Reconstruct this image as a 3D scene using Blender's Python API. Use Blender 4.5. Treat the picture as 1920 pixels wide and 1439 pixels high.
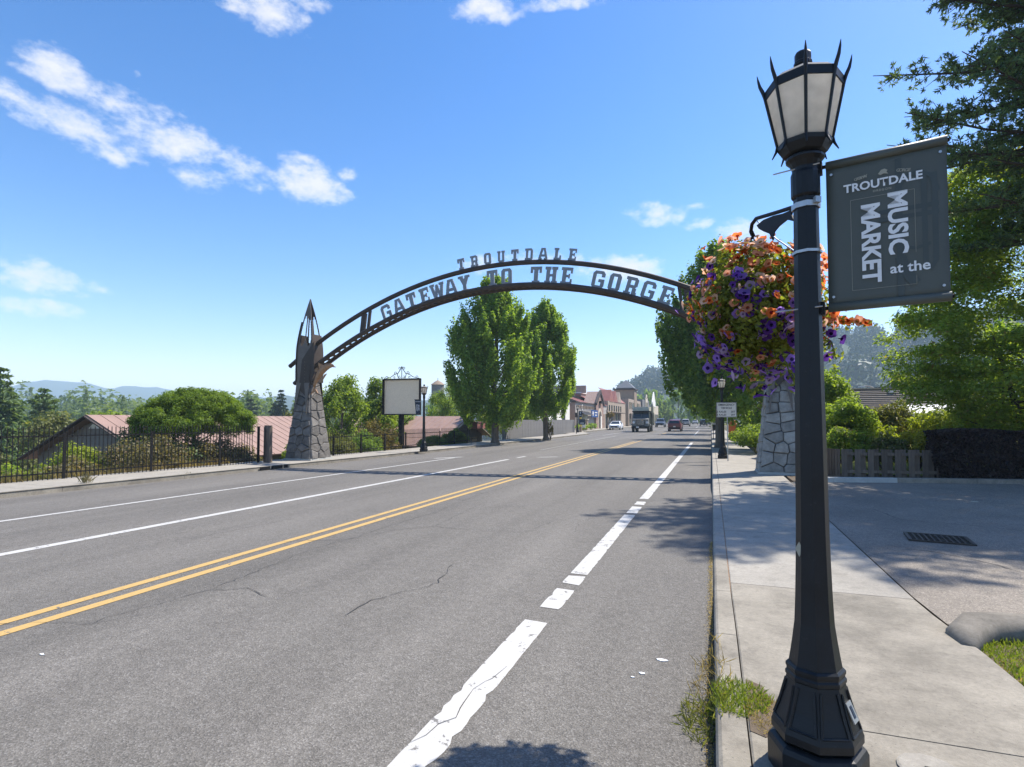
import bpy, math, random
import numpy as np
from mathutils import Vector, Matrix

R = math.radians
for o in list(bpy.data.objects):
    bpy.data.objects.remove(o)
scene = bpy.context.scene
COL = scene.collection

# ------------------------------------------------------------------ camera
cam_data = bpy.data.cameras.new('camera')
cam = bpy.data.objects.new('camera', cam_data)
COL.objects.link(cam)
cam.location = (0, 0, 1.75)
cam.rotation_euler = (R(92.2), 0, R(19.592))
cam_data.sensor_fit = 'HORIZONTAL'
cam_data.sensor_width = 36.0
cam_data.lens = 1050 / 1920 * 36.0
cam_data.shift_y = 27.163 / 1920
cam_data.clip_start = 0.05
cam_data.clip_end = 20000
scene.camera = cam

# ------------------------------------------------------------------ sun and sky
SUN_EL, SUN_AZ = R(55.3), R(46.2)            # azimuth clockwise from +Y (the road direction)
sun_data = bpy.data.lights.new('sun', 'SUN')
sun_data.energy = 3.65
sun_data.angle = R(0.53)
sun_data.color = (1.0, 0.945, 0.865)
sun = bpy.data.objects.new('sun', sun_data)
COL.objects.link(sun)
sd = Vector((math.sin(SUN_AZ) * math.cos(SUN_EL), math.cos(SUN_AZ) * math.cos(SUN_EL), math.sin(SUN_EL)))
sun.rotation_euler = sd.to_track_quat('Z', 'Y').to_euler()
sun.location = sd * 60

world = bpy.data.worlds.new('World')
scene.world = world
world.use_nodes = True
wt = world.node_tree
wt.nodes.clear()


def wn(t, **kw):
    n = wt.nodes.new(t)
    for k, v in kw.items():
        setattr(n, k, v)
    return n


def wmath(op, a, b=None, clamp=False):
    n = wn('ShaderNodeMath', operation=op, use_clamp=clamp)
    for i, v in enumerate((a, b)):
        if v is None:
            continue
        if isinstance(v, (int, float)):
            n.inputs[i].default_value = v
        else:
            wt.links.new(v, n.inputs[i])
    return n.outputs[0]


SKY_STRENGTH = 0.15
w_out = wn('ShaderNodeOutputWorld')
w_bg = wn('ShaderNodeBackground')
w_bg.inputs['Strength'].default_value = SKY_STRENGTH
w_sky = wn('ShaderNodeTexSky', sky_type='NISHITA')
w_sky.sun_disc = False
w_sky.sun_elevation = SUN_EL
w_sky.sun_rotation = SUN_AZ
w_sky.air_density = 1.0
w_sky.dust_density = 0.4
w_sky.ozone_density = 3.0
w_sky.altitude = 60
w_hs = wn('ShaderNodeHueSaturation')
w_hs.inputs['Saturation'].default_value = 1.34
w_hs.inputs['Value'].default_value = 1.0
wt.links.new(w_sky.outputs[0], w_hs.inputs['Color'])
w_gam = wn('ShaderNodeGamma')
w_gam.inputs[1].default_value = 1.15
wt.links.new(w_hs.outputs[0], w_gam.inputs[0])
w_mul = wn('ShaderNodeVectorMath', operation='MULTIPLY')
w_mul.inputs[1].default_value = (0.80, 0.575, 0.535)
wt.links.new(w_gam.outputs[0], w_mul.inputs[0])
w_tc = wn('ShaderNodeTexCoord')
# clouds: soft ellipses in direction space, (azimuth from +Y clockwise, elevation, half width, half height, tilt, amount)
CLOUDS = [
    (-59.4, 25.83, 2.82, 2.0, -12, 1.0), (-61.11, 23.31, 2.41, 1.35, -20, 0.9), (-57.79, 22.83, 3.91, 1.93, -20, 0.9), (-54.76, 24.42, 3.8, 2.17, -18, 0.9),
    (-50.62, 23.44, 4.61, 2.2, -22, 0.95), (-47.21, 22.67, 1.8, 1.03, -20, 0.8), (-49.32, 21.0, 1.97, 1.26, 0, 0.75), (-55.24, 21.09, 1.08, 0.7, 0, 0.7),
    (-44.97, 21.99, 3.29, 1.47, -15, 0.85), (-40.02, 21.82, 3.8, 1.96, -5, 1.0), (-36.29, 23.04, 1.15, 0.74, 0, 0.6), (-40.78, 23.73, 1.98, 0.61, 5, 0.45),
    (-44.3, 34.28, 3.64, 1.55, -5, 1.0), (-39.02, 35.72, 2.27, 0.57, 0, 0.5), (-22.39, 36.93, 3.1, 1.18, 0, 1.0), (-14.0, 37.3, 4.45, 0.59, 0, 0.75),
    (-4.73, 19.74, 2.99, 1.21, -5, 0.95), (-0.94, 18.53, 1.37, 0.71, 5, 0.85), (-0.92, 20.04, 1.57, 0.38, 0, 0.6), (3.39, 17.1, 3.0, 1.51, 0, 0.75),
    (-8.44, 14.89, 4.3, 1.52, -5, 0.95), (-18.21, 16.09, 7.67, 0.71, 0, 0.5), (-22.9, 15.65, 2.36, 1.07, 0, 0.6), (-59.81, 11.08, 3.36, 1.4, -8, 0.8),
    (-60.07, 8.7, 3.35, 0.8, -2, 0.75), (-56.43, 10.74, 1.16, 0.59, 0, 0.5), (-54.09, 27.45, 0.38, 0.38, 0, 0.5),
    (30, 22, 8, 3, -10, .9), (62, 30, 10, 4, -15, .9), (100, 24, 9, 3, 0, .9), (150, 33, 12, 5, 10, .9), (190, 26, 9, 3, -10, .9),  # from here on out of view: clouds added and enlarged for neutral fill light
    (225, 40, 12, 5, 0, .9), (262, 28, 10, 4, -15, .9), (-90, 33, 11, 5, -20, .9), (10, 60, 12, 6, -30, .9), (170, 62, 13, 6, 10, .9), (120, 45, 12, 5, -20, .9), (205, 14, 9, 3, 0, .9), (285, 50, 12, 5, 15, .9)]
w_noise = wn('ShaderNodeTexNoise')
w_noise.inputs['Scale'].default_value = 15.0
w_noise.inputs['Detail'].default_value = 9.0
w_noise.inputs['Roughness'].default_value = 0.58
w_map = wn('ShaderNodeMapping')
w_map.inputs['Scale'].default_value = (1.0, 1.0, 1.7)
wt.links.new(w_tc.outputs['Generated'], w_map.inputs['Vector'])
wt.links.new(w_map.outputs[0], w_noise.inputs['Vector'])
acc = None
for az, el, hw, hh, tilt, amt in CLOUDS:
    a, e = R(az), R(el)
    c = Vector((math.sin(a) * math.cos(e), math.cos(a) * math.cos(e), math.sin(e)))
    u = Vector((math.cos(a), -math.sin(a), 0))
    v = c.cross(u) * -1
    if v.z < 0:
        v = -v
    ct, st = math.cos(R(tilt)), math.sin(R(tilt))
    u2 = (u * ct + v * st) / math.sin(R(hw))
    v2 = (-u * st + v * ct) / math.sin(R(hh))
    terms = []
    for vec in (u2, v2):
        d = wn('ShaderNodeVectorMath', operation='DOT_PRODUCT')
        wt.links.new(w_tc.outputs['Generated'], d.inputs[0])
        d.inputs[1].default_value = vec
        terms.append(wmath('POWER', wmath('ABSOLUTE', d.outputs['Value']), 2.0))
    m = wmath('MULTIPLY', wmath('SUBTRACT', 1.0, wmath('ADD', terms[0], terms[1])), amt)
    acc = m if acc is None else wmath('MAXIMUM', acc, m)
acc = wmath('MAXIMUM', acc, -2.2)
w_fine = wn('ShaderNodeTexNoise')
w_fine.inputs['Scale'].default_value = 42.0
w_fine.inputs['Detail'].default_value = 8.0
w_fine.inputs['Roughness'].default_value = 0.62
wt.links.new(w_map.outputs[0], w_fine.inputs['Vector'])
dens = wmath('ADD', wmath('MULTIPLY', acc, 1.15), wmath('ADD', wmath('MULTIPLY', wmath('SUBTRACT', w_noise.outputs['Fac'], 0.5), 2.8), wmath('MULTIPLY', wmath('SUBTRACT', w_fine.outputs['Fac'], 0.5), 2.6)))
w_ramp = wn('ShaderNodeMapRange', interpolation_type='SMOOTHSTEP')
wt.links.new(dens, w_ramp.inputs['Value'])
w_ramp.inputs['From Min'].default_value = -0.02
w_ramp.inputs['From Max'].default_value = 1.7
w_ramp.inputs['To Max'].default_value = 0.93
w_mix = wn('ShaderNodeMix', data_type='RGBA')
wt.links.new(w_ramp.outputs[0], w_mix.inputs[0])
wt.links.new(w_mul.outputs[0], w_mix.inputs[6])
w_sh = wn('ShaderNodeMapRange')
wt.links.new(dens, w_sh.inputs['Value'])
w_sh.inputs['From Min'].default_value = 0.3
w_sh.inputs['From Max'].default_value = 1.3
w_sh.inputs['To Min'].default_value = 3.6
w_sh.inputs['To Max'].default_value = 2.9
w_cc = wn('ShaderNodeCombineColor')
for k in range(3):
    wt.links.new(w_sh.outputs[0] if k < 2 else wmath('MULTIPLY', w_sh.outputs[0], 1.03), w_cc.inputs[k])
wt.links.new(w_cc.outputs[0], w_mix.inputs[7])
wt.links.new(w_mix.outputs[2], w_bg.inputs['Color'])
wt.links.new(w_bg.outputs[0], w_out.inputs['Surface'])

scene.view_settings.view_transform = 'Standard'
scene.view_settings.look = 'None'
scene.view_settings.gamma = 1.0
scene.view_settings.use_curve_mapping = False
scene.view_settings.exposure = 1.2
cy = scene.cycles
cy.use_denoising = True
cy.max_bounces = 9
cy.diffuse_bounces = 6
cy.glossy_bounces = 3
cy.transmission_bounces = 6
cy.transparent_max_bounces = 8
cy.volume_bounces = 1
cy.sample_clamp_indirect = 6.0
cy.caustics_reflective = False
cy.caustics_refractive = False

# ------------------------------------------------------------------ materials
MATS = {}


def mat(name, col, rough=0.8, var=0.15, scale=6.0, bump=0.0, bscale=None, metal=0.0, spec=0.4, col2=None, detail=6.0, stretch=None, emit=None, piece=0.0, worn=None):
    """Principled surface with two noise octaves of tone variation and optional fine relief."""
    if name in MATS:
        return MATS[name]
    m = bpy.data.materials.new(name)
    m.use_nodes = True
    nt = m.node_tree
    p = nt.nodes['Principled BSDF']
    tc = nt.nodes.new('ShaderNodeTexCoord')
    mp = nt.nodes.new('ShaderNodeMapping')
    nt.links.new(tc.outputs['Object'], mp.inputs['Vector'])
    if stretch:
        mp.inputs['Scale'].default_value = stretch
    n1 = nt.nodes.new('ShaderNodeTexNoise')
    n1.inputs['Scale'].default_value = scale
    n1.inputs['Detail'].default_value = detail
    n1.inputs['Roughness'].default_value = 0.65
    nt.links.new(mp.outputs[0], n1.inputs['Vector'])
    r = nt.nodes.new('ShaderNodeValToRGB')
    c2 = col2 or tuple(min(1, c * (1 + var)) for c in col)
    c1 = tuple(c * (1 - var) for c in col) if not col2 else col
    r.color_ramp.elements[0].position = 0.3
    r.color_ramp.elements[1].position = 0.7
    r.color_ramp.elements[0].color = (*c1, 1)
    r.color_ramp.elements[1].color = (*c2, 1)
    nt.links.new(n1.outputs['Fac'], r.inputs['Fac'])
    nt.links.new(r.outputs['Color'], p.inputs['Base Color'])
    p.inputs['Roughness'].default_value = rough
    p.inputs['Metallic'].default_value = metal
    p.inputs['Specular IOR Level'].default_value = spec
    if bump:
        n2 = nt.nodes.new('ShaderNodeTexNoise')
        n2.inputs['Scale'].default_value = bscale or scale * 6
        n2.inputs['Detail'].default_value = 5
        nt.links.new(mp.outputs[0], n2.inputs['Vector'])
        b = nt.nodes.new('ShaderNodeBump')
        b.inputs['Strength'].default_value = bump
        b.inputs['Distance'].default_value = 0.02
        nt.links.new(n2.outputs['Fac'], b.inputs['Height'])
        nt.links.new(b.outputs[0], p.inputs['Normal'])
    if piece:   # every separate piece its own tone
        oi = nt.nodes.new('ShaderNodeObjectInfo')
        hv = nt.nodes.new('ShaderNodeHueSaturation')
        mr = nt.nodes.new('ShaderNodeMapRange')
        mr.inputs['To Min'].default_value = 1 - piece
        mr.inputs['To Max'].default_value = 1 + piece
        nt.links.new(oi.outputs['Random'], mr.inputs['Value'])
        nt.links.new(mr.outputs[0], hv.inputs['Value'])
        nt.links.new(r.outputs['Color'], hv.inputs['Color'])
        nt.links.new(hv.outputs[0], p.inputs['Base Color'])
    if worn:    # scuffs and dust that show a paler undercoat
        nw = nt.nodes.new('ShaderNodeTexNoise')
        nw.inputs['Scale'].default_value = 22
        nw.inputs['Detail'].default_value = 9
        nw.inputs['Roughness'].default_value = .75
        nt.links.new(tc.outputs['Object'], nw.inputs['Vector'])
        rw = nt.nodes.new('ShaderNodeMapRange')
        for kk, vv in zip(('From Min', 'From Max', 'To Min', 'To Max'), (.60, .74, 0, 1)):
            rw.inputs[kk].default_value = vv
        nt.links.new(nw.outputs['Fac'], rw.inputs['Value'])
        mxw = nt.nodes.new('ShaderNodeMix'); mxw.data_type = 'RGBA'
        nt.links.new(rw.outputs[0], mxw.inputs[0])
        nt.links.new(r.outputs['Color'], mxw.inputs[6])
        mxw.inputs[7].default_value = (*worn, 1)
        nt.links.new(mxw.outputs[2], p.inputs['Base Color'])
        rr_ = nt.nodes.new('ShaderNodeMapRange')
        rr_.inputs['To Min'].default_value = rough - .06
        rr_.inputs['To Max'].default_value = rough + .25
        nt.links.new(n1.outputs['Fac'], rr_.inputs['Value'])
        nt.links.new(rr_.outputs[0], p.inputs['Roughness'])
    if emit:
        p.inputs['Emission Color'].default_value = (*emit[0], 1)
        p.inputs['Emission Strength'].default_value = emit[1]
    MATS[name] = m
    return m


def leafmat(name, c1, c2, trans=0.35, rough=0.55, c3=None):
    """Leaf: each leaf its own tone, light passes through it."""
    if name in MATS:
        return MATS[name]
    m = bpy.data.materials.new(name)
    m.use_nodes = True
    nt = m.node_tree
    nt.nodes.clear()
    out = nt.nodes.new('ShaderNodeOutputMaterial')
    geo = nt.nodes.new('ShaderNodeNewGeometry')
    r = nt.nodes.new('ShaderNodeValToRGB')
    r.color_ramp.elements[0].color = (*c1, 1)
    r.color_ramp.elements[1].color = (*c2, 1)
    if c3:
        e = r.color_ramp.elements.new(0.93)
        e.color = (*c2, 1)
        r.color_ramp.elements[2].color = (*c3, 1)
    nt.links.new(geo.outputs['Random Per Island'], r.inputs['Fac'])
    p = nt.nodes.new('ShaderNodeBsdfPrincipled')
    p.inputs['Roughness'].default_value = rough
    p.inputs['Specular IOR Level'].default_value = 0.3
    nt.links.new(r.outputs['Color'], p.inputs['Base Color'])
    t = nt.nodes.new('ShaderNodeBsdfTranslucent')
    g = nt.nodes.new('ShaderNodeMix')
    g.data_type = 'RGBA'
    g.blend_type = 'MULTIPLY'
    g.inputs[0].default_value = 1.0
    g.inputs[7].default_value = (2.1, 2.0, 0.75, 1)
    nt.links.new(r.outputs['Color'], g.inputs[6])
    nt.links.new(g.outputs[2], t.inputs['Color'])
    mx = nt.nodes.new('ShaderNodeMixShader')
    mx.inputs[0].default_value = trans
    nt.links.new(p.outputs[0], mx.inputs[1])
    nt.links.new(t.outputs[0], mx.inputs[2])
    nt.links.new(mx.outputs[0], out.inputs['Surface'])
    MATS[name] = m
    return m


def petalmat(name, col, trans=0.55):
    m = bpy.data.materials.new(name)
    m.use_nodes = True
    nt = m.node_tree
    nt.nodes.clear()
    out = nt.nodes.new('ShaderNodeOutputMaterial')
    oi = nt.nodes.new('ShaderNodeObjectInfo')
    hs = nt.nodes.new('ShaderNodeHueSaturation')
    hs.inputs['Color'].default_value = (*col, 1)
    mr = nt.nodes.new('ShaderNodeMapRange')
    mr.inputs['To Min'].default_value = 0.7
    mr.inputs['To Max'].default_value = 1.25
    nt.links.new(oi.outputs['Random'], mr.inputs['Value'])
    nt.links.new(mr.outputs[0], hs.inputs['Value'])
    d = nt.nodes.new('ShaderNodeBsdfDiffuse')
    t = nt.nodes.new('ShaderNodeBsdfTranslucent')
    nt.links.new(hs.outputs[0], d.inputs['Color'])
    nt.links.new(hs.outputs[0], t.inputs['Color'])
    mx = nt.nodes.new('ShaderNodeMixShader')
    mx.inputs[0].default_value = trans
    nt.links.new(d.outputs[0], mx.inputs[1])
    nt.links.new(t.outputs[0], mx.inputs[2])
    nt.links.new(mx.outputs[0], out.inputs['Surface'])
    MATS[name] = m
    return m


def asphalt(name, base, speck, patch, streak=True):
    m = bpy.data.materials.new(name)
    m.use_nodes = True
    nt = m.node_tree
    p = nt.nodes['Principled BSDF']
    tc = nt.nodes.new('ShaderNodeTexCoord')
    vo = nt.nodes.new('ShaderNodeTexVoronoi')
    vo.inputs['Scale'].default_value = 110
    nt.links.new(tc.outputs['Object'], vo.inputs['Vector'])
    sep = nt.nodes.new('ShaderNodeSeparateColor')
    nt.links.new(vo.outputs['Color'], sep.inputs[0])
    r1 = nt.nodes.new('ShaderNodeValToRGB')
    e = r1.color_ramp.elements
    e[0].position, e[1].position = 0.0, 1.0
    e[0].color = (*[c * 0.68 for c in base], 1)
    e[1].color = (*speck, 1)
    a = e.new(0.35); a.color = (*[c * 0.92 for c in base], 1)
    a = e.new(0.8); a.color = (*[c * 1.12 for c in base], 1)
    nt.links.new(sep.outputs[0], r1.inputs['Fac'])
    n2 = nt.nodes.new('ShaderNodeTexNoise')
    n2.inputs['Scale'].default_value = 0.55
    n2.inputs['Detail'].default_value = 8
    n2.inputs['Roughness'].default_value = 0.62
    mp = nt.nodes.new('ShaderNodeMapping')
    mp.inputs['Scale'].default_value = (1.0, 0.22 if streak else 1.0, 1.0)
    nt.links.new(tc.outputs['Object'], mp.inputs['Vector'])
    nt.links.new(mp.outputs[0], n2.inputs['Vector'])
    r2 = nt.nodes.new('ShaderNodeMapRange')
    r2.inputs['From Min'].default_value = 0.3
    r2.inputs['From Max'].default_value = 0.7
    r2.inputs['To Min'].default_value = 1 - patch
    r2.inputs['To Max'].default_value = 1 + patch
    nt.links.new(n2.outputs['Fac'], r2.inputs['Value'])
    n4 = nt.nodes.new('ShaderNodeTexNoise')
    n4.inputs['Scale'].default_value = 14
    n4.inputs['Detail'].default_value = 6
    nt.links.new(tc.outputs['Object'], n4.inputs['Vector'])
    r4 = nt.nodes.new('ShaderNodeMapRange')
    r4.inputs['From Min'].default_value = 0.3
    r4.inputs['From Max'].default_value = 0.7
    r4.inputs['To Min'].default_value = 0.9
    r4.inputs['To Max'].default_value = 1.1
    nt.links.new(n4.outputs['Fac'], r4.inputs['Value'])
    mm = nt.nodes.new('ShaderNodeMath'); mm.operation = 'MULTIPLY'
    nt.links.new(r2.outputs[0], mm.inputs[0]); nt.links.new(r4.outputs[0], mm.inputs[1])
    if streak:   # lanes worn along the road, and darker drips between the wheel tracks
        mp5 = nt.nodes.new('ShaderNodeMapping')
        mp5.inputs['Scale'].default_value = (1.1, 0.018, 1.0)
        nt.links.new(tc.outputs['Object'], mp5.inputs['Vector'])
        n5 = nt.nodes.new('ShaderNodeTexNoise')
        n5.inputs['Scale'].default_value = 1.0
        n5.inputs['Detail'].default_value = 4
        nt.links.new(mp5.outputs[0], n5.inputs['Vector'])
        r5 = nt.nodes.new('ShaderNodeMapRange')
        for kk, vv in zip(('From Min', 'From Max', 'To Min', 'To Max'), (.32, .68, .86, 1.12)):
            r5.inputs[kk].default_value = vv
        nt.links.new(n5.outputs['Fac'], r5.inputs['Value'])
        m5 = nt.nodes.new('ShaderNodeMath'); m5.operation = 'MULTIPLY'
        nt.links.new(mm.outputs[0], m5.inputs[0]); nt.links.new(r5.outputs[0], m5.inputs[1])
        n6 = nt.nodes.new('ShaderNodeTexNoise')
        n6.inputs['Scale'].default_value = 0.9
        n6.inputs['Detail'].default_value = 7
        n6.inputs['Roughness'].default_value = 0.7
        nt.links.new(tc.outputs['Object'], n6.inputs['Vector'])
        r6 = nt.nodes.new('ShaderNodeMapRange')
        for kk, vv in zip(('From Min', 'From Max', 'To Min', 'To Max'), (.28, .42, .82, 1.0)):
            r6.inputs[kk].default_value = vv
        nt.links.new(n6.outputs['Fac'], r6.inputs['Value'])
        mm = nt.nodes.new('ShaderNodeMath'); mm.operation = 'MULTIPLY'
        nt.links.new(m5.outputs[0], mm.inputs[0]); nt.links.new(r6.outputs[0], mm.inputs[1])
    mx = nt.nodes.new('ShaderNodeMix')
    mx.data_type = 'RGBA'; mx.blend_type = 'MULTIPLY'; mx.inputs[0].default_value = 1
    nt.links.new(r1.outputs['Color'], mx.inputs[6])
    nt.links.new(mm.outputs[0], mx.inputs[7])
    nt.links.new(mx.outputs[2], p.inputs['Base Color'])
    p.inputs['Roughness'].default_value = 0.85
    p.inputs['Specular IOR Level'].default_value = 0.25
    b = nt.nodes.new('ShaderNodeBump')
    b.inputs['Strength'].default_value = 0.55
    b.inputs['Distance'].default_value = 0.006
    nt.links.new(vo.outputs['Distance'], b.inputs['Height'])
    nt.links.new(b.outputs[0], p.inputs['Normal'])
    MATS[name] = m
    return m


def paint(name, col, hole, amount):
    """Road paint: worn through to the asphalt in chips of their own shape."""
    m = bpy.data.materials.new(name)
    m.use_nodes = True
    nt = m.node_tree
    p = nt.nodes['Principled BSDF']
    tc = nt.nodes.new('ShaderNodeTexCoord')
    n = nt.nodes.new('ShaderNodeTexNoise')
    n.inputs['Scale'].default_value = 9
    n.inputs['Detail'].default_value = 10
    n.inputs['Roughness'].default_value = 0.7
    nt.links.new(tc.outputs['Object'], n.inputs['Vector'])
    r = nt.nodes.new('ShaderNodeValToRGB')
    e = r.color_ramp.elements
    e[0].position = amount; e[0].color = (*hole, 1)
    e[1].position = amount + 0.025; e[1].color = (*col, 1)
    nt.links.new(n.outputs['Fac'], r.inputs['Fac'])
    n3 = nt.nodes.new('ShaderNodeTexNoise')
    n3.inputs['Scale'].default_value = 45
    n3.inputs['Detail'].default_value = 4
    nt.links.new(tc.outputs['Object'], n3.inputs['Vector'])
    mr = nt.nodes.new('ShaderNodeMapRange')
    mr.inputs['To Min'].default_value = 0.78; mr.inputs['To Max'].default_value = 1.18
    nt.links.new(n3.outputs['Fac'], mr.inputs['Value'])
    mx = nt.nodes.new('ShaderNodeMix'); mx.data_type = 'RGBA'; mx.blend_type = 'MULTIPLY'; mx.inputs[0].default_value = 1
    nt.links.new(r.outputs[0], mx.inputs[6]); nt.links.new(mr.outputs[0], mx.inputs[7])
    nt.links.new(mx.outputs[2], p.inputs['Base Color'])
    p.inputs['Roughness'].default_value = 0.7
    MATS[name] = m
    return m


def brickmat(name, c1, c2, mortar, scale=1.0, bw=0.22, bh=0.075):
    m = bpy.data.materials.new(name)
    m.use_nodes = True
    nt = m.node_tree
    p = nt.nodes['Principled BSDF']
    tc = nt.nodes.new('ShaderNodeTexCoord')
    mp = nt.nodes.new('ShaderNodeMapping')
    mp.inputs['Rotation'].default_value = (R(90), 0, R(90))
    nt.links.new(tc.outputs['Object'], mp.inputs['Vector'])
    b = nt.nodes.new('ShaderNodeTexBrick')
    b.inputs['Scale'].default_value = scale
    b.inputs['Brick Width'].default_value = bw
    b.inputs['Row Height'].default_value = bh
    b.inputs['Mortar Size'].default_value = 0.008
    b.inputs['Color1'].default_value = (*c1, 1)
    b.inputs['Color2'].default_value = (*c2, 1)
    b.inputs['Mortar'].default_value = (*mortar, 1)
    nt.links.new(tc.outputs['Object'], b.inputs['Vector'])
    nt.links.new(mp.outputs[0], b.inputs['Vector'])
    nt.links.new(b.outputs['Color'], p.inputs['Base Color'])
    p.inputs['Roughness'].default_value = 0.9
    MATS[name] = m
    return m


asphalt('asphalt_road', (0.143, 0.132, 0.115), (0.215, 0.202, 0.182), 0.13)
asphalt('asphalt_lot', (0.205, 0.178, 0.145), (0.33, 0.29, 0.24), 0.2, streak=False)
paint('paint_white', (0.47, 0.455, 0.42), (0.16, 0.15, 0.135), 0.385)
paint('paint_white_worn', (0.42, 0.41, 0.385), (0.13, 0.13, 0.13), 0.40)
paint('paint_yellow', (0.47, 0.305, 0.10), (0.14, 0.13, 0.11), 0.36)
brickmat('brick_red', (0.23, 0.13, 0.10), (0.31, 0.20, 0.15), (0.34, 0.31, 0.28))


def concrete(name, col, stain, scale):
    m = bpy.data.materials.new(name)
    m.use_nodes = True
    nt = m.node_tree
    p = nt.nodes['Principled BSDF']
    tc = nt.nodes.new('ShaderNodeTexCoord')

    def noise(sc, det, lo, hi, a, b):
        n = nt.nodes.new('ShaderNodeTexNoise')
        n.inputs['Scale'].default_value = sc
        n.inputs['Detail'].default_value = det
        n.inputs['Roughness'].default_value = 0.66
        nt.links.new(tc.outputs['Object'], n.inputs['Vector'])
        r = nt.nodes.new('ShaderNodeMapRange')
        for k, v in zip(('From Min', 'From Max', 'To Min', 'To Max'), (lo, hi, a, b)):
            r.inputs[k].default_value = v
        nt.links.new(n.outputs['Fac'], r.inputs['Value'])
        return r.outputs[0], n
    a, _ = noise(scale, 10, .35, .62, 1 - stain, 1.06)
    b, _ = noise(38, 5, .3, .7, .84, 1.12)
    c, _ = noise(7, 8, .3, .5, .82, 1.04)
    vo = nt.nodes.new('ShaderNodeTexVoronoi')
    vo.inputs['Scale'].default_value = 26
    vo.inputs['Randomness'].default_value = 1.0
    nt.links.new(tc.outputs['Object'], vo.inputs['Vector'])
    r = nt.nodes.new('ShaderNodeMapRange')
    for k, v in zip(('From Min', 'From Max', 'To Min', 'To Max'), (.05, .11, .45, 1.0)):
        r.inputs[k].default_value = v
    nt.links.new(vo.outputs['Distance'], r.inputs['Value'])
    v = a
    for q in (b, c, r.outputs[0]):
        mm = nt.nodes.new('ShaderNodeMath')
        mm.operation = 'MULTIPLY'
        nt.links.new(v, mm.inputs[0])
        nt.links.new(q, mm.inputs[1])
        v = mm.outputs[0]
    mx = nt.nodes.new('ShaderNodeMix')
    mx.data_type = 'RGBA'
    mx.blend_type = 'MULTIPLY'
    mx.inputs[0].default_value = 1
    mx.inputs[6].default_value = (*col, 1)
    nt.links.new(v, mx.inputs[7])
    nt.links.new(mx.outputs[2], p.inputs['Base Color'])
    p.inputs['Roughness'].default_value = .9
    p.inputs['Specular IOR Level'].default_value = .25
    _, n2 = noise(120, 4, 0, 1, 0, 1)
    bp = nt.nodes.new('ShaderNodeBump')
    bp.inputs['Strength'].default_value = .35
    bp.inputs['Distance'].default_value = .01
    nt.links.new(n2.outputs['Fac'], bp.inputs['Height'])
    nt.links.new(bp.outputs[0], p.inputs['Normal'])
    MATS[name] = m
    return m


M_CONC = concrete('concrete', (0.315, 0.29, 0.245), .14, 1.1)
M_CONC2 = concrete('concrete_stained', (0.275, 0.248, 0.20), .36, 1.3)
M_CONC3 = mat('concrete_painted_kerb', (0.42, 0.42, 0.385), 0.85, 0.15, 3, 0.3, 80, detail=10)
M_CRACK = mat('crack_tar', (0.05, 0.048, 0.045), 0.9)
M_DIRT = mat('dirt', (0.12, 0.09, 0.06), 0.95, 0.4, 3, 0.6, 40)
M_POLE = mat('black_paint', (0.009, 0.0105, 0.012), 0.34, 0.35, 5, 0.06, 90, spec=0.32, worn=(0.035, 0.038, 0.04))
M_BLACK = mat('black_metal', (0.011, 0.010, 0.010), 0.6, 0.2, 8, spec=0.2)
M_STEEL = mat('bronze_steel', (0.062, 0.048, 0.038), 0.6, 0.22, 2.5, 0.08, 60, spec=0.3)
M_STEEL2 = mat('bronze_plate', (0.13, 0.105, 0.08), 0.5, 0.2, 2.5, spec=0.45)  # paler bronze for bolts and the spire front, whose lit look is coloured in
M_LETTER = mat('letter_grey_blue', (0.25, 0.27, 0.285), 0.5, 0.12, 4)
M_STONE = mat('granite_dark', (0.15, 0.139, 0.124), 0.9, 0.38, 5, 0.9, 16, detail=10, piece=.28)
M_STONE2 = mat('granite_light', (0.275, 0.262, 0.23), 0.9, 0.32, 5, 0.9, 16, detail=10, piece=.22)
M_MORTAR = mat('mortar', (0.115, 0.108, 0.098), 0.95, 0.25, 12, 0.5, 60)
M_GALV = mat('galvanised', (0.45, 0.46, 0.46), 0.4, 0.12, 10, metal=0.8)
M_TRUNK = mat('bark', (0.16, 0.125, 0.095), 0.95, 0.4, 9, 0.9, 30, stretch=(1, 1, 0.25))
M_BARKDK = mat('bark_dark', (0.07, 0.055, 0.042), 0.95, 0.4, 9, 0.9, 30, stretch=(1, 1, 0.25))
M_WOODOLD = mat('weathered_wood', (0.14, 0.11, 0.085), 0.9, 0.4, 7, 0.7, 30, stretch=(3, 3, 0.25))
M_WOODGREY = mat('fence_wood_grey', (0.15, 0.115, 0.085), 0.9, 0.35, 6, 0.5, 30, stretch=(3, 3, 0.3), piece=.25)
M_WOODRED = mat('fence_wood_red', (0.17, 0.075, 0.04), 0.85, 0.3, 6, 0.4, 30, stretch=(3, 3, 0.3))
M_ROOF = mat('roof_red_metal', (0.30, 0.195, 0.15), 0.5, 0.12, 1.4, stretch=(1, 1, 1))
M_ROOF2 = mat('roof_red_dark', (0.30, 0.12, 0.095), 0.55, 0.15, 1.5)
M_ROOFBR = mat('roof_brown_shingle', (0.235, 0.20, 0.165), 0.9, 0.22, 7, 0.5, 30)
M_ROOFGR = mat('roof_grey_metal', (0.14, 0.15, 0.16), 0.6, 0.15, 3)
M_SIDING = mat('siding_grey', (0.19, 0.175, 0.155), 0.85, 0.12, 3)
M_SIDING2 = mat('siding_dark', (0.15, 0.135, 0.12), 0.85, 0.15, 3)
M_FASCIA = mat('fascia_tan', (0.33, 0.28, 0.20), 0.8, 0.15, 4)
M_TRIMDK = mat('trim_dark', (0.06, 0.045, 0.038), 0.7, 0.2, 6)
M_WHITE = mat('white_paint', (0.72, 0.69, 0.63), 0.7, 0.06, 2)
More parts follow.
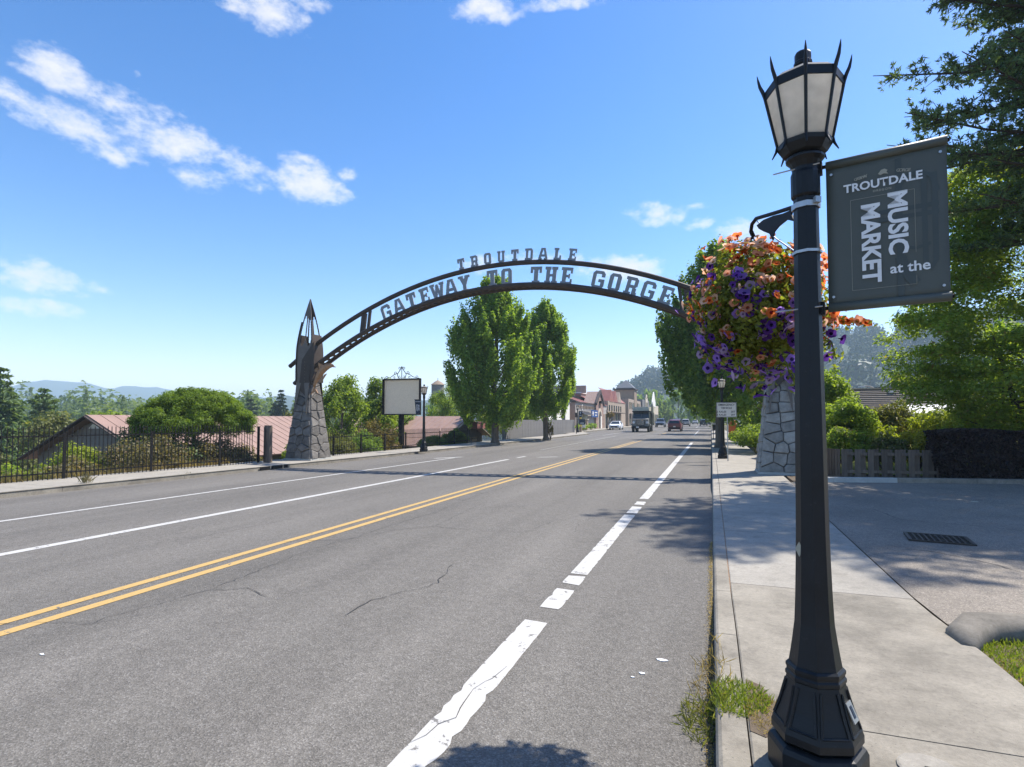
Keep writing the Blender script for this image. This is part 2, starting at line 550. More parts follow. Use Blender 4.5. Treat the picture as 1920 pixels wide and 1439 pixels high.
M_PANEL = mat('sign_panel_white', (0.80, 0.75, 0.62), 0.6, 0.1, 1.3, stretch=(1.2, 1, 0.35))
M_CREAM = mat('cream_stucco', (0.50, 0.43, 0.33), 0.85, 0.1, 2)
M_BROWN = mat('brown_stucco', (0.27, 0.20, 0.14), 0.85, 0.12, 2)
M_TAN = mat('tan_wall', (0.34, 0.27, 0.205), 0.85, 0.1, 2)
M_GREYW = mat('grey_wall', (0.16, 0.155, 0.15), 0.85, 0.1, 2)
M_GLASS = mat('dark_glass', (0.025, 0.032, 0.036), 0.12, 0.2, 3, spec=0.6)
M_BLIND = mat('window_blind', (0.35, 0.36, 0.30), 0.5, 0.12, 2)
M_SIGNBLUE = mat('sign_blue', (0.03, 0.075, 0.22), 0.5, 0.1, 3)
M_NAVY = mat('banner_navy', (0.018, 0.032, 0.055), 0.6, 0.15, 4)
M_BANNER = mat('banner_green_grey', (0.085, 0.094, 0.080), 0.5, 0.1, 3, 0.08, 300)
M_BANNERPRINT = mat('banner_print_dark', (0.060, 0.072, 0.066), 0.5, 0.1, 5)
M_PRINT = mat('print_white', (0.80, 0.80, 0.78), 0.6, 0.04, 5)
M_PRINTDIM = mat('print_tan', (0.36, 0.34, 0.26), 0.6, 0.1, 20)
M_TYRE = mat('tyre', (0.018, 0.018, 0.018), 0.85)
M_RIM = mat('rim', (0.35, 0.35, 0.36), 0.35, metal=0.8)
M_CHROME = mat('chrome', (0.55, 0.55, 0.56), 0.2, metal=0.9)
M_HEAD = mat('headlight_lens', (0.75, 0.76, 0.74), 0.15)
M_TAIL = mat('taillight_lens', (0.35, 0.015, 0.012), 0.25)
M_ORANGE = mat('orange_plastic', (0.62, 0.14, 0.03), 0.5, 0.15, 8)
M_SALMON = mat('carved_wood_fish', (0.36, 0.19, 0.085), 0.4, 0.3, 5, 0.25, 40)
M_FISHDK = mat('bronze_fish', (0.10, 0.085, 0.07), 0.45, 0.3, 6, 0.2, 40)
M_CARPINE = mat('needle_litter', (0.24, 0.14, 0.07), 0.95, 0.45, 30, 0.8, 90)


def frosted(name, col, trans=0.72):
    m = bpy.data.materials.new(name)
    m.use_nodes = True
    nt = m.node_tree
    nt.nodes.clear()
    out = nt.nodes.new('ShaderNodeOutputMaterial')
    tc = nt.nodes.new('ShaderNodeTexCoord')
    n = nt.nodes.new('ShaderNodeTexNoise')
    n.inputs['Scale'].default_value = 18
    n.inputs['Detail'].default_value = 8
    nt.links.new(tc.outputs['Object'], n.inputs['Vector'])
    r = nt.nodes.new('ShaderNodeValToRGB')
    r.color_ramp.elements[0].position = 0.3
    r.color_ramp.elements[0].color = (*[c * 0.8 for c in col], 1)
    r.color_ramp.elements[1].color = (*col, 1)
    nt.links.new(n.outputs['Fac'], r.inputs['Fac'])
    p = nt.nodes.new('ShaderNodeBsdfPrincipled')
    p.inputs['Roughness'].default_value = 0.35
    t = nt.nodes.new('ShaderNodeBsdfTranslucent')
    nt.links.new(r.outputs[0], p.inputs['Base Color'])
    nt.links.new(r.outputs[0], t.inputs['Color'])
    mx = nt.nodes.new('ShaderNodeMixShader')
    mx.inputs[0].default_value = trans
    nt.links.new(p.outputs[0], mx.inputs[1]); nt.links.new(t.outputs[0], mx.inputs[2])
    nt.links.new(mx.outputs[0], out.inputs['Surface'])
    MATS[name] = m
    return m


M_FROST = frosted('frosted_glass', (0.985, 0.965, 0.92), .9)
M_LIGHTBOX = frosted('sign_plastic', (0.80, 0.765, 0.67), .5)
L_MAPLE = leafmat('leaf_maple', (0.104, 0.177, 0.037), (0.253, 0.361, 0.070), 0.5)
L_MAPLEDK = leafmat('leaf_maple_dark', (0.087, 0.155, 0.039), (0.202, 0.296, 0.062), 0.5)  # darker maple green
L_DOG = leafmat('leaf_dogwood', (0.129, 0.193, 0.036), (0.266, 0.346, 0.068), 0.5, c3=(0.2, 0.14, 0.05))
L_PINE = leafmat('needle_dark', (0.058, 0.103, 0.044), (0.151, 0.217, 0.088), 0.3)
L_PINEBRT = leafmat('needle_bright', (0.083, 0.138, 0.022), (0.160, 0.237, 0.039), 0.42)
L_BUSH = leafmat('leaf_bush', (0.098, 0.162, 0.028), (0.231, 0.306, 0.052), 0.5)
L_LIME = leafmat('leaf_lime', (0.13, 0.17, 0.022), (0.26, 0.31, 0.045), 0.45)
L_OLIVE = leafmat('leaf_olive', (0.094, 0.110, 0.040), (0.193, 0.204, 0.066), 0.42)
L_BRAMBLE = leafmat('leaf_bramble', (0.075, 0.078, 0.034), (0.21, 0.18, 0.1), 0.36, c3=(0.25, 0.16, 0.10))
L_RUSSET = leafmat('leaf_russet', (0.11, 0.10, 0.03), (0.24, 0.18, 0.05), 0.35)
L_PURPLE = leafmat('leaf_barberry', (0.014, 0.010, 0.009), (0.075, 0.05, 0.042), 0.22, c3=(0.07, 0.075, 0.05))
L_DRY = leafmat('dry_grass', (0.20, 0.15, 0.07), (0.38, 0.30, 0.15), 0.35)
L_GRASS = leafmat('grass_blade', (0.09, 0.14, 0.025), (0.22, 0.27, 0.05), 0.4)
L_FARTREE = leafmat('leaf_far', (0.066, 0.108, 0.034), (0.139, 0.192, 0.055), 0.4)
L_FARPINE = leafmat('needle_far', (0.026, 0.046, 0.026), (0.05, 0.08, 0.036), 0.15)
L_BASKET = leafmat('leaf_basket', (0.077, 0.112, 0.019), (0.242, 0.281, 0.058), 0.5)
L_YELLOW = leafmat('leaf_yellow', (0.24, 0.23, 0.03), (0.40, 0.36, 0.05), 0.5)
L_PINKFL = leafmat('blossom_pink', (0.40, 0.24, 0.2), (0.55, 0.42, 0.36), 0.3)

# ------------------------------------------------------------------ mesh helpers


class MB:
    def __init__(self):
        self.v = []
        self.f = []
        self.mi = []
        self.cur = 0

    def add(self, verts, faces):
        b = len(self.v)
        self.v += [tuple(p) for p in verts]
        self.f += [tuple(i + b for i in f) for f in faces]
        self.mi += [self.cur] * len(faces)
        return self

    def box(self, c, s, rz=0.0, taper=1.0, bev=0.0):
        x, y, z = s[0] / 2, s[1] / 2, s[2] / 2
        ca, sa = math.cos(rz), math.sin(rz)
        vs = []
        if bev <= 0:
            lev = [(-z, 1.0), (z, taper)]
            for zz, k in lev:
                for px, py in ((-x, -y), (x, -y), (x, y), (-x, y)):
                    px, py = px * k, py * k
                    vs.append((c[0] + px * ca - py * sa, c[1] + px * sa + py * ca, c[2] + zz))
            return self.add(vs, [(3, 2, 1, 0), (4, 5, 6, 7), (0, 1, 5, 4), (1, 2, 6, 5), (2, 3, 7, 6), (3, 0, 4, 7)])
        b = bev
        prof = [(-z, b), (-z + b, 0), (z - b, 0), (z, b)]
        n = 8
        for zz, ins in prof:
            k = taper if zz > 0 else 1.0
            X, Y = (x - ins) * k, (y - ins) * k
            bb = b
            for px, py in ((-X + bb, -Y), (X - bb, -Y), (X, -Y + bb), (X, Y - bb), (X - bb, Y), (-X + bb, Y), (-X, Y - bb), (-X, -Y + bb)):
                vs.append((c[0] + px * ca - py * sa, c[1] + px * sa + py * ca, c[2] + zz))
        fs = [tuple(range(n - 1, -1, -1)), tuple(range(3 * n, 4 * n))]
        for k in range(3):
            for i in range(n):
                j = (i + 1) % n
                fs.append((k * n + i, k * n + j, (k + 1) * n + j, (k + 1) * n + i))
        return self.add(vs, fs)

    def lathe(self, prof, n=12, c=(0, 0), phase=0.0, cap=True):
        vs, fs = [], []
        for r, z in prof:
            for i in range(n):
                a = phase + 2 * math.pi * i / n
                vs.append((c[0] + r * math.cos(a), c[1] + r * math.sin(a), z))
        for k in range(len(prof) - 1):
            for i in range(n):
                j = (i + 1) % n
                fs.append((k * n + i, k * n + j, (k + 1) * n + j, (k + 1) * n + i))
        if cap:
            fs.append(tuple(range(n - 1, -1, -1)))
            fs.append(tuple(range((len(prof) - 1) * n, len(prof) * n)))
        return self.add(vs, fs)

    def tube(self, pts, r, n=6, cap=True):
        pts = [Vector(p) for p in pts]
        rr = r if isinstance(r, (list, tuple)) else [r] * len(pts)
        vs, fs = [], []
        up = Vector((0, 0, 1))
        prev = None
        for k, p in enumerate(pts):
            t = (pts[min(k + 1, len(pts) - 1)] - pts[max(k - 1, 0)])
            if t.length < 1e-9:
                t = Vector((0, 0, 1))
            t.normalize()
            if prev is None:
                a = t.cross(up)
                if a.length < 1e-3:
                    a = t.cross(Vector((1, 0, 0)))
            else:
                a = prev - t * prev.dot(t)
                if a.length < 1e-6:
                    a = t.cross(Vector((1, 0, 0)))
            a.normalize()
            prev = a
            b = t.cross(a)
            for i in range(n):
                an = 2 * math.pi * i / n
                vs.append(p + (a * math.cos(an) + b * math.sin(an)) * rr[k])
        for k in range(len(pts) - 1):
            for i in range(n):
                j = (i + 1) % n
                fs.append((k * n + i, k * n + j, (k + 1) * n + j, (k + 1) * n + i))
        if cap:
            fs.append(tuple(range(n - 1, -1, -1)))
            fs.append(tuple(range((len(pts) - 1) * n, len(pts) * n)))
        return self.add(vs, fs)

    def bar(self, p0, p1, w, h, up=(0, 0, 1)):
        p0, p1 = Vector(p0), Vector(p1)
        t = (p1 - p0).normalized()
        a = t.cross(Vector(up))
        if a.length < 1e-4:
            a = t.cross(Vector((1, 0, 0)))
        a.normalize()
        b = a.cross(t).normalized()
        vs = []
        for p in (p0, p1):
            for sx, sy in ((-1, -1), (1, -1), (1, 1), (-1, 1)):
                vs.append(p + a * (sx * w / 2) + b * (sy * h / 2))
        return self.add(vs, [(3, 2, 1, 0), (4, 5, 6, 7), (0, 1, 5, 4), (1, 2, 6, 5), (2, 3, 7, 6), (3, 0, 4, 7)])

    def prism(self, poly, axis='z', a=0.0, b=1.0):
        """poly: 2-D outline; axis z -> (x,y), y -> (x,z), x -> (y,z)"""
        n = len(poly)

        def m(p, t):
            return {'z': (p[0], p[1], t), 'y': (p[0], t, p[1]), 'x': (t, p[0], p[1])}[axis]
        vs = [m(p, a) for p in poly] + [m(p, b) for p in poly]
        fs = [tuple(range(n - 1, -1, -1)), tuple(range(n, 2 * n))]
        for i in range(n):
            j = (i + 1) % n
            fs.append((i, j, n + j, n + i))
        return self.add(vs, fs)

    def loft(self, secs, cap=True, closed=True):
        n = len(secs[0])
        vs = [p for s in secs for p in s]
        fs = []
        for k in range(len(secs) - 1):
            for i in range(n if closed else n - 1):
                j = (i + 1) % n
                fs.append((k * n + i, k * n + j, (k + 1) * n + j, (k + 1) * n + i))
        if cap:
            fs.append(tuple(range(n - 1, -1, -1)))
            fs.append(tuple(range((len(secs) - 1) * n, len(secs) * n)))
        return self.add(vs, fs)

    def mesh(self, name, mats, smooth=False):
        me = bpy.data.meshes.new(name)
        me.from_pydata(self.v, [], self.f)
        for m in (mats if isinstance(mats, (list, tuple)) else [mats]):
            me.materials.append(m)
        if any(self.mi):
            me.polygons.foreach_set('material_index', self.mi)
        if smooth:
            me.polygons.foreach_set('use_smooth', [True] * len(me.polygons))
        me.update()
        return me

    def build(self, name, mats, parent=None, smooth=False, loc=None):
        return obj(name, self.mesh(name, mats, smooth), parent, loc)


def obj(name, me, parent=None, loc=None, rot=None, scale=None):
    o = bpy.data.objects.new(name, me)
    COL.objects.link(o)
    if parent is not None:
        o.parent = parent
    if loc is not None:
        o.location = loc
    if rot is not None:
        o.rotation_euler = rot
    if scale is not None:
        o.scale = scale
    return o


def tag(o, label=None, cat=None, group=None, kind=None):
    if label:
        o['label'] = label
    if cat:
        o['category'] = cat
    if group:
        o['group'] = group
    if kind:
        o['kind'] = kind
    return o


def thing(name, label, cat, loc=(0, 0, 0), rz=0.0, group=None):
    o = obj(name, None, None, loc, (0, 0, rz))
    o.empty_display_size = 0.2
    return tag(o, label, cat, group)


def copy_tree(o, parent=None):
    c = o.copy()
    COL.objects.link(c)
    c.parent = parent
    for ch in [x for x in bpy.data.objects if x.parent == o]:
        copy_tree(ch, c)
    return c


def text_mesh(body, size, mtl, off=0.0, align='CENTER', name='print', shear=0.0, spacing=1.0):
    cu = bpy.data.curves.new('lettering', 'FONT')
    cu.body = body
    cu.size = size
    cu.align_x = align
    cu.align_y = 'CENTER'
    cu.offset = off
    cu.shear = shear
    cu.space_character = spacing
    cu.resolution_u = 3
    t = bpy.data.objects.new('lettering', cu)
    COL.objects.link(t)
    dg = bpy.context.evaluated_depsgraph_get()
    me = bpy.data.meshes.new_from_object(t.evaluated_get(dg))
    bpy.data.objects.remove(t)
    bpy.data.curves.remove(cu)
    me.materials.clear()
    me.materials.append(mtl)
    me.name = name
    return me


def leaves(name, C, N, size, mtl, parent=None, rng=None, aspect=0.62, fold=0.18, axis=None, kind=None):
    """Mesh of folded leaf-sized diamonds: C centres, N facing, size per leaf."""
    rng = rng or np.random.default_rng(1)
    n = len(C)
    C = np.asarray(C, float)
    N = np.asarray(N, float)
    N /= np.linalg.norm(N, axis=1, keepdims=True) + 1e-9
    A = rng.normal(size=(n, 3)) if axis is None else np.asarray(axis, float) + rng.normal(size=(n, 3)) * 0.15
    A -= N * np.sum(A * N, axis=1, keepdims=True)
    A /= np.linalg.norm(A, axis=1, keepdims=True) + 1e-9
    B = np.cross(N, A)
    s = (np.ones(n) * size if np.isscalar(size) else np.asarray(size)).reshape(-1, 1)
    V = np.empty((n, 4, 3))
    V[:, 0] = C - A * s * 0.5
    V[:, 1] = C + B * s * 0.5 * aspect + N * s * fold
    V[:, 2] = C + A * s * 0.5
    V[:, 3] = C - B * s * 0.5 * aspect + N * s * fold
    me = bpy.data.meshes.new(name)
    me.vertices.add(4 * n)
    me.vertices.foreach_set('co', V.reshape(-1).astype(np.float32))
    base = (np.arange(n) * 4).reshape(-1, 1)
    idx = np.concatenate([base + np.array([[0, 1, 2]]), base + np.array([[0, 2, 3]])], axis=1).reshape(-1)
    me.loops.add(6 * n)
    me.loops.foreach_set('vertex_index', idx.astype(np.int32))
    me.polygons.add(2 * n)
    me.polygons.foreach_set('loop_start', (np.arange(2 * n) * 3).astype(np.int32))
    me.materials.append(mtl)
    me.update(calc_edges=True)
    o = obj(name, me, parent)
    if kind:
        o['kind'] = kind
    return o


def cloud(rng, centers, rad, per, inner=0.35, upbias=0.35, jitter=0.5, point=0.0):
    """Leaf positions and facings in ellipsoid clumps round the given centres."""
    centers = np.asarray(centers, float)
    k = len(centers)
    rad = np.asarray(rad, float)
    if rad.ndim == 1:
        rad = np.repeat(rad[None], k, 0)
    D = rng.normal(size=(k, per, 3))
    D /= np.linalg.norm(D, axis=2, keepdims=True)
    r = inner + (1 - inner) * rng.random((k, per, 1)) ** 0.6
    S = D * r
    if point:
        S[..., :2] *= (1 - point * S[..., 2:3])
    P = centers[:, None] + S * rad[:, None]
    N = D + rng.normal(size=D.shape) * jitter
    N[..., 2] += upbias
    return P.reshape(-1, 3), N.reshape(-1, 3)


def hs(y):
    """Height of the right-hand pavement: it dips where the driveway crosses it."""
    def sm(a, b, t):
        t = min(1, max(0, (t - a) / (b - a)))
        return t * t * (3 - 2 * t)
    return 0.13 - 0.085 * sm(4.4, 6.4, y) + 0.085 * sm(13.2, 15.6, y)


def roadz(x):
    return 0.05 * (1 - ((x + 7.2) / 7.4) ** 2)


# left kerb line (x at y)
LK = [(-15.4, -12), (-15.15, 0), (-14.9, 8), (-14.53, 15.2), (-13.9, 28), (-13.5, 43), (-13.4, 54), (-13.3, 64), (-14.4, 68), (-16.3, 74), (-16.6, 103), (-17.0, 145), (-17.2, 260), (-17.2, 420)]


def lk(y):
    for (x0, y0), (x1, y1) in zip(LK, LK[1:]):
        if y0 <= y <= y1:
            return x0 + (x1 - x0) * (y - y0) / (y1 - y0)
    return LK[-1][0] if y > LK[-1][1] else LK[0][0]


def wob(x, y):
    return math.sin(x * 0.31 + y * 0.17) * 0.5 + math.sin(x * 0.11 - y * 0.23 + 1.3) * 0.5


def ground_z(x, y):
    """Terrain: level along the street, falling into the valley on the left."""
    e = lk(max(-12, min(y, 260))) - 2.2
    d = e - x
    if d <= 0:
        return -0.16 if x < 2.4 or y < 16 else 0.06
    z = -0.10 - 3.4 * min(1, d / 7.0) ** 1.2
    if d > 7:
        z -= 9 * min(1, (d - 7) / 60.0)
    if d > 67:
        z -= 12 * min(1, (d - 67) / 300.0)
    return z + 0.12 * wob(x * 2, y * 2) * min(1, d / 3)

# ------------------------------------------------------------------ the setting


def build_ground():
    xs = sorted(set([round(v, 3) for v in list(np.linspace(-80, 40, 61)) + [lk(y) - 2.2 for y in (0,)] + [-16.4, -17.2, 2.3, 2.5]
                     + list(-80 - np.geomspace(5, 4200, 20)) + list(40 + np.geomspace(5, 4200, 16))]))
    ys = sorted(set([round(v, 3) for v in list(np.linspace(-20, 120, 71)) + list(120 + np.geomspace(4, 4000, 20)) + [15.9, 16.1] + list(-20 - np.geomspace(10, 3000, 8))]))
    vs = [(x, y, ground_z(x, y)) for y in ys for x in xs]
    nx = len(xs)
    fs = [(j * nx + i, j * nx + i + 1, (j + 1) * nx + i + 1, (j + 1) * nx + i) for j in range(len(ys) - 1) for i in range(nx - 1)]
    m = MB().add(vs, fs)
    tag(m.build('ground', mat('ground_mixed', (0.075, 0.075, 0.032), 0.95, 0.4, 0.35, 0.6, 9, col2=(0.13, 0.11, 0.06), detail=10), smooth=True), kind='structure')


build_ground()

# road sheet with a slight crown
m = MB()
ys = [-12, -4, 0, 2, 4, 6, 8, 10, 12, 15, 18, 22, 28, 35, 43, 54, 64, 68, 74, 85, 103, 125, 145, 200, 260, 420]
NX = 14
for y in ys:
    x0 = lk(y)
    for i in range(NX + 1):
        x = x0 + (0.0 - x0) * i / NX
        m.v.append((x, y, roadz(max(-14.6, x))))
for j in range(len(ys) - 1):
    for i in range(NX):
        a = j * (NX + 1) + i
        m.f.append((a, a + 1, a + NX + 2, a + NX + 1)); m.mi.append(0)
road = tag(m.build('road', MATS['asphalt_road']), kind='structure')


def strip(name, pts, w, mtl, lift=0.004, parent=None):
    """Flat painted line on the road along pts [(x,y)], width w across x."""
    mm = MB()
    for x, y in pts:
        for dx in (-w / 2, w / 2):
            mm.v.append((x + dx, y, roadz(max(-14.6, x + dx)) + lift))
    for i in range(len(pts) - 1):
        mm.f.append((2 * i, 2 * i + 1, 2 * i + 3, 2 * i + 2)); mm.mi.append(0)
    return mm.build(name, mtl, parent)


def lin(x0, y0, x1, y1, n=12):
    return [(x0 + (x1 - x0) * i / n, y0 + (y1 - y0) * i / n) for i in range(n + 1)]


strip('yellow_line', lin(-5.62, -6, -5.62, 44), 0.115, MATS['paint_yellow'], parent=road)
strip('yellow_line', lin(-5.34, -6, -5.34, 49), 0.12, MATS['paint_yellow'], parent=road)
for a, b in ((64, 74), (90, 96), (104, 116)):
    strip('yellow_line', lin(-5.45, a, -5.45, b, 3), 0.14, MATS['paint_yellow'], parent=road)
# left white lines
strip('white_line', lin(-8.60, -6, -8.18, 22.5), 0.17, MATS['paint_white'], parent=road)
strip('white_line', lin(-8.15, 23.6, -8.1, 24.6, 2), 0.15, MATS['paint_white'], parent=road)
strip('white_line', lin(-11.62, -6, -10.85, 22.8), 0.13, MATS['paint_white'], parent=road)
strip('white_line', lin(-11.55, 22.2, -10.75, 23.4, 3), 0.30, MATS['paint_white'], parent=road)
strip('white_line', lin(-7.35, 24.2, -6.6, 24.8, 2), 0.30, MATS['paint_white'], parent=road)
strip('white_line', lin(-11.0, 60, -11.3, 100, 4), 0.10, MATS['paint_white_worn'], parent=road)
strip('white_line', lin(-9.0, 30, -9.3, 58, 4), 0.06, MATS['paint_white_worn'], parent=road)
# bike-lane line on the right, worn into ragged pieces
rngp = random.Random(5)


def ragged(x, y0, y1, w, seed, bite=0.05):
    rr = random.Random(seed)
    mm = MB()
    n = max(4, int((y1 - y0) / 0.07))
    L, Rr = [], []
    for i in range(n + 1):
        y = y0 + (y1 - y0) * i / n
        e = min(i, n - i)
        bl = rr.random() * 0.004 + (rr.random() ** 12) * bite * .8
        br = rr.random() * 0.004 + (rr.random() ** 9) * bite * .8
        if e == 0:
            bl += rr.random() * 0.008; br += rr.random() * 0.008
        jy = .05 if e == 0 else .006
        L.append((x - w / 2 + bl, y + (rr.random() - .5) * jy)); Rr.append((x + w / 2 - br, y + (rr.random() - .5) * jy))
    for a, b in zip(L, Rr):
        mm.v += [(a[0], a[1], roadz(a[0]) + 0.004), (b[0], b[1], roadz(b[0]) + 0.004)]
    for i in range(n):
        mm.f.append((2 * i, 2 * i + 1, 2 * i + 3, 2 * i + 2)); mm.mi.append(0)
    return mm.build('white_line', MATS['paint_white'], road)


for k, (a, b, bite) in enumerate(((-4, 4.66, .045), (5.02, 5.62, .03), (5.82, 6.12, .12), (6.22, 10.35, .02), (10.55, 11.35, .05), (11.65, 12.1, .06), (12.5, 15.6, .03), (15.7, 44, .01))):
    ragged(-1.43 + 0.002 * a, a, b, 0.215 if a < 3.7 else 0.2, 40 + k, bite)
strip('white_line', lin(-1.8, 64, -1.9, 96, 4), 0.14, MATS['paint_white_worn'], parent=road)
strip('white_line', lin(-3.0, 118, -3.1, 150, 4), 0.16, MATS['paint_white_worn'], parent=road)


def crack(pts, w, seed, zf, parent, name='crack'):
    rr = random.Random(seed)
    P = []
    for (x0, y0), (x1, y1) in zip(pts, pts[1:]):
        n = max(2, int(math.hypot(x1 - x0, y1 - y0) / 0.09))
        for i in range(n):
            t = i / n
            P.append((x0 + (x1 - x0) * t + rr.gauss(0, .014), y0 + (y1 - y0) * t + rr.gauss(0, .022)))
    P.append(pts[-1])
    mm = MB()
    for i, (x, y) in enumerate(P):
        ww = w * .7 * (0.35 + rr.random()) * (0.35 if i in (0, len(P) - 1) else 1)
        dx, dy = (P[min(i + 1, len(P) - 1)][0] - P[max(i - 1, 0)][0], P[min(i + 1, len(P) - 1)][1] - P[max(i - 1, 0)][1])
        l = math.hypot(dx, dy) + 1e-6
        nx_, ny_ = -dy / l * ww, dx / l * ww
        mm.v += [(x - nx_, y - ny_, zf(x, y)), (x + nx_, y + ny_, zf(x, y))]
    for i in range(len(P) - 1):
        mm.f.append((2 * i, 2 * i + 1, 2 * i + 3, 2 * i + 2)); mm.mi.append(0)
    return mm.build(name, M_CRACK, parent)


rz = lambda x, y: roadz(x) + 0.0075
for k, (pts, w) in enumerate([
        ([(-5.75, 3.0), (-5.2, 3.2), (-4.9, 3.25), (-4.7, 3.6)], .004), ([(-4.95, 3.25), (-4.75, 4.3), (-4.45, 4.5), (-4.05, 4.35)], .006),
        ([(-4.75, 4.3), (-4.95, 6.0), (-4.85, 7.2)], .005), ([(-5.7, 6.3), (-5.2, 6.6), (-4.9, 6.7)], .006), ([(-4.9, 6.7), (-4.6, 7.6), (-4.2, 8.1), (-3.5, 8.0)], .006),
        ([(-3.05, 4.2), (-3.05, 4.6), (-2.75, 5.3), (-2.9, 6.1)], .006), ([(-4.9, 7.2), (-4.8, 9.4), (-5.0, 12), (-4.8, 15)], .005),
        ([(-3.5, 8.0), (-2.7, 8.2), (-2.5, 9.4)], .004), ([(-4.2, 8.1), (-4.4, 10.5), (-3.9, 12.2)], .004), ([(-3.4, 13), (-3.2, 15), (-3.4, 17)], .004),
        ([(-2.0, 8.5), (-2.1, 9.2), (-2.0, 9.9)], .004), ([(-1.55, 2.7), (-1.42, 3.0), (-1.45, 3.35), (-1.37, 3.75)], .004),
        ([(-9.6, 6.2), (-9.3, 7.4), (-9.5, 8.5)], .004), ([(-7.0, 5.8), (-6.8, 7.9)], .005)]):
    crack(pts, w, 100 + k, rz, road)
for k, (x, y, s) in enumerate(((-0.36, 4.25, .032), (-.47, 3.98, .022), (-4.6, 2.75, .018), (-4.95, 2.6, .03), (-.52, 3.9, .012))):
    rr = random.Random(k)
    mm = MB()
    pts = [(x + s * (0.6 + rr.random()) * math.cos(a), y + s * .6 * (0.6 + rr.random()) * math.sin(a)) for a in np.linspace(0, 2 * math.pi, 8)[:-1]]
    mm.prism(pts, 'z', roadz(x) + .001, roadz(x) + .006)
    tag(mm.build('litter_scrap', M_PRINT), ['crumpled white paper scrap on the road by the kerb weeds', 'small white scrap lying nearest the kerb above the weeds', 'tiny white chip on the asphalt below the yellow lines',
        'white chip at the lower left edge of the road', 'tiniest white flake beside the crumpled scrap near the kerb'][k], 'litter', 'scraps of litter on the road')

# right kerb: segments butted end to end
kerb = tag(obj('kerb_right', None), kind='structure')
kys = [-8, -4.7, -1.5, 1.6, 4.6, 6.0, 7.6, 10.4, 13.0, 14.4, 15.8] + [15.8 + 3.1 * k for k in range(1, 40)]
for y0, y1 in zip(kys, kys[1:]):
    mm = MB()
    secs = []
    n = 4
    for i in range(n + 1):
        y = y0 + 0.004 + (y1 - y0 - 0.008) * i / n
        z = hs(y)
        secs.append([(0.0, y, -0.1), (0.155, y, -0.1), (0.155, y, z), (0.03, y, z), (0.012, y, z - 0.01), (0.0, y, z - 0.028)])
    mm.loft(secs)
    mm.build('kerb_segment', M_CONC if y0 > 6 else M_CONC2, kerb)
# right pavement slabs
walk = tag(obj('sidewalk_right', None), kind='structure')


def sre(y):
    return 1.72 + 0.012 * max(0, y) if y < 20 else 2.0


sys_ = [-8, -5, -2, 0.55, 3.42, 6.35, 9.3, 12.2, 15.2] + [15.2 + 3.0 * k for k in range(1, 40)]
for k, (y0, y1) in enumerate(zip(sys_, sys_[1:])):
    mm = MB()
    n = 6
    secs = []
    for i in range(n + 1):
        y = y0 + 0.005 + (y1 - y0 - 0.010) * i / n
        z = hs(y)
        xr = sre(y)
        secs.append([(0.163, y, -0.1), (xr, y, -0.1), (xr, y, z - 0.006), (xr - 0.01, y, z), (0.173, y, z), (0.163, y, z - 0.006)])
    mm.loft(secs)
    mm.build('slab', M_CONC2 if y0 < 6 else M_CONC, walk)
# joint filling under the slabs
mm = MB().box((0.95, 50, -0.06), (1.7, 116, 0.2)); mm.build('joint_bed', M_CARPINE, walk)

# left kerb and pavement
kerbl = tag(obj('kerb_left', None), kind='structure')
walkl = tag(obj('sidewalk_left', None), kind='structure')
lys = [-10 + 3.2 * k for k in range(31)]
lys = [y for y in lys if y < 64] + [64, 68, 74] + [74 + 6 * k for k in range(1, 30)]
for y0, y1 in zip(lys, lys[1:]):
    def cs(y, a, b, z):
        x = lk(y)
        return [(x - a, y, -0.12), (x - b, y, -0.12), (x - b, y, z), (x - a + .02, y, z), (x - a, y, z - .02)]
    mm = MB().loft([cs(y0 + .004, 0, .16, .13), cs(y1 - .004, 0, .16, .13)])
    mm.build('kerb_segment', M_CONC2, kerbl)
    mm = MB().loft([cs(y0 + .005, .168, 2.25 if y0 < 64 else 4.2, .128), cs(y1 - .005, .168, 2.25 if y1 < 66 else 4.2, .128)])
    mm.build('slab', M_CONC, walkl)
# kerb inlet drain in the left kerb by the stone pillar
inlet = thing('kerb_inlet', 'dark storm drain opening in the far kerb below the stone pillar', 'drain', (lk(15.9), 15.9, 0))
MB().box((0.012, 0, 0.075), (.03, 1.5, 0.105)).build('opening', M_BLACK, inlet)
for k in (-.3, .3):
    MB().box((0.03, k, 0.075), (.03, .05, 0.104)).build('bar', M_CONC2, inlet)

# parking lot asphalt and its kerbs
m = MB()
ly = [5.55, 6.4, 8, 10, 12, 14, 16.0]
for y in ly:
    for x in (sre(y) + .003, 3, 5, 8, 14, 30):
        top = 16.15 + (x - 2) * 0.24
        yy = y if y < 16 else top
        m.v.append((x, yy, hs(y) + 0.004 + 0.02 * min(1, (x - 1.7) / 4)))
for j in range(len(ly) - 1):
    for i in range(5):
        a = j * 6 + i
        m.f.append((a, a + 1, a + 7, a + 6)); m.mi.append(0)
lot = tag(m.build('driveway', MATS['asphalt_lot']), kind='structure')
lz = lambda x, y: 0.0605 + 0.02 * min(1, (x - 1.7) / 4)
lz2 = lambda x, y: hs(y) + 0.008 + 0.02 * min(1, (x - 1.7) / 4)
for k, (pts, w) in enumerate([([(2.7, 13.4), (2.9, 12.0), (3.0, 11.2), (3.35, 11.1)], .012), ([(2.1, 11.4), (2.6, 11.2), (3.0, 11.2)], .008), ([(3.5, 11.1), (4.6, 10.6), (5.2, 10.1), (6.4, 9.4)], .012),
                             ([(3.1, 8.1), (3.3, 7.6), (3.6, 6.9), (3.9, 6.1)], .010), ([(2.2, 8.9), (2.7, 8.6), (3.2, 8.0)], .008), ([(3.7, 7.4), (4.3, 6.9), (4.9, 6.2)], .008)]):
    crack(pts, w, 200 + k, lz2, lot)
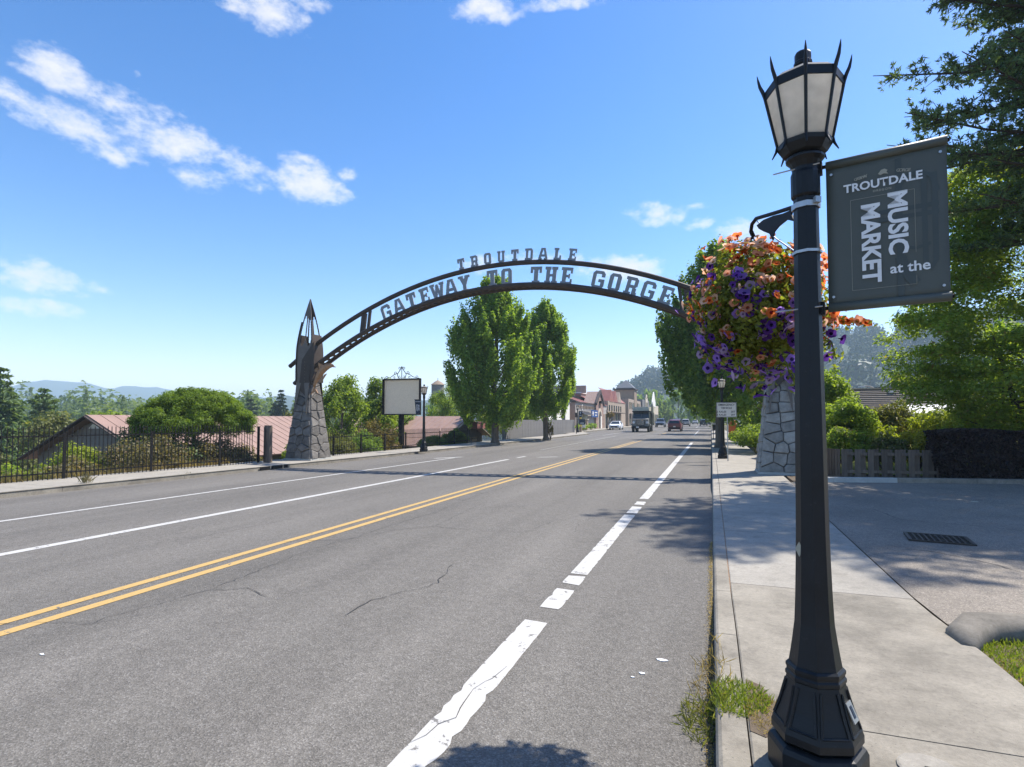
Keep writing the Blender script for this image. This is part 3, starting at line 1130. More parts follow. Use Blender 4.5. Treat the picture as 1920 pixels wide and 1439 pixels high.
for k, (x, y) in enumerate(((4.6, 13.6), (5.0, 13.9), (5.5, 13.3), (3.1, 13.5), (6.2, 12.2))):
    rr = random.Random(60 + k)
    pts = [(x + .07 * (0.5 + rr.random()) * math.cos(a), y + .07 * (0.5 + rr.random()) * math.sin(a)) for a in np.linspace(0, 2 * math.pi, 7)[:-1]]
    MB().prism(pts, 'z', lz2(x, y) - .002, lz2(x, y) + .004).build('paint_fleck', M_PRINTDIM, lot)
kerbf = tag(obj('kerb_far', None), kind='structure')
pts = [(2.1, 16.25), (2.9, 16.45), (4.4, 16.8), (6.2, 17.2), (8.5, 17.75), (12, 18.6)]
for k, ((x0, y0), (x1, y1)) in enumerate(zip(pts, pts[1:])):
    d = Vector((x1 - x0, y1 - y0, 0)).normalized() * .004
    MB().bar((x0 + d.x, y0 + d.y, .15), (x1 - d.x, y1 - d.y, .15), .2, .22).build('kerb_segment', M_CONC3 if k < 2 else M_CONC2, kerbf)
# rounded kerb nose by the near grass bed, right foreground
m = MB()
secs = []
path = [(1.74, 5.0), (1.80, 5.25), (1.96, 5.45), (2.2, 5.53), (2.6, 5.55), (3.6, 5.55)]
for i, (x, y) in enumerate(path):
    k = [0.35, 0.75, 1, 1, 1, 1][i]
    a, b = path[max(i - 1, 0)], path[min(i + 1, len(path) - 1)]
    t = Vector((b[0] - a[0], b[1] - a[1], 0)).normalized()
    n_ = Vector((-t.y, t.x, 0))
    sec = []
    for u, z in ((-.16, -.05), (-.16, .13), (-.125, .19), (0, .205), (.115, .195), (.155, .14), (.165, -.05)):
        sec.append((x + n_.x * u * k, y + n_.y * u * k, z * (.45 + .55 * k)))
    secs.append(sec)
m.loft(secs)
nose = tag(m.build('kerb_nose', concrete('concrete_old', (0.20, 0.18, 0.148), .4, 3.0), smooth=True), 'rounded grey concrete kerb end beside the near grass patch', 'kerb')
m = MB()
for y in (-6, 2, 4.5, 5.36):
    for x in (1.80 + .0, 2.6, 6, 30):
        m.v.append((x, y, 0.045))
for j in range(3):
    for i in range(3):
        a = j * 4 + i
        m.f.append((a, a + 1, a + 5, a + 4)); m.mi.append(0)
tag(m.build('grass_bed', M_DIRT), kind='structure')
# lawn behind the yard fence
m = MB()
for y in (18.9, 26, 34, 44):
    for x in (2.6, 6, 12, 30):
        m.v.append((x, y, 0.16 if y < 19 else 0.35 + .01 * (y - 26)))
for j in range(3):
    for i in range(3):
        a = j * 4 + i
        m.f.append((a, a + 1, a + 5, a + 4)); m.mi.append(0)
tag(m.build('lawn', mat('lawn_grass', (0.16, 0.18, 0.03), 0.95, 0.3, 3, 0.8, 60, col2=(0.32, 0.30, 0.05))), kind='structure')

# bare soil bed round the right-hand pillar and behind the far kerb
tag(MB().prism([(2.02, 16.45), (3.0, 16.7), (4.4, 17.02), (6.2, 17.42), (8.5, 17.97), (12, 18.8), (12, 19.2), (3.2, 19.2), (2.7, 31), (2.02, 31)], 'z', -.1, .118).build('planting_bed', M_DIRT), kind='structure')

# distant mountains and hills: height fields on polar grids round the place


def polar_hill(name, azs, rs, hf, mtl):
    vs = []
    for a in azs:
        for r in rs:
            vs.append((r * math.sin(R(a)), r * math.cos(R(a)), hf(a, r)))
    nr = len(rs)
    fs = [(i * nr + j, i * nr + j + 1, (i + 1) * nr + j + 1, (i + 1) * nr + j) for i in range(len(azs) - 1) for j in range(nr - 1)]
    return tag(MB().add(vs, fs).build(name, mtl, smooth=True), kind='structure')


M_FOREST = mat('forest_far', (0.022, 0.042, 0.026), 0.95, 0.3, 0.02, col2=(0.04, 0.062, 0.03), detail=12)


def pl(t, pts):
    for (a, b), (c, d) in zip(pts, pts[1:]):
        if a <= t <= c:
            s = (t - a) / (c - a)
            s = s * s * (3 - 2 * s)
            return b + (d - b) * s
    return pts[0][1] if t < pts[0][0] else pts[-1][1]


MT = [(-120, 120), (-80, 160), (-66, 170), (-62, 205), (-60.4, 245), (-59.0, 262), (-56.8, 246), (-55.3, 218), (-53.8, 240), (-52.6, 236), (-50.5, 212), (-48, 185), (-46, 168), (-42, 150), (-38, 142), (-20, 130), (0, 120), (40, 120)]


def fn(a, r, s):
    return math.sin(a * 2.3 + s) * .5 + math.sin(a * 5.1 + r * .003 + s * 2) * .28 + math.sin(a * 11.7 - r * .007 + s) * .16


def mt_h(a, r):
    t = (r - 1900) / 1400
    b = math.sin(max(0, min(1, t)) * math.pi) ** 0.8
    return -30 + (pl(a, MT) * .54 + 30 + 4.5 * fn(a, r, 1)) * b


polar_hill('mountains', list(np.linspace(-120, 40, 321)), list(np.linspace(1900, 3300, 12)), mt_h, M_FOREST)


def rd_h(a, r):
    t = (r - 1050) / 850
    b = math.sin(max(0, min(1, t)) * math.pi) ** 0.8
    base = pl(a, [(-120, 60), (-62, 62), (-50, 66), (-44, 84), (-40, 92), (-36, 88), (-28, 76), (-10, 60), (40, 60)])
    return -32 + (base * .66 + 32 + 3.5 * fn(a, r, 4)) * b


polar_hill('foothills', list(np.linspace(-120, 40, 321)), list(np.linspace(1050, 1890, 10)), rd_h, M_FOREST)

HILL = [(-13, 0), (-9, 22), (-7, 46), (-5, 60), (-2.6, 64), (0, 70), (4, 84), (8, 100), (10.5, 112), (12.5, 108), (14.4, 97), (16, 110), (20, 118), (32, 110), (50, 80), (65, 0)]


def hill_h(a, r):
    b = math.sin(max(0, min(1, (r - 420) / 1000)) * math.pi) ** 0.9
    return -2 + (pl(a, HILL) + 6 * fn(a, r, 2)) * b * (1.0 if r > 600 else 1.0)


polar_hill('hill', list(np.linspace(-13, 65, 130)), list(np.linspace(420, 1420, 16)), hill_h, M_FOREST)

# ------------------------------------------------------------------ gateway arch
ACX, AY = -6.8, 18.85
arch = thing('gateway_arch', 'brown steel street arch lettered TROUTDALE GATEWAY TO THE GORGE on two stone pillars', 'arch', (ACX, AY, 0))
uz = lambda d: 7.38 - 0.0360 * d * d
lzf = lambda d: 6.52 - 0.0382 * d * d


def arc_tube(name, zf, x0, x1, yoff, r, n=10, seg=44):
    mm = MB()
    mm.tube([(x0 + (x1 - x0) * i / seg, yoff, zf(x0 + (x1 - x0) * i / seg)) for i in range(seg + 1)], r, n)
    return mm.build(name, M_STEEL, arch, smooth=False)


arc_tube('upper_rail', uz, -9.75, 9.75, 0.0, 0.088)
arc_tube('lower_rail', lzf, -9.3, 9.3, -0.24, 0.085)
arc_tube('lower_rail', lzf, -9.3, 9.3, 0.24, 0.085)
# perforated plate between the two lower rails: the bridges between round openings, kept as one punched plate
m = MB()
N = 64
for i in range(N):
    d0, d1 = -8.3 + 16.6 * i / N, -8.3 + 16.6 * (i + 1) / N
    dm = (d0 + d1) / 2
    w = (d1 - d0)
    # octagon opening in a rectangular cell, ring of 8 quads
    out_ = [(-.5, -.5), (0, -.5), (.5, -.5), (.5, 0), (.5, .5), (0, .5), (-.5, .5), (-.5, 0)]
    inn = [(-.2, -.2), (0, -.28), (.2, -.2), (.28, 0), (.2, .2), (0, .28), (-.2, .2), (-.28, 0)]
    for zt in (0.0, -0.014):
        vs = []
        for (a, b) in out_:
            d = dm + a * w
            vs.append((d, b * 0.36, lzf(d) - 0.02 + zt))
        for (a, b) in inn:
            d = dm + a * w * 1.25
            vs.append((d, b * 0.36 * 1.05, lzf(d) - 0.02 + zt))
        fs = [(k, (k + 1) % 8, 8 + (k + 1) % 8, 8 + k) for k in range(8)]
        m.add(vs, fs)
m.build('perforated_plate', M_STEEL, arch)
# web struts joining the rails near each end
for s in (-1, 1):
    for dd, ww in ((6.22, .22), (5.96, .10)):
        d = s * dd
        sl = -2 * .036 * d
        a = Vector((d, 0, lzf(d) + 0.05))
        b = Vector((d + s * -0.0 - sl * 0.0 - s * 0.10, 0, uz(d) - 0.03))
        MB().bar(a, b, ww, .08, up=(0, 1, 0)).build('strut', M_STEEL, arch)

# slab-serif letters, cut from plate
GW = {'T': .72, 'R': .76, 'O': .70, 'U': .74, 'D': .74, 'A': .84, 'L': .66, 'E': .70, 'G': .74, 'W': 1.04, 'Y': .82, 'H': .80}
GX, GY = 26, 30


def glyph_test(ch, x, y):
    w = GW[ch]
    t = .21
    s = .15

    def rect(a, b, c, d):
        return a <= x <= c and b <= y <= d

    def octring(x0, x1, y0=0, y1=1, c=.14, th=.2):
        if not (x0 <= x <= x1 and y0 <= y <= y1):
            return False
        dx, dy = min(x - x0, x1 - x), min(y - y0, y1 - y)
        if dx + dy < c:
            return False
        return not (dx > th and dy > th * .8)
    if ch == 'T':
        return rect(w / 2 - .12, 0, w / 2 + .12, 1) or rect(0, .82, w, 1) or rect(0, .64, .13, 1) or rect(w - .13, .64, w, 1) or rect(w / 2 - .24, 0, w / 2 + .24, s)
    if ch == 'L':
        return rect(.10, 0, .33, 1) or rect(0, .85, .43, 1) or rect(0, 0, w, s + .02) or rect(w - .14, 0, w, .38)
    if ch == 'E':
        return rect(.09, 0, .31, 1) or rect(0, .84, w, 1) or rect(0, 0, w, .16) or rect(.3, .43, .52, .57) or rect(.46, .36, .54, .64) or rect(w - .13, .68, w, 1) or rect(w - .13, 0, w, .32)
    if ch == 'H':
        return rect(.09, 0, .31, 1) or rect(w - .31, 0, w - .09, 1) or rect(.3, .42, w - .3, .58) or any(rect(a, b, a + .37, b + .15) for a in (0, w - .37) for b in (0, .85))
    if ch == 'O':
        return octring(0, w, th=.22)
    if ch == 'U':
        return (octring(.06, w - .06, 0, 1.4, th=.2) and y <= 1) or any(rect(a, .86, a + .34, 1) for a in (0, w - .34))
    if ch == 'D':
        if x < .3:
            return rect(.08, 0, .30, 1) or rect(0, 0, .3, .16) or rect(0, .84, .3, 1)
        return octring(-.1, w, th=.22)
    if ch == 'G':
        if x > w - .22 and .52 < y < .66:
            return False
        return octring(0, w, th=.22) or rect(w * .52, .36, w, .52)
    if ch == 'R':
        if rect(.08, 0, .30, 1) or rect(0, 0, .4, .15) or rect(0, .84, .3, 1):
            return True
        if y > .40:
            return x > .2 and octring(-.1, w - .04, .40, 1, c=.12, th=.19)
        return rect(w - .30, .0, w - .07, .44) or rect(w - .30, 0, w, .15)
    if ch == 'A':
        c = w / 2
        h = .04 + (1 - y) * (c - .16)
        if y > .86 and abs(x - c) < .2:
            return True
        return (h - .05 < abs(x - c) < h + .15) or (.28 < y < .42 and abs(x - c) < h) or (y < s and abs(abs(x - c) - (c - .15)) < .16)
    if ch == 'Y':
        c = w / 2
        if y < .46:
            return abs(x - c) < .12 or (y < s and abs(x - c) < .24)
        h = (y - .46) * (c - .18) / .54
        return abs(abs(x - c) - h) < .13 or (y > .86 and abs(abs(x - c) - (c - .17)) < .17)
    if ch == 'W':
        c = w / 2
        q = abs(x - c)
        h = .12 + y * (c - .30) / 1.0 + .06
        return abs(q - h) < .105 or abs(q - max(0, (1 - y) * .2 - .02) * 1.0) < .085 and y < .92 or (y > .86 and abs(q - (c - .18)) < .18)
    return False


GLYPH = {}


def glyph_mesh(ch, thick=.05):
    if ch in GLYPH:
        return GLYPH[ch]
    w = GW[ch]
    nx_ = int(GX * w / .74)
    cell = [[glyph_test(ch, (i + .5) / nx_ * w, (j + .5) / GY) for i in range(nx_)] for j in range(GY)]
    mm = MB()
    idx = {}

    def vid(i, j, k):
        key = (i, j, k)
        if key not in idx:
            idx[key] = len(mm.v)
            mm.v.append((i / nx_ * w - w / 2, k * thick - thick / 2, j / GY))
        return idx[key]
    for j in range(GY):
        for i in range(nx_):
            if not cell[j][i]:
                continue
            fs = [(vid(i, j, 0), vid(i + 1, j, 0), vid(i + 1, j + 1, 0), vid(i, j + 1, 0)), (vid(i, j, 1), vid(i, j + 1, 1), vid(i + 1, j + 1, 1), vid(i + 1, j, 1))]
            if i == 0 or not cell[j][i - 1]:
                fs.append((vid(i, j, 0), vid(i, j + 1, 0), vid(i, j + 1, 1), vid(i, j, 1)))
            if i == nx_ - 1 or not cell[j][i + 1]:
                fs.append((vid(i + 1, j, 0), vid(i + 1, j, 1), vid(i + 1, j + 1, 1), vid(i + 1, j + 1, 0)))
            if j == 0 or not cell[j - 1][i]:
                fs.append((vid(i, j, 0), vid(i, j, 1), vid(i + 1, j, 1), vid(i + 1, j, 0)))
            if j == GY - 1 or not cell[j + 1][i]:
                fs.append((vid(i, j + 1, 0), vid(i + 1, j + 1, 0), vid(i + 1, j + 1, 1), vid(i, j + 1, 1)))
            mm.f += fs
            mm.mi += [0] * len(fs)
    GLYPH[ch] = mm.mesh('letter', M_LETTER)
    return GLYPH[ch]


def letters(text, d0, d1, zf, lift, h, slope):
    """Set text along the arch between d0 and d1 (letter centres)."""
    n = len(text)
    for i, ch in enumerate(text):
        if ch == ' ':
            continue
        d = d0 + (d1 - d0) * i / (n - 1)
        a = math.atan(-2 * slope * d)
        obj('letter', glyph_mesh(ch), arch, (d - math.sin(a) * lift, 0, zf(d) + lift * math.cos(a)), (0, -a, 0), (h * .96, 1, h))


letters('TROUTDALE', -1.88, 2.28, uz, 0.085, 0.41, 0.036)
letters('GATEWAY TO THE GORGE', -4.98, 5.3, lzf, 0.09, 0.60, 0.037)


def salmon(mtl, parent, base, sx):
    """Leaping salmon: body lofted along a curve, tail low, head up and out."""
    mm = MB()
    P = []
    n = 14
    for i in range(n + 1):
        t = i / n
        x = sx * (0.02 + 0.95 * t ** 1.35)
        z = 0.85 * math.sin(t * 1.75) * .98
        P.append(Vector((x, 0, z)))
    prof = [.05, .065, .085, .105, .125, .142, .152, .157, .155, .147, .134, .116, .094, .066, .02]
    secs = []
    for i, p in enumerate(P):
        t = (P[min(i + 1, n)] - P[max(i - 1, 0)]).normalized()
        up = Vector((-t.z * sx, 0, t.x * sx)) if sx > 0 else Vector((t.z, 0, -t.x))
        secs.append([p + up * (prof[i] * math.cos(a)) + Vector((0, 1, 0)) * (prof[i] * .5 * math.sin(a)) for a in np.linspace(0, 2 * math.pi, 11)[:-1]])
    mm.loft(secs)
    body = mm.build('salmon', mtl, parent, smooth=True, loc=base)
    # fins and forked tail
    t0 = P[0]
    MB().prism([(t0.x, .02), (t0.x - sx * .16, -.30), (t0.x + sx * .02, -.2), (t0.x + sx * .2, -.26)], 'y', -.018, .018).build('tail_fin', mtl, body)
    pm = P[7]
    MB().prism([(pm.x - sx * .14, pm.z + .10), (pm.x - sx * .20, pm.z + .34), (pm.x + sx * .08, pm.z + .22)], 'y', -.012, .012).build('dorsal_fin', mtl, body)
    MB().prism([(pm.x + sx * .1, pm.z - .16), (pm.x + sx * .02, pm.z - .40), (pm.x + sx * .24, pm.z - .12)], 'y', -.012, .012).build('belly_fin', mtl, body)
    MB().bar((P[-1].x - sx * .12, -.05, P[-1].z - .03), (P[-1].x + sx * .07, -.01, P[-1].z - .05), .05, .035).build('jaw', mtl, body)
    return body


def clip_poly(poly, a, b, c):
    """keep the side a*x+b*y<=c"""
    out = []
    for i in range(len(poly)):
        p, q = poly[i], poly[(i + 1) % len(poly)]
        dp, dq = a * p[0] + b * p[1] - c, a * q[0] + b * q[1] - c
        if dp <= 0:
            out.append(p)
        if dp * dq < 0:
            t = dp / (dp - dq)
            out.append((p[0] + (q[0] - p[0]) * t, p[1] + (q[1] - p[1]) * t))
    return out


def face_stones(rr, poly, seeds, gap):
    cells = []
    for i, s in enumerate(seeds):
        c = poly
        for j, q in enumerate(seeds):
            if i == j:
                continue
            dx, dy = q[0] - s[0], q[1] - s[1]
            mx, my = (q[0] + s[0]) / 2, (q[1] + s[1]) / 2
            l = math.hypot(dx, dy)
            c = clip_poly(c, dx / l, dy / l, (dx * mx + dy * my) / l - gap / 2)
            if len(c) < 3:
                break
        if len(c) >= 3:
            cells.append(c)
    return cells


def pillar(cx, mtl, seed, mirror):
    """Tapering stone pillar: mortar core, each stone a piece of its own on the four faces."""
    p = obj('pillar', None, arch, (cx, 0, 0))
    rr = random.Random(seed)
    b0, b1, z0, z1 = 0.62, 0.25, 0.13, 3.38
    MB().add([(sx * (b0 - .03) if k == 0 else sx * (b1 - .025), sy * (b0 - .03) if k == 0 else sy * (b1 - .025), (z0 - .1, z1 - .02)[k]) for k in (0, 1) for sx, sy in ((-1, -1), (1, -1), (1, 1), (-1, 1))],
             [(3, 2, 1, 0), (4, 5, 6, 7), (0, 1, 5, 4), (1, 2, 6, 5), (2, 3, 7, 6), (3, 0, 4, 7)]).build('mortar_core', M_MORTAR, p)
    MB().box((0, 0, 0.15), (1.33, 1.33, .09)).build('footing', M_CONC3, p)
    h = math.hypot(z1 - z0 - .06, b0 - b1)
    for f in range(4):
        ang = f * math.pi / 2
        poly = [(-b0 + .012, 0), (b0 - .012, 0), (b1 - .006, h), (-b1 + .006, h)]
        seeds = []
        y = 0.12
        while y < h - .05:
            half = b0 + (b1 - b0) * y / h
            st = rr.uniform(.26, .36) if mtl is M_STONE else rr.uniform(.24, .34)
            k = max(1, int(round(2 * half / rr.uniform(.34, .5))))
            for i in range(k):
                seeds.append((-half + 2 * half * (i + .5) / k + rr.uniform(-.07, .07), y + rr.uniform(-.09, .09) * (1 if mtl is M_STONE else .7)))
            y += st
        for c in face_stones(rr, poly, seeds, .022):
            gx, gy = sum(q[0] for q in c) / len(c), sum(q[1] for q in c) / len(c)
            d = rr.uniform(.02, .075)
            vs = []
            for (lev, ins) in ((-.05, 1.0), (d * .55, 1.0), (d, .86)):
                for (x, yy) in c:
                    X, Y = gx + (x - gx) * ins, gy + (yy - gy) * ins
                    if lev == d:
                        lv = lev + rr.uniform(-.012, .012)
                    else:
                        lv = lev
                    # face plane: leaning inwards
                    k = Y / h
                    off = b0 + (b1 - b0) * k + lv
                    zz = z0 + .06 + k * (z1 - z0 - .06)
                    px, py = X, -off
                    vs.append((px * math.cos(ang) - py * math.sin(ang), px * math.sin(ang) + py * math.cos(ang), zz))
            n = len(c)
            fs = [tuple(range(2 * n, 3 * n))]
            for lv in range(2):
                for i in range(n):
                    j = (i + 1) % n
                    fs.append((lv * n + i, lv * n + j, (lv + 1) * n + j, (lv + 1) * n + i))
            MB().add(vs, fs).build('stone', mtl, p)
    return p


def spire(cx, seed, parent):
    """Steel spire over a pillar: leaf-shaped plates leaning together to a point, with two slots near the top."""
    s = obj('spire', None, parent, (cx, 0, 0))
    zb, zt = 1.95, 6.72

    def half(z):
        if z < 4.6:
            return .30 + .05 * (z - 3.2) / 1.4
        return max(.01, .35 * (1 - ((z - 4.6) / 2.12) ** 1.6))

    def offy(z):
        t = (z - zb) / (zt - zb)
        return 0.53 - 0.56 * t if t < .3 else 0.362 * max(0, 1 - ((t - .3) / .7) ** 1.6) + .006

    for sy in (-1, 1):
        mm = MB()
        zs = [zb + (zt - zb) * i / 46 for i in range(47)]

        def quad(xa0, xb0, xa1, xb1, za, zc):
            th = .02
            vs = []
            for o in (0, th):
                vs += [(xa0, sy * (offy(za) + o), za), (xb0, sy * (offy(za) + o), za), (xb1, sy * (offy(zc) + o), zc), (xa1, sy * (offy(zc) + o), zc)]
            mm.add(vs, [(0, 1, 2, 3), (7, 6, 5, 4), (0, 4, 5, 1), (1, 5, 6, 2), (2, 6, 7, 3), (3, 7, 4, 0)])

        def slot(z):
            t = (z - 4.75) / (6.05 - 4.75)
            if t <= 0 or t >= 1:
                return None
            w = half(z)
            o = w - .05
            i_ = .022
            wd = (o - i_) * min(1, math.sin(t * math.pi) * 1.9 + .1)
            c = (o + i_) / 2
            return c - wd / 2, c + wd / 2
        for za, zc in zip(zs, zs[1:]):
            ha, hc = half(za), half(zc)
            sa, sc = slot((za + zc) / 2 - .05), slot((za + zc) / 2 + .05)
            s0 = slot((za + zc) / 2)
            # below the shoulder the plate splits into two legs around the pillar
            if za < 3.2:
                ia, ic = [.31 - .25 * (z - zb) / (3.3 - zb) for z in (za, zc)]
                quad(-.315, -ia, -.315, -ic, za, zc)
                quad(ia, .315, ic, .315, za, zc)
                continue
            if s0:
                quad(-ha, -s0[1], -hc, -s0[1], za, zc)
                quad(-s0[0], s0[0], -s0[0], s0[0], za, zc)
                quad(s0[1], ha, s0[1], hc, za, zc)
            else:
                quad(-ha, ha, -hc, hc, za, zc)
        o_ = mm.build('plate', M_STEEL2 if sy < 0 else M_STEEL, s)  # front plate paler than the back: light on it put into the colour
    # curved edge ribs on the left and right
    for sx in (-1, 1):
        zs = [2.2 + (5.75 - 2.2) * i / 20 for i in range(21)]
        mm = MB()
        for za, zc in zip(zs, zs[1:]):
            xa, xc = sx * (half(za) + .012), sx * (half(zc) + .012)
            ya, yc = offy(za) + .06, offy(zc) + .06
            if za > 3.2:
                mm.add([(xa, -ya, za), (xa + sx * .03, -ya, za), (xc + sx * .03, -yc, zc), (xc, -yc, zc), (xa, ya, za), (xa + sx * .03, ya, za), (xc + sx * .03, yc, zc), (xc, yc, zc)],
                       [(0, 1, 2, 3), (7, 6, 5, 4), (0, 4, 5, 1), (1, 5, 6, 2), (2, 6, 7, 3), (3, 7, 4, 0)]) if za < 5.2 else mm.add(
                    [(xa, -ya, za), (xa + sx * .03, -ya, za), (xc + sx * .03, -yc, zc), (xc, -yc, zc), (xa, -ya + .09, za), (xa + sx * .03, -ya + .09, za), (xc + sx * .03, -yc + .09, zc), (xc, -yc + .09, zc)],
                    [(0, 1, 2, 3), (7, 6, 5, 4), (0, 4, 5, 1), (1, 5, 6, 2), (2, 6, 7, 3), (3, 7, 4, 0)])
        mm.build('edge_rib', M_STEEL, s)
    # gusset between the spire and the rails, bolted
    sg = -1 if cx > 0 else 1
    d0 = cx + sg * .42
    g = MB().prism([(sg * -.05, uz(cx) - .45), (sg * .52, uz(cx + sg * .55) - .07), (sg * .56, lzf(cx + sg * .56) - .35), (sg * .12, lzf(cx) - .9), (sg * -.2, lzf(cx) - .6)], 'y', -.40, -.378).build('gusset', M_STEEL, s)
    for k in range(7):
        MB().lathe([(.016, 0), (.016, .02)], 6).build('bolt', M_STEEL2, g)
        b_ = g.children[-1] if g.children else None
    for k, b_ in enumerate([c for c in g.children]):
        b_.rotation_euler = (R(90), 0, 0)
        b_.location = (sg * .10, -.405, lzf(cx) - .3 + .13 * k)
    return s


for cx, mtl, sd_, mir in ((-8.75, M_STONE, 11, 1), (8.75, M_STONE2, 23, -1)):
    pillar(cx, mtl, sd_, mir)
    spire(cx, sd_, arch)
salmon(M_SALMON, arch, (-8.75 + .50, -.34, 3.06), 1)
salmon(M_FISHDK, arch, (8.75 - .50, -.34, 3.06), -1)

# ------------------------------------------------------------------ street lamps


def make_lamp(name='street_lamp'):
    t = thing(name, 'x', 'street lamp')
    ph = R(-5)
    c8 = math.cos(math.pi / 8)
    mm = MB()
    mm.lathe([(0.2039, 0), (0.2076, .02), (0.2076, .125), (0.1978, .145), (0.1774, .155)], 8, phase=ph)
    mm.build('plinth', M_POLE, t)
    mm = MB()
    mm.lathe([(0.1623, 0.1550), (0.1903, 0.1750), (0.1903, 0.2064), (0.1812, 0.2320), (0.1548, 0.3024), (0.1344, 0.3728), (0.1223, 0.4240)], 8, phase=ph)
    base = mm.build('base', M_POLE, t)
    for k in range(8):  # sunk-panel rims on the base faces
        a = ph + math.pi / 4 * (k + .5)
        ca, sa = math.cos(a), math.sin(a)
        q = []
        for (r, z, w) in ((.175, .236, .115), (.122 * 1.01, .405, .07)):
            q.append((r * c8 + .006, z, w / 2))
        mm = MB()
        for sgn in (-1, 1):
            p0 = (q[0][0] * ca - sgn * q[0][2] * sa, q[0][0] * sa + sgn * q[0][2] * ca, q[0][1])
            p1 = (q[1][0] * ca - sgn * q[1][2] * sa, q[1][0] * sa + sgn * q[1][2] * ca, q[1][1])
            pm = ((.151 * c8 + .004) * ca - sgn * .0465 * sa, (.151 * c8 + .004) * sa + sgn * .0465 * ca, .31)
            mm.tube([p0, pm, p1], .006, 5)
        p0 = (q[0][0] * ca + q[0][2] * sa, q[0][0] * sa - q[0][2] * ca, q[0][1])
        p1 = (q[0][0] * ca - q[0][2] * sa, q[0][0] * sa + q[0][2] * ca, q[0][1])
        mm.tube([p0, p1], .006, 5)
        mm.build('panel_rim', M_POLE, base)
    mm = MB()
    mm.lathe([(0.1193, 0.4202), (0.1268, 0.4304), (0.1268, 0.4458), (0.1208, 0.4534), (0.1208, 0.4611), (0.1246, 0.4688), (0.1246, 0.4816), (0.1148, 0.4918)], 8, phase=ph)
    mm.build('ring', M_POLE, t)
    mm = MB()
    mm.lathe([(.112, .487), (.103, .54), (.094, .60), (.0835, .68), (.078, .80), (.0735, .95), (.070, 1.1), (.0665, 1.45), (.061, 1.9), (.0565, 2.35), (.053, 2.76)], 8, phase=ph, cap=False)
    mm.build('shaft', M_POLE, t)
    mm = MB()
    mm.lathe([(.056, 2.685), (.064, 2.695), (.064, 2.80), (.058, 2.815), (.058, 2.83), (.07, 2.855), (.085, 2.87), (.085, 2.88), (.072, 2.89)], 16)
    mm.build('collar', M_POLE, t)
    # lantern
    lant = obj('lantern', None, t, (0, 0, 2.888), None, (.90, .90, .90))
    mm = MB()
    mm.lathe([(.085, 0), (.108, .012), (.132, .05), (.136, .072), (.128, .076)], 8, phase=ph)
    mm.build('lantern_base', M_POLE, lant)
    r0, r1, z0, z1 = .126, .182, .078, .365
    for k in range(8):
        a0, a1 = ph + math.pi / 4 * k, ph + math.pi / 4 * (k + 1)
        mm = MB()
        vs = []
        for dr in (0, -.006):
            vs += [((r0 + dr) * math.cos(a0), (r0 + dr) * math.sin(a0), z0), ((r0 + dr) * math.cos(a1), (r0 + dr) * math.sin(a1), z0),
                   ((r1 + dr) * math.cos(a1), (r1 + dr) * math.sin(a1), z1), ((r1 + dr) * math.cos(a0), (r1 + dr) * math.sin(a0), z1)]
        mm.add(vs, [(0, 1, 2, 3), (7, 6, 5, 4), (0, 4, 5, 1), (1, 5, 6, 2), (2, 6, 7, 3), (3, 7, 4, 0)])
        mm.build('glass_pane', M_FROST, lant)
        ca, sa = math.cos(a0), math.sin(a0)
        path = [(.158, .015), (.139, .05), (.133, .08), (r1 + .008, z1), (.199, .40), (.214, .435), (.222, .47), (.227, .50)]
        mm = MB()
        mm.tube([(r * ca, r * sa, z) for r, z in path], [.003, .007, .0075, .0085, .0105, .009, .006, .0015], 6)
        mm.build('rib', M_POLE, lant)
    MB().lathe([(.112, .079), (.112, .083), (.05, .09)], 12).build('added_reflector', M_WHITE, lant)  # white disc added inside the lantern to bounce light onto the panes
    MB().lathe([(.03, .09), (.045, .13), (.05, .17), (.04, .21), (.01, .225)], 10).build('added_globe', M_FROST, lant)  # pale globe added for the same bounce, to brighten the panes
    mm = MB()
    mm.lathe([(.184, .350), (.190, .352), (.190, .398), (.180, .404), (.168, .404)], 8, phase=ph, cap=False)
    mm.build('top_band', M_POLE, lant)
    mm = MB()
    mm.lathe([(.180, .403), (.15, .43), (.06, .468), (.02, .475)], 8, phase=ph)
    mm.build('roof', M_FROST, lant)
    mm = MB()
    mm.lathe([(.048, .462), (.05, .478), (.042, .484), (.042, .495), (.046, .50), (.046, .515), (.041, .52), (.041, .56), (.036, .57), (.012, .573)], 12)
    mm.build('finial', M_POLE, lant)
    return t


lamp = make_lamp()
lamp.location = (0.44, 2.97, 0.125)
lamp['label'] = 'black octagonal street lamp post in the foreground with frosted lantern and spiked crown'
lamp['group'] = 'street lamps'
LAMPS = [((0.42, 24.98, .13), 'black street lamp behind the emergency vehicle sign on the pavement', 8),
         ((-13.75, 25.3, .13), 'black street lamp on the far pavement in front of the blank white signboard', 0),
         ((-15.9, 69.3, .13), 'small distant street lamp with two navy banners beside the dark board fence', 3),
         ((-17.6, 100, .13), 'distant street lamp with a flower ball beside the parked white car', 6)]
for loc, lab, a in LAMPS:
    c = copy_tree(lamp)
    c.location = loc
    c.rotation_euler = (0, 0, R(a * 3))
    c['label'] = lab

# steel straps on the near lamp
for k, (z, hgt) in enumerate(((2.645, .026), (2.42, .013))):
    r = .0558 + .0012
    mm = MB().lathe([(r + .003 * k, -hgt / 2), (r + .006 + .003 * k, -hgt / 2), (r + .006 + .003 * k, hgt / 2), (r + .003 * k, hgt / 2)], 8, phase=R(-5), cap=False)
    mm.build('strap', M_GALV, lamp, loc=(0, 0, z))
mm = MB().box((.04, -.055, 2.655), (.028, .02, .028), rz=.5)
mm.build('strap_buckle', M_GALV, lamp)
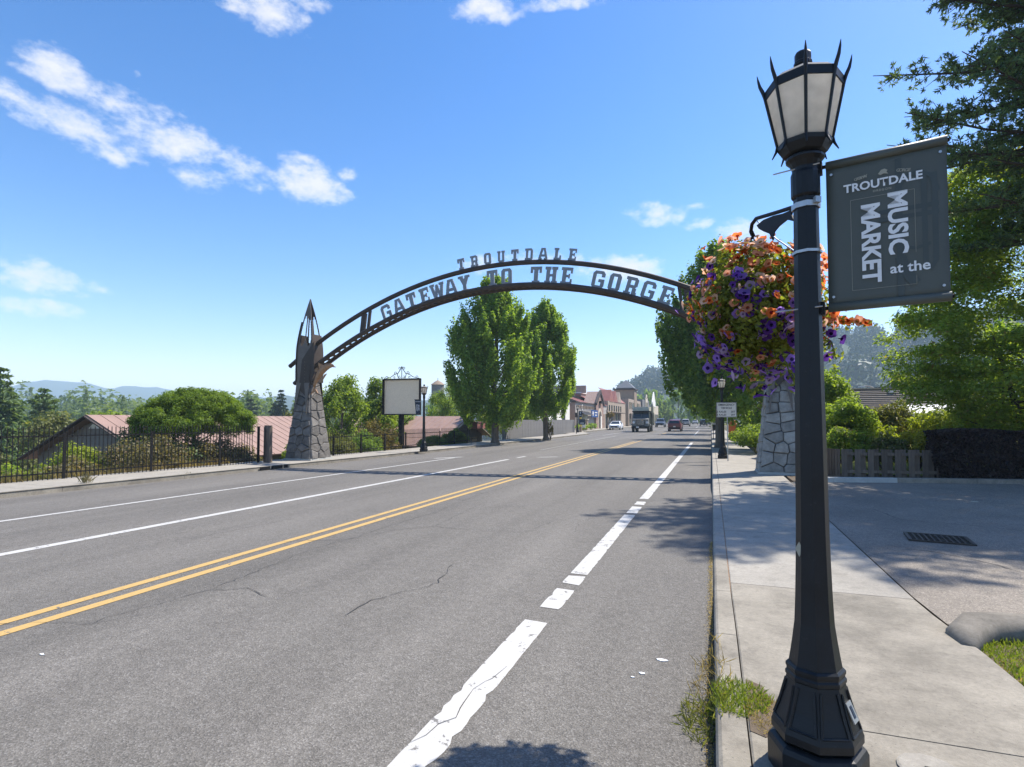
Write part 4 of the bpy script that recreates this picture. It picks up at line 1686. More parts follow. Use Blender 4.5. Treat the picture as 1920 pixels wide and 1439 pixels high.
# identification tag and sticker on the post
o = MB().box((0, 0, 0), (.006, .055, .085)).build('number_tag', M_GALV, lamp)
o.location = (.1485 * math.cos(R(-27.5)), .1485 * math.sin(R(-27.5)), .325)
o.rotation_euler = (0, R(-24), R(-27.5))
o2 = MB().box((.004, 0, 0), (.003, .02, .05)).build('tag_print', M_NAVY, o)
MB().prism([(-.02, 0), (0, -.035), (.02, 0), (0, .035)], 'y', -.001, .001).build('sticker', M_PRINTDIM, lamp, loc=(-.062, -.035, 1.02))
[c for c in bpy.data.objects if c.parent == lamp and c.name.startswith('sticker')][0].rotation_euler = (0, 0, R(-40))

# ------------------------------------------------------------------ banner on the near lamp
bx0, by0, bx1, by1 = 0.527, 2.966, 0.966, 2.852
ban_dir = math.atan2(by1 - by0, bx1 - bx0)
BW = math.hypot(bx1 - bx0, by1 - by0)
banner = thing('banner', 'dark green-grey vertical banner lettered TROUTDALE MUSIC at the MARKET on the near lamp', 'banner', (bx0, by0, 2.262), ban_dir)
BH = 0.70
mm = MB()
nx_, nz_ = 10, 12
for j in range(nz_ + 1):
    for i in range(nx_ + 1):
        u, v = i / nx_, j / nz_
        mm.v.append((u * BW, 0.004 * math.sin(u * 5 + v * 2) * math.sin(v * math.pi), v * BH))
for j in range(nz_):
    for i in range(nx_):
        a = j * (nx_ + 1) + i
        mm.f.append((a, a + 1, a + nx_ + 2, a + nx_ + 1)); mm.mi.append(0)
cl = mm.build('cloth', M_BANNER, banner, smooth=True)
sol = cl.modifiers.new('thickness', 'SOLIDIFY'); sol.thickness = .002; sol.offset = 1.0
for z in (0.012, BH - 0.012):
    MB().tube([(0, 0, z), (BW + .004, 0, z)], .021, 10).build('hem', M_BANNER, banner, smooth=True)
    MB().tube([(-.088, 0, z), (BW + .012, 0, z)], .009, 8).build('rod', M_BLACK, banner)
    MB().box((-.040, 0, z), (.05, .05, .06)).build('bracket', M_BLACK, banner)
    MB().tube([(-.22, -.058, z - .005), (-.02, -.058, z + .002)], .0035, 5).build('bolt', M_GALV, banner)
    for xx in (.022, BW - .022):
        zz = .06 if z < .3 else BH - .06
        MB().lathe([(.006, 0), (.006, .003)], 8).build('grommet', M_GALV, banner, loc=(xx, -.008, zz))
for c in [c for c in bpy.data.objects if c.parent == banner and c.name.startswith('grommet')]:
    c.rotation_euler = (R(90), 0, 0)


def on_banner(body, size, u, v, rot=0.0, mtl=None, off=0.0, spacing=1.0, shear=0, y=-.0085, sx=1.0):
    me = text_mesh(body, size, mtl or M_PRINT, off, name='print', spacing=spacing, shear=shear)
    o_ = obj('print', me, banner, (u * BW, y, v * BH), (R(90), 0, 0))
    if rot:
        o_.rotation_euler = Matrix.Rotation(R(90), 3, 'X').to_euler()
        o_.rotation_euler = (Matrix.Rotation(R(90), 3, 'X') @ Matrix.Rotation(R(rot), 3, 'Z')).to_euler()
    o_.scale = (sx, 1, 1)
    return o_


on_banner('TROUTDALE', .052, .485, .795, off=.0016, spacing=1.02, sx=.98)
on_banner('OREGON', .014, .485, .748, mtl=M_PRINTDIM, off=.0003, spacing=1.3)
for i, ch in enumerate('GATEWAY'):
    t = (i - 3) / 3
    on_banner(ch, .019, .31 + .045 * t, .848 + .010 * (t + 1) / 2, rot=12, mtl=M_PRINTDIM, off=.0003)
for i, ch in enumerate('GORGE'):
    t = (i - 2) / 2
    on_banner(ch, .019, .665 + .045 * t, .853 - .006 * (t + 1), rot=-12, mtl=M_PRINTDIM, off=.0003)
# small leaping-fish emblem between the words
mm = MB().prism([(.455 * BW, .855 * BH), (.48 * BW, .878 * BH), (.51 * BW, .882 * BH), (.535 * BW, .87 * BH), (.525 * BW, .86 * BH), (.54 * BW, .845 * BH), (.50 * BW, .852 * BH), (.475 * BW, .845 * BH)], 'y', -.0086, -.0082)
mm.build('emblem', M_PRINTDIM, banner)
on_banner('MUSIC', .098, .60, .52, rot=-90, off=.0032, spacing=.98, sx=1.02)
on_banner('MARKET', .098, .375, .415, rot=-90, off=.0032, spacing=.96, sx=1.0)
on_banner('at the', .062, .695, .225, off=.0012, shear=0.0)
# thin frame round the lettering
u0, u1, v0, v1 = .215, .745, .115, .715
for (a, b, c, d) in ((u0, v0, u0, v1), (u0, v1, u1, v1), (u1, v1, u1, .315), (u1, v0, u1, .17), (u0, v0, u1, v0)):
    MB().bar((a * BW, -.0084, b * BH), (c * BW, -.0084, d * BH), .0012, .0004, up=(0, 1, 0)).build('frame_line', M_PRINTDIM, banner)
# trumpet printed in a darker tone
tr = []
for pts, r_ in (([(.62, .93), (.62, .05)], .012), ([(.45, .60), (.93, .60)], .010), ([(.45, .55), (.93, .55)], .010), ([(.82, .80), (.82, .25), (.86, .2), (.9, .25), (.9, .8)], .010),
                ([(.60, .72), (.66, .80), (.78, .82), (.88, .78), (.92, .68)], .010), ([(.55, .42), (.62, .36), (.75, .34), (.86, .36)], .007), ([(.62, .3), (.66, .2), (.74, .12)], .02)):
    for (a, b), (c, d) in zip(pts, pts[1:]):
        pass
    P = [(a * BW, b * BH) for a, b in pts]
    mm = MB()
    L = []
    for i, p in enumerate(P):
        a, b = P[max(i - 1, 0)], P[min(i + 1, len(P) - 1)]
        dx, dz = b[0] - a[0], b[1] - a[1]
        l = math.hypot(dx, dz)
        L.append(((p[0] - dz / l * r_, p[1] + dx / l * r_), (p[0] + dz / l * r_, p[1] - dx / l * r_)))
    yy = -.0064 - .00012 * len(tr)
    for a, b in L:
        mm.v += [(a[0], yy, a[1]), (b[0], yy, b[1])]
    for i in range(len(P) - 1):
        mm.f.append((2 * i, 2 * i + 1, 2 * i + 3, 2 * i + 2)); mm.mi.append(0)
    tr.append(mm.build('trumpet_print', M_BANNERPRINT, banner))

# banners of the far lamps
for (x, y, z, w, h, lab, grp) in ((-13.86, 25.25, 2.03, -.40, .72, 'small navy banner on the far lamp in front of the blank signboard', 'far banners'),
                                  (-15.75, 69.2, 2.05, .5, .72, 'tiny navy banner on the distant lamp by the board fence', 'far banners')):
    b = thing('banner', lab, 'banner', (x, y, z), 0, grp)
    sg = 1 if w > 0 else -1
    MB().prism([(sg * .09, .02), (w * .80, .0), (w, h), (sg * .09, h)], 'y', -.006, .006).build('cloth', M_NAVY, b)
    MB().tube([(sg * .05, 0, h + .015), (w * 1.05, 0, h + .015)], .014, 6).build('rod', M_BLACK, b)
    MB().tube([(sg * .05, 0, -.01), (w * .9, 0, -.01)], .014, 6).build('rod', M_BLACK, b)
    if w < 0:
        for k, (u, v, s_) in enumerate(((.46, .5, .105), (.66, .5, .09))):
            me = text_mesh('MARKET' if k else 'MUSIC', s_, M_PRINT, .002, name='print')
            o_ = obj('print', me, b, (w * (.40 + .26 * k), -.008, h * .44), None)
            o_.rotation_euler = (Matrix.Rotation(R(90), 3, 'X') @ Matrix.Rotation(R(-90), 3, 'Z')).to_euler()
        me = text_mesh('TROUTDALE', .055, M_PRINT, .001, name='print')
        obj('print', me, b, (w * .52, -.008, h * .87), (R(90), 0, 0))
    else:
        MB().box((w * .5, -.009, h * .72), (.12, .003, .12)).build('print', M_PRINT, b)
        MB().box((w * .5, -.009, h * .3), (.26, .003, .04)).build('print', M_PRINT, b)
b = thing('banner', 'lower navy banner of the distant lamp by the board fence', 'banner', (-15.75, 69.15, 1.1), 0, 'far banners')
MB().prism([(.09, 0), (.85, 0), (.85, .7), (.09, .7)], 'y', -.006, .006).build('cloth', M_NAVY, b)
MB().box((.45, -.009, .2), (.5, .003, .07)).build('print', M_PRINT, b)

# ------------------------------------------------------------------ hanging flower basket
HX, HY, HZ = 0.245, 3.62, 2.905
brk = thing('basket_bracket', 'black iron bracket with a leaping fish cut-out on the near lamp', 'bracket', (0.44, 2.97, 0.125))
hx, hy, hz = HX - .44, HY - 2.97, HZ - .125
dn = Vector((hx, hy, 0)).normalized()
pl_ = dn * .05
mm = MB().tube([(pl_.x, pl_.y, 2.675), (hx * .45, hy * .45, 2.735), (hx * .9, hy * .9, hz + .03), (hx, hy, hz + .02), (hx * 1.03, hy * 1.03, hz - .02), (hx, hy, hz - .045)], .011, 8)
mm.build('arm', M_BLACK, brk)
MB().tube([(pl_.x, pl_.y, 2.42), (hx * .5, hy * .5, 2.60), (hx * .88, hy * .88, hz + .01)], .004, 6).build('brace', M_GALV, brk)
# fish plate in the plane of the arm
fish = [(.60, 2.765), (.5, 2.762), (.36, 2.735), (.25, 2.705), (.17, 2.69), (.12, 2.70), (.15, 2.665), (.115, 2.615), (.20, 2.655), (.30, 2.655), (.36, 2.645), (.38, 2.605), (.42, 2.655), (.50, 2.695), (.57, 2.735)]
vs = []
nrm = Vector((-dn.y, dn.x, 0)) * .004
for s in (-1, 1):
    for u, z in fish:
        p = dn * u + nrm * s
        vs.append((p.x, p.y, z))
n = len(fish)
MB().add(vs, [tuple(range(n - 1, -1, -1)), tuple(range(n, 2 * n))] + [(i, (i + 1) % n, n + (i + 1) % n, n + i) for i in range(n)]).build('fish_plate', M_BLACK, brk)

FC = Vector((0.27, 3.64, 2.41))
bask = thing('hanging_basket', 'hanging basket overflowing with orange and purple petunias on the near lamp', 'flower basket', tuple(FC))
mm = MB().lathe([(.10, -.20), (.19, -.10), (.22, .02), (.225, .03), (.21, .03), (.18, -.08), (.09, -.18)], 16)
mm.build('bowl', M_DIRT, bask)
hk = Vector((HX, HY, HZ - .05)) - FC
MB().tube([hk + Vector((0, 0, .03)), hk + Vector((.012, 0, .0)), hk + Vector((0, 0, -.02))], .006, 6).build('hook', M_BLACK, bask)
for k in range(4):
    a = .5 + k * math.pi / 2
    MB().tube([hk, Vector((.215 * math.cos(a), .215 * math.sin(a), .03))], .0035, 5).build('chain', M_BLACK, bask)
rng = np.random.default_rng(7)


BUNCH = rng.normal(size=(46, 3))
BUNCH /= np.linalg.norm(BUNCH, axis=1, keepdims=True)


def basket_pts(n, lo=.7, hi=1.0, clump=0.0):
    D = rng.normal(size=(n * 2, 3))
    D /= np.linalg.norm(D, axis=1, keepdims=True)
    rad = np.array([.375, .375, .40])
    sc = lo + (hi - lo) * rng.random((n * 2, 1))
    P = D * rad * sc
    lump = 1 + .16 * np.sin(D[:, :1] * 5 + 1) * np.sin(D[:, 2:3] * 6 + D[:, 1:2] * 4) + .07 * np.sin(D[:, 1:2] * 11)
    P = P * lump
    if clump:   # blooms gather in bunches with leafy gaps between
        d2 = ((D[:, None] - BUNCH[None]) ** 2).sum(2)
        w_ = BUNCH[np.argmin(d2, 1)]
        D2 = D + (w_ - D) * clump
        D2 /= np.linalg.norm(D2, axis=1, keepdims=True)
        P = D2 * np.linalg.norm(P, axis=1, keepdims=True) * (1 + .05 * rng.normal(size=(len(P), 1)))
        D = D2
    keep = ~((P[:, 2] > .28) & (np.hypot(P[:, 0], P[:, 1]) < .05))
    return P[keep][:n], D[keep][:n]


P, D = basket_pts(12000, .45, 1.0)
leaves('foliage', P, D + rng.normal(size=P.shape) * .6, .022 + .022 * rng.random(len(P)), L_BASKET, bask, rng, aspect=.55, kind='stuff')
PET = {}
for nm, c, th in (('orange', (.86, .22, .06), (.38, .03, .01)), ('salmon', (.86, .40, .24), (.42, .10, .04)), ('peach', (.86, .58, .42), (.40, .2, .05)), ('purple', (.15, .055, .36), (.02, .01, .06)), ('lilac', (.34, .20, .62), (.06, .03, .18)), ('pale_lilac', (.58, .44, .64), (.2, .12, .3))):
    m1, m2 = petalmat('petal_' + nm, c), petalmat('throat_' + nm, th, .3)
    mm = MB()
    rings = [(1.0, .10, 1), (.72, .0, 0), (.34, -.10, 0), (.16, -.38, 0), (.07, -.75, 0)]
    k = 15
    vs = []
    for r_, z, lob in rings:
        for i in range(k):
            a = 2 * math.pi * i / k
            rr_ = r_ * (1 - .16 * lob * (1 if i % 3 == 0 else 0)) * (1 - (.05 if not lob and i % 3 == 0 else 0))
            vs.append((rr_ * math.cos(a), rr_ * math.sin(a), z + (.08 * math.sin(3 * a + 1) if lob else 0)))
    fs = []
    for j in range(len(rings) - 1):
        for i in range(k):
            fs.append((j * k + i, j * k + (i + 1) % k, (j + 1) * k + (i + 1) % k, (j + 1) * k + i))
    mm.add(vs, fs)
    mm.mi = [1 if i // k >= 2 else 0 for i in range(len(fs))]
    PET[nm] = mm.mesh('flower', [m1, m2], smooth=True)
P, D = basket_pts(262, .94, 1.08, .36)
cam_right = Vector((math.cos(R(19.6)), math.sin(R(19.6)), 0))
for i in range(len(P)):
    p, d = Vector(P[i]), Vector(D[i])
    u, v = p.dot(cam_right), p.z
    q = rng.random()
    # colour drifts across the plant: orange above and centre, purple at the sides and below
    score = v * 1.1 + u * .9 + .24 + .22 * math.sin(u * 13 + v * 9) + rng.normal() * .14
    if score > .20:
        nm = 'orange' if q < .5 else ('salmon' if q < .8 else 'peach')
    elif score > -.05:
        nm = 'salmon' if q < .3 else ('purple' if q < .6 else ('lilac' if q < .8 else 'orange'))
    else:
        nm = 'purple' if q < .5 else ('lilac' if q < .8 else 'pale_lilac')
    nv = (d + Vector(rng.normal(size=3)) * .35 + Vector((0, 0, -.1 if v < 0 else .15))).normalized()
    s = .021 + .014 * rng.random()
    obj('flower', PET[nm], bask, p, nv.to_track_quat('Z', 'Y').to_euler(), (s, s, s * 1.1))
FV = {nm: np.array([v.co[:] for v in me.vertices]) for nm, me in PET.items()}
P, D = basket_pts(720, .84, 1.06, .30)
for nm in PET:
    mm = MB()
    src = PET[nm]
    polys = [tuple(p.vertices) for p in src.polygons]
    pm_ = [p.material_index for p in src.polygons]
    for i in range(len(P)):
        p, d = Vector(P[i]), Vector(D[i])
        u, v = p.dot(cam_right), p.z
        score = v * 1.1 + u * .9 + .24 + .22 * math.sin(u * 13 + v * 9) + math.sin(i * 12.9) * .2
        q = (i * .618) % 1
        if score > .2:
            want = 'orange' if q < .36 else ('salmon' if q < .68 else 'peach')
        elif score > -.05:
            want = 'peach' if q < .25 else ('salmon' if q < .4 else ('purple' if q < .6 else ('lilac' if q < .8 else 'orange')))
        else:
            want = 'purple' if q < .4 else ('lilac' if q < .75 else 'pale_lilac')
        if want != nm:
            continue
        nv = (d + Vector(rng.normal(size=3)) * .45).normalized()
        M_ = Matrix.Translation(p) @ nv.to_track_quat('Z', 'Y').to_matrix().to_4x4() @ Matrix.Scale(.017 + .012 * rng.random(), 4)
        b_ = len(mm.v)
        mm.v += [tuple(M_ @ Vector(v)) for v in FV[nm]]
        mm.f += [tuple(k + b_ for k in f) for f in polys]
        mm.mi += pm_
    o_ = mm.build('small_flowers', list(src.materials), bask, smooth=True)
    o_['kind'] = 'stuff'
# trailing shoots, the longest reaching out past the post
for k, (pts, cols) in enumerate((([(.30, .02, -.05), (.46, -.02, -.09), (.56, -.04, -.13)], ('orange', 'orange', 'salmon', 'orange')), ([(.28, -.02, -.12), (.38, -.04, -.22), (.40, -.05, -.32)], ('purple', 'purple')),
                                 ([(-.28, -.1, -.2), (-.30, -.13, -.33), (-.27, -.14, -.42)], ('lilac', 'purple', 'lilac')), ([(.1, -.25, -.28), (.13, -.28, -.4), (.16, -.28, -.47)], ('purple', 'lilac', 'lilac')),
                                 ([(-.1, -.2, -.3), (-.12, -.23, -.42), (-.06, -.24, -.5)], ('pale_lilac', 'lilac', 'pale_lilac')))):
    P3 = [Vector(a) for a in pts]
    MB().tube(P3, .004, 5).build('shoot', L_BASKET, bask)
    for j, nm in enumerate(cols * 2):
        t = (j + .7) / (2 * len(cols))
        p = P3[0].lerp(P3[1], min(1, t * 2)) if t < .5 else P3[1].lerp(P3[2], t * 2 - 1)
        p = p + Vector(rng.normal(size=3)) * .022
        nv = Vector(rng.normal(size=3)) + Vector((.3, -.8, .1))
        s = .026 + .01 * rng.random()
        obj('flower', PET[nm], bask, p, nv.to_track_quat('Z', 'Y').to_euler(), (s, s, s * 1.2))
    C_ = np.concatenate([np.array(P3[0].lerp(P3[2], t))[None] + rng.normal(size=(8, 3)) * .02 for t in np.linspace(0, 1, 8)])
    leaves('shoot_leaves', C_, rng.normal(size=C_.shape), .035, L_BASKET, bask, rng, aspect=.5, kind='stuff')

# ------------------------------------------------------------------ weeds and grass at the kerb


def blades(name, n, area, hgt, mtl, seed, parent=None, lean=.35, w=.16, zf=None, kind='stuff'):
    r_ = np.random.default_rng(seed)
    P = area(r_, n)
    h = hgt * (.45 + .75 * r_.random(n))
    L = np.stack([r_.normal(size=n) * lean, r_.normal(size=n) * lean, np.ones(n)], 1)
    L /= np.linalg.norm(L, axis=1, keepdims=True)
    C_ = P + L * h[:, None] * .5
    N = np.stack([r_.normal(size=n), r_.normal(size=n), r_.normal(size=n) * .2], 1)
    return leaves(name, C_, N, h, mtl, parent, r_, aspect=w, fold=.03, axis=L, kind=kind)


def patch(cx, cy, rx, ry, zf):
    def f(r_, n):
        a, q = r_.random(n) * 2 * math.pi, np.sqrt(r_.random(n))
        x, y = cx + rx * q * np.cos(a), cy + ry * q * np.sin(a)
        return np.stack([x, y, np.array([zf(i, j) for i, j in zip(x, y)])], 1)
    return f


wz = lambda x, y: 0.0 if x < 0 else 0.12
o = blades('kerb_weeds', 1500, patch(.13, 3.58, .17, .22, wz), .055, L_GRASS, 31, lean=1.1, w=.12)
tag(o, 'tuft of green weeds growing over the kerb at the lamp base', 'weeds', kind='stuff')
o = blades('kerb_weeds', 380, patch(-.06, 3.5, .13, .26, wz), .085, L_OLIVE, 32, lean=1.5, w=.10)
tag(o, 'darker sprawling weeds in the gutter beside the lamp base', 'weeds', kind='stuff')
o = blades('kerb_weeds', 160, patch(-.03, 4.0, .10, .5, wz), .12, L_DRY, 33, lean=1.0, w=.05)
tag(o, 'thin dry weed stalks along the gutter near the lamp', 'weeds', kind='stuff')
rl = np.random.default_rng(41)
n = 2600
yy = 2.0 + 6.5 * rl.random(n) ** 1.3
P = np.stack([-.012 - np.abs(rl.normal(size=n)) * .022, yy, .012 + rl.random(n) * .01], 1)
o = leaves('gutter_litter', P, np.stack([rl.normal(size=n) * .4, rl.normal(size=n) * .4, np.ones(n)], 1), .018, L_DRY, None, rl, aspect=.4)
tag(o, 'line of dry needles and leaf litter in the gutter along the kerb', 'leaf litter', kind='stuff')
o = blades('kerb_weeds', 500, patch(.26, 3.42, .10, .22, lambda x, y: .133), .03, L_DRY, 36, lean=1.6, w=.14)
tag(o, 'brown dead weeds on the bare soil between kerb and lamp base', 'weeds', kind='stuff')
o = blades('grass', 12000, lambda r_, n: np.stack([1.84 + 3.2 * r_.random(n) ** 1.3, 5.33 - 2.6 * r_.random(n) ** 1.4, np.full(n, .045)], 1), .065, L_GRASS, 34, lean=.75, w=.14)
tag(o, 'patch of green grass beside the rounded kerb end', 'grass', kind='stuff')
o = blades('grass', 900, patch(2.1, 4.5, .4, .5, lambda x, y: .045), .05, L_DRY, 35, lean=1.1, w=.12)
tag(o, 'brown dead grass at the edge of the pavement below the grass patch', 'grass', kind='stuff')
for k, (x, y, nn, lab) in enumerate(((-15.1, 9.9, 60, 'small dry weed growing from the far pavement edge'), (-14.75, 12.6, 14, 'tiny weed in the far kerb joint'))):
    o = blades('weed', nn, patch(x, y, .12, .12, lambda a, b: .13), .28 if k == 0 else .1, L_BRAMBLE, 50 + k, lean=.6, w=.09, kind=None)
    tag(o, lab, 'weed')
# soil patch where pavement is broken by the lamp base
MB().prism([(.17, 3.22), (.24, 3.18), (.31, 3.25), (.36, 3.33), (.33, 3.42), (.35, 3.55), (.29, 3.66), (.27, 3.78), (.18, 3.84)], 'z', .12, .1335).build('soil_patch', M_DIRT, walk)
# meter cover at the bottom edge
mc = thing('utility_cover', 'pale oval utility cover set in the pavement at the bottom edge', 'cover', (.93, 3.14, .13))
MB().lathe([(.13, .0), (.13, .008), (.12, .012), (.01, .012)], 20).build('lid', M_CONC, mc)
MB().box((0, 0, .0135), (.04, .015, .003)).build('handle', M_BLACK, mc)

# storm drain grate in the driveway
gr = thing('drain_grate', 'black iron storm drain grate in the shaded driveway', 'drain', (3.0, 9.55, lz2(3.0, 9.5) + .002), R(-9))
MB().box((0, 0, -.008), (.72, .56, .012)).build('pit', M_CRACK, gr)
for x in np.linspace(-.34, .34, 11):
    MB().box((x, 0, .007), (.018, .54, .014)).build('bar', M_STEEL, gr)
for y in np.linspace(-.26, .26, 6):
    MB().box((0, y, .0065), (.70, .02, .012)).build('bar', M_STEEL, gr)
for s in (-1, 1):
    MB().box((s * .36, 0, .008), (.03, .6, .018)).build('frame_bar', M_STEEL, gr)
    MB().box((0, s * .29, .0085), (.69, .025, .018)).build('frame_bar', M_STEEL, gr)

# ------------------------------------------------------------------ iron picket fences, left


def picket_fence(lab, p0, p1, h, spacing, post_every, z0, mtl, lower=.28, pk=.017):
    d = Vector((p1[0] - p0[0], p1[1] - p0[1], 0))
    L = d.length
    t = thing('picket_fence', lab, 'fence', (p0[0], p0[1], z0), math.atan2(d.y, d.x))
    me = MB().box((0, 0, h / 2 - .06), (pk, pk, h + .12)).add([(-pk / 2, -pk / 2, h), (pk / 2, -pk / 2, h), (pk / 2, pk / 2, h), (-pk / 2, pk / 2, h), (0, 0, h + .05)], [(0, 1, 4), (1, 2, 4), (2, 3, 4), (3, 0, 4)]).mesh('picket', mtl)
    n = int(L / spacing)
    for i in range(n + 1):
        x = i * spacing
        if abs((x + post_every * .5) % post_every - 0) < .05:
            continue
        obj('picket', me, t, (x, 0, 0), (0, random.Random(i).gauss(0, .004), 0))
    for z in (h - .22, lower):
        MB().box((L / 2, .018, z), (L, .028, .035)).build('rail', mtl, t)
    x = post_every * .5
    pm = MB().box((0, 0, h / 2 - .2), (.06, .06, h + .12)).mesh('post', mtl)
    while x < L:
        obj('post', pm, t, (x, .03, 0))
        x += post_every
    return t


picket_fence('black iron picket fence along the far pavement left of the stone pillar', (-17.45, 4.6), (-16.05, 16.5), 1.50, .112, 2.35, .02, M_BLACK)
picket_fence('black iron fence running behind the far lamp, between stone pillar and maple trunk', (-15.95, 20.0), (-16.0, 36.2), 1.16, .13, 2.1, .02, M_BLACK)
# board fence further on
bf = thing('board_fence', 'dark solid board fence behind the two maple trunks', 'fence', (-16.3, 43.5, 0), R(90))
pm = MB().box((0, 0, .86), (.245, .03, 1.72)).mesh('board', M_GREYW)
for i in range(104):
    obj('board', pm, bf, (i * .25, random.Random(i).uniform(-.006, .006), 0))
for z in (.4, 1.5):
    MB().box((13, .035, z), (26, .04, .09)).build('rail', M_GREYW, bf)
# weathered posts beside the pillar
wp = thing('wooden_post', 'thick weathered timber post beside the left stone pillar', 'post', (-15.85, 16.95, .1))
rr = random.Random(3)
m = MB()
secs = []
for z, k in ((-.1, 1), (.4, .98), (.9, .96), (1.3, .97), (1.42, .93)):
    secs.append([((.14 + rr.uniform(-.012, .012)) * k * math.cos(a) * (1.2 if abs(math.cos(a)) > .6 else 1), (.13 + rr.uniform(-.012, .012)) * k * math.sin(a), z + rr.uniform(-.02, .02)) for a in np.linspace(0, 2 * math.pi, 11)[:-1]])
m.loft(secs).build('timber', M_WOODOLD, wp)
for k in range(4):
    MB().box((-.06 + .04 * k, -.15, .72), (.012, .012, 1.3 - .1 * k)).build('split_strip', M_TRIMDK, wp)
ip = thing('gate_post', 'slim dark steel gate post left of the weathered timber post', 'post', (-16.12, 16.75, .1))
MB().box((0, 0, .68), (.075, .075, 1.36), bev=.008).build('shaft', M_BLACK, ip)
MB().box((0, 0, 1.375), (.09, .09, .03)).build('cap', M_BLACK, ip)

# ------------------------------------------------------------------ blank signboard
sb = thing('signboard', 'blank white roadside signboard on a dark pole with wrought-iron scrolls on top', 'signboard', (-17.85, 30.0, -.4), R(4))
MB().box((.0, .0, 1.2), (.26, .26, 2.49)).build('pole', M_BLACK, sb)
for sx in (-1, 1):
    MB().box((sx * 1.23, .0, 3.54), (.06, .22, 2.22)).build('cabinet_side', M_BLACK, sb)
    MB().box((0, .0, 3.54 + sx * 1.08), (2.40, .215, .06)).build('cabinet_rail', M_BLACK, sb)
MB().box((.0, .085, 3.54), (2.40, .012, 2.10)).build('panel', M_LIGHTBOX, sb)


def scroll(c, r, a0, turns, sx=1, rad=.018, n=18):
    P_ = []
    for i in range(n + 1):
        t = i / n
        a = a0 + turns * 2 * math.pi * t
        q = r * (1 - .75 * t)
        P_.append((c[0] + sx * q * math.cos(a), 0, c[1] + q * math.sin(a)))
    return P_


for sx in (-1, 1):
    top = 4.65
    MB().tube([(sx * 1.18, 0, top), (sx * .75, 0, top + .10), (sx * .45, 0, top + .30), (sx * .25, 0, top + .32)], .02, 6).build('scroll', M_BLACK, sb)
    MB().tube([(0, 0, top + .75), (sx * .10, 0, top + .55), (sx * .30, 0, top + .28), (sx * .22, 0, top + .02)], .022, 6).build('scroll', M_BLACK, sb)
    for c, r_, a0, tn in (((sx * .40, top + .35), .12, -1.5, .9), ((sx * .13, top + .66), .09, -1.5, .9), ((sx * .12, top + .09), .09, 1.5, -.9), ((sx * 1.0, top + .08), .09, 0, .9), ((sx * .5, top + .07), .08, 0, .9)):
        MB().tube(scroll(c, r_, a0, tn, sx), .016, 5).build('scroll', M_BLACK, sb)
MB().tube([(0, 0, 4.65), (0, 0, 5.42)], .02, 6).build('scroll', M_BLACK, sb)
for k in range(3):
    MB().tube(scroll((.35 + .18 * k, 2.28 - .0 - .16 * (2 - k)), .10, 1.2, .9, 1), .016, 5).build('scroll', M_BLACK, sb)
MB().tube([(.14, 0, 1.85), (.75, 0, 2.42)], .018, 5).build('scroll', M_BLACK, sb)

# ------------------------------------------------------------------ houses in the dip, left


def seam_roof(parent, P0, P1, P2, P3, mtl, n, name='roof', th=.08):
    """Roof slope P0-P1 eave, P3-P2 ridge, with raised standing seams."""
    P0, P1, P2, P3 = [Vector(p) for p in (P0, P1, P2, P3)]
    nr = (P1 - P0).cross(P3 - P0).normalized()
    if nr.z < 0:
        nr = -nr
    vs = [P0, P1, P2, P3] + [p - nr * th for p in (P0, P1, P2, P3)]
    r_ = MB().add(vs, [(0, 1, 2, 3), (7, 6, 5, 4), (0, 4, 5, 1), (1, 5, 6, 2), (2, 6, 7, 3), (3, 7, 4, 0)]).build(name, mtl, parent)
    for i in range(n + 1):
        t = i / n
        MB().bar(P0.lerp(P1, t) + nr * .008, P3.lerp(P2, t) + nr * .008, .03, .02, up=nr).build('seam', mtl, r_)
    return r_


hs1 = thing('house', 'grey house with a pale red metal roof down behind the left picket fence', 'house', (-26, 17.5, 0))
W2, RZ, EZ, LN = 4.45, 1.96, -.05, 12.6
for sx in (-1, 1):
    e = [(sx * W2, -.5, EZ), (sx * W2, LN, EZ), (0, LN, RZ), (0, -.5, RZ)]
    seam_roof(hs1, *(e if sx > 0 else e), M_ROOF, 22)
    # barge board
    MB().bar((0, -.52, RZ - .07), (sx * W2, -.52, EZ - .07), .05, .22, up=(0, 1, 0)).build('barge_board', M_TRIMDK, hs1)
m = MB().prism([(-W2 + .5, -4), (W2 - .5, -4), (W2 - .5, EZ + .12), (0, RZ - .14), (-W2 + .5, EZ + .12)], 'y', .0, LN - .4)
wl = m.build('wall', M_SIDING, hs1)
for k in range(22):
    z = -3.2 + k * .22
    hw = min(W2 - .55, (RZ - z) / (RZ - EZ) * W2 - .3)
    if hw > .2:
        MB().box((0, -.012, z), (2 * hw, .02, .205), taper=1.0).build('siding_board', M_SIDING, wl)
MB().prism([(-.55, RZ - .62), (.55, RZ - .62), (0, RZ - .2)], 'y', -.04, -.024).build('gable_vent', M_WHITE, wl)
MB().box((-6.2, 1.5, -2.1), (2.6, 3, .12)).build('porch_roof', M_ROOF, hs1)

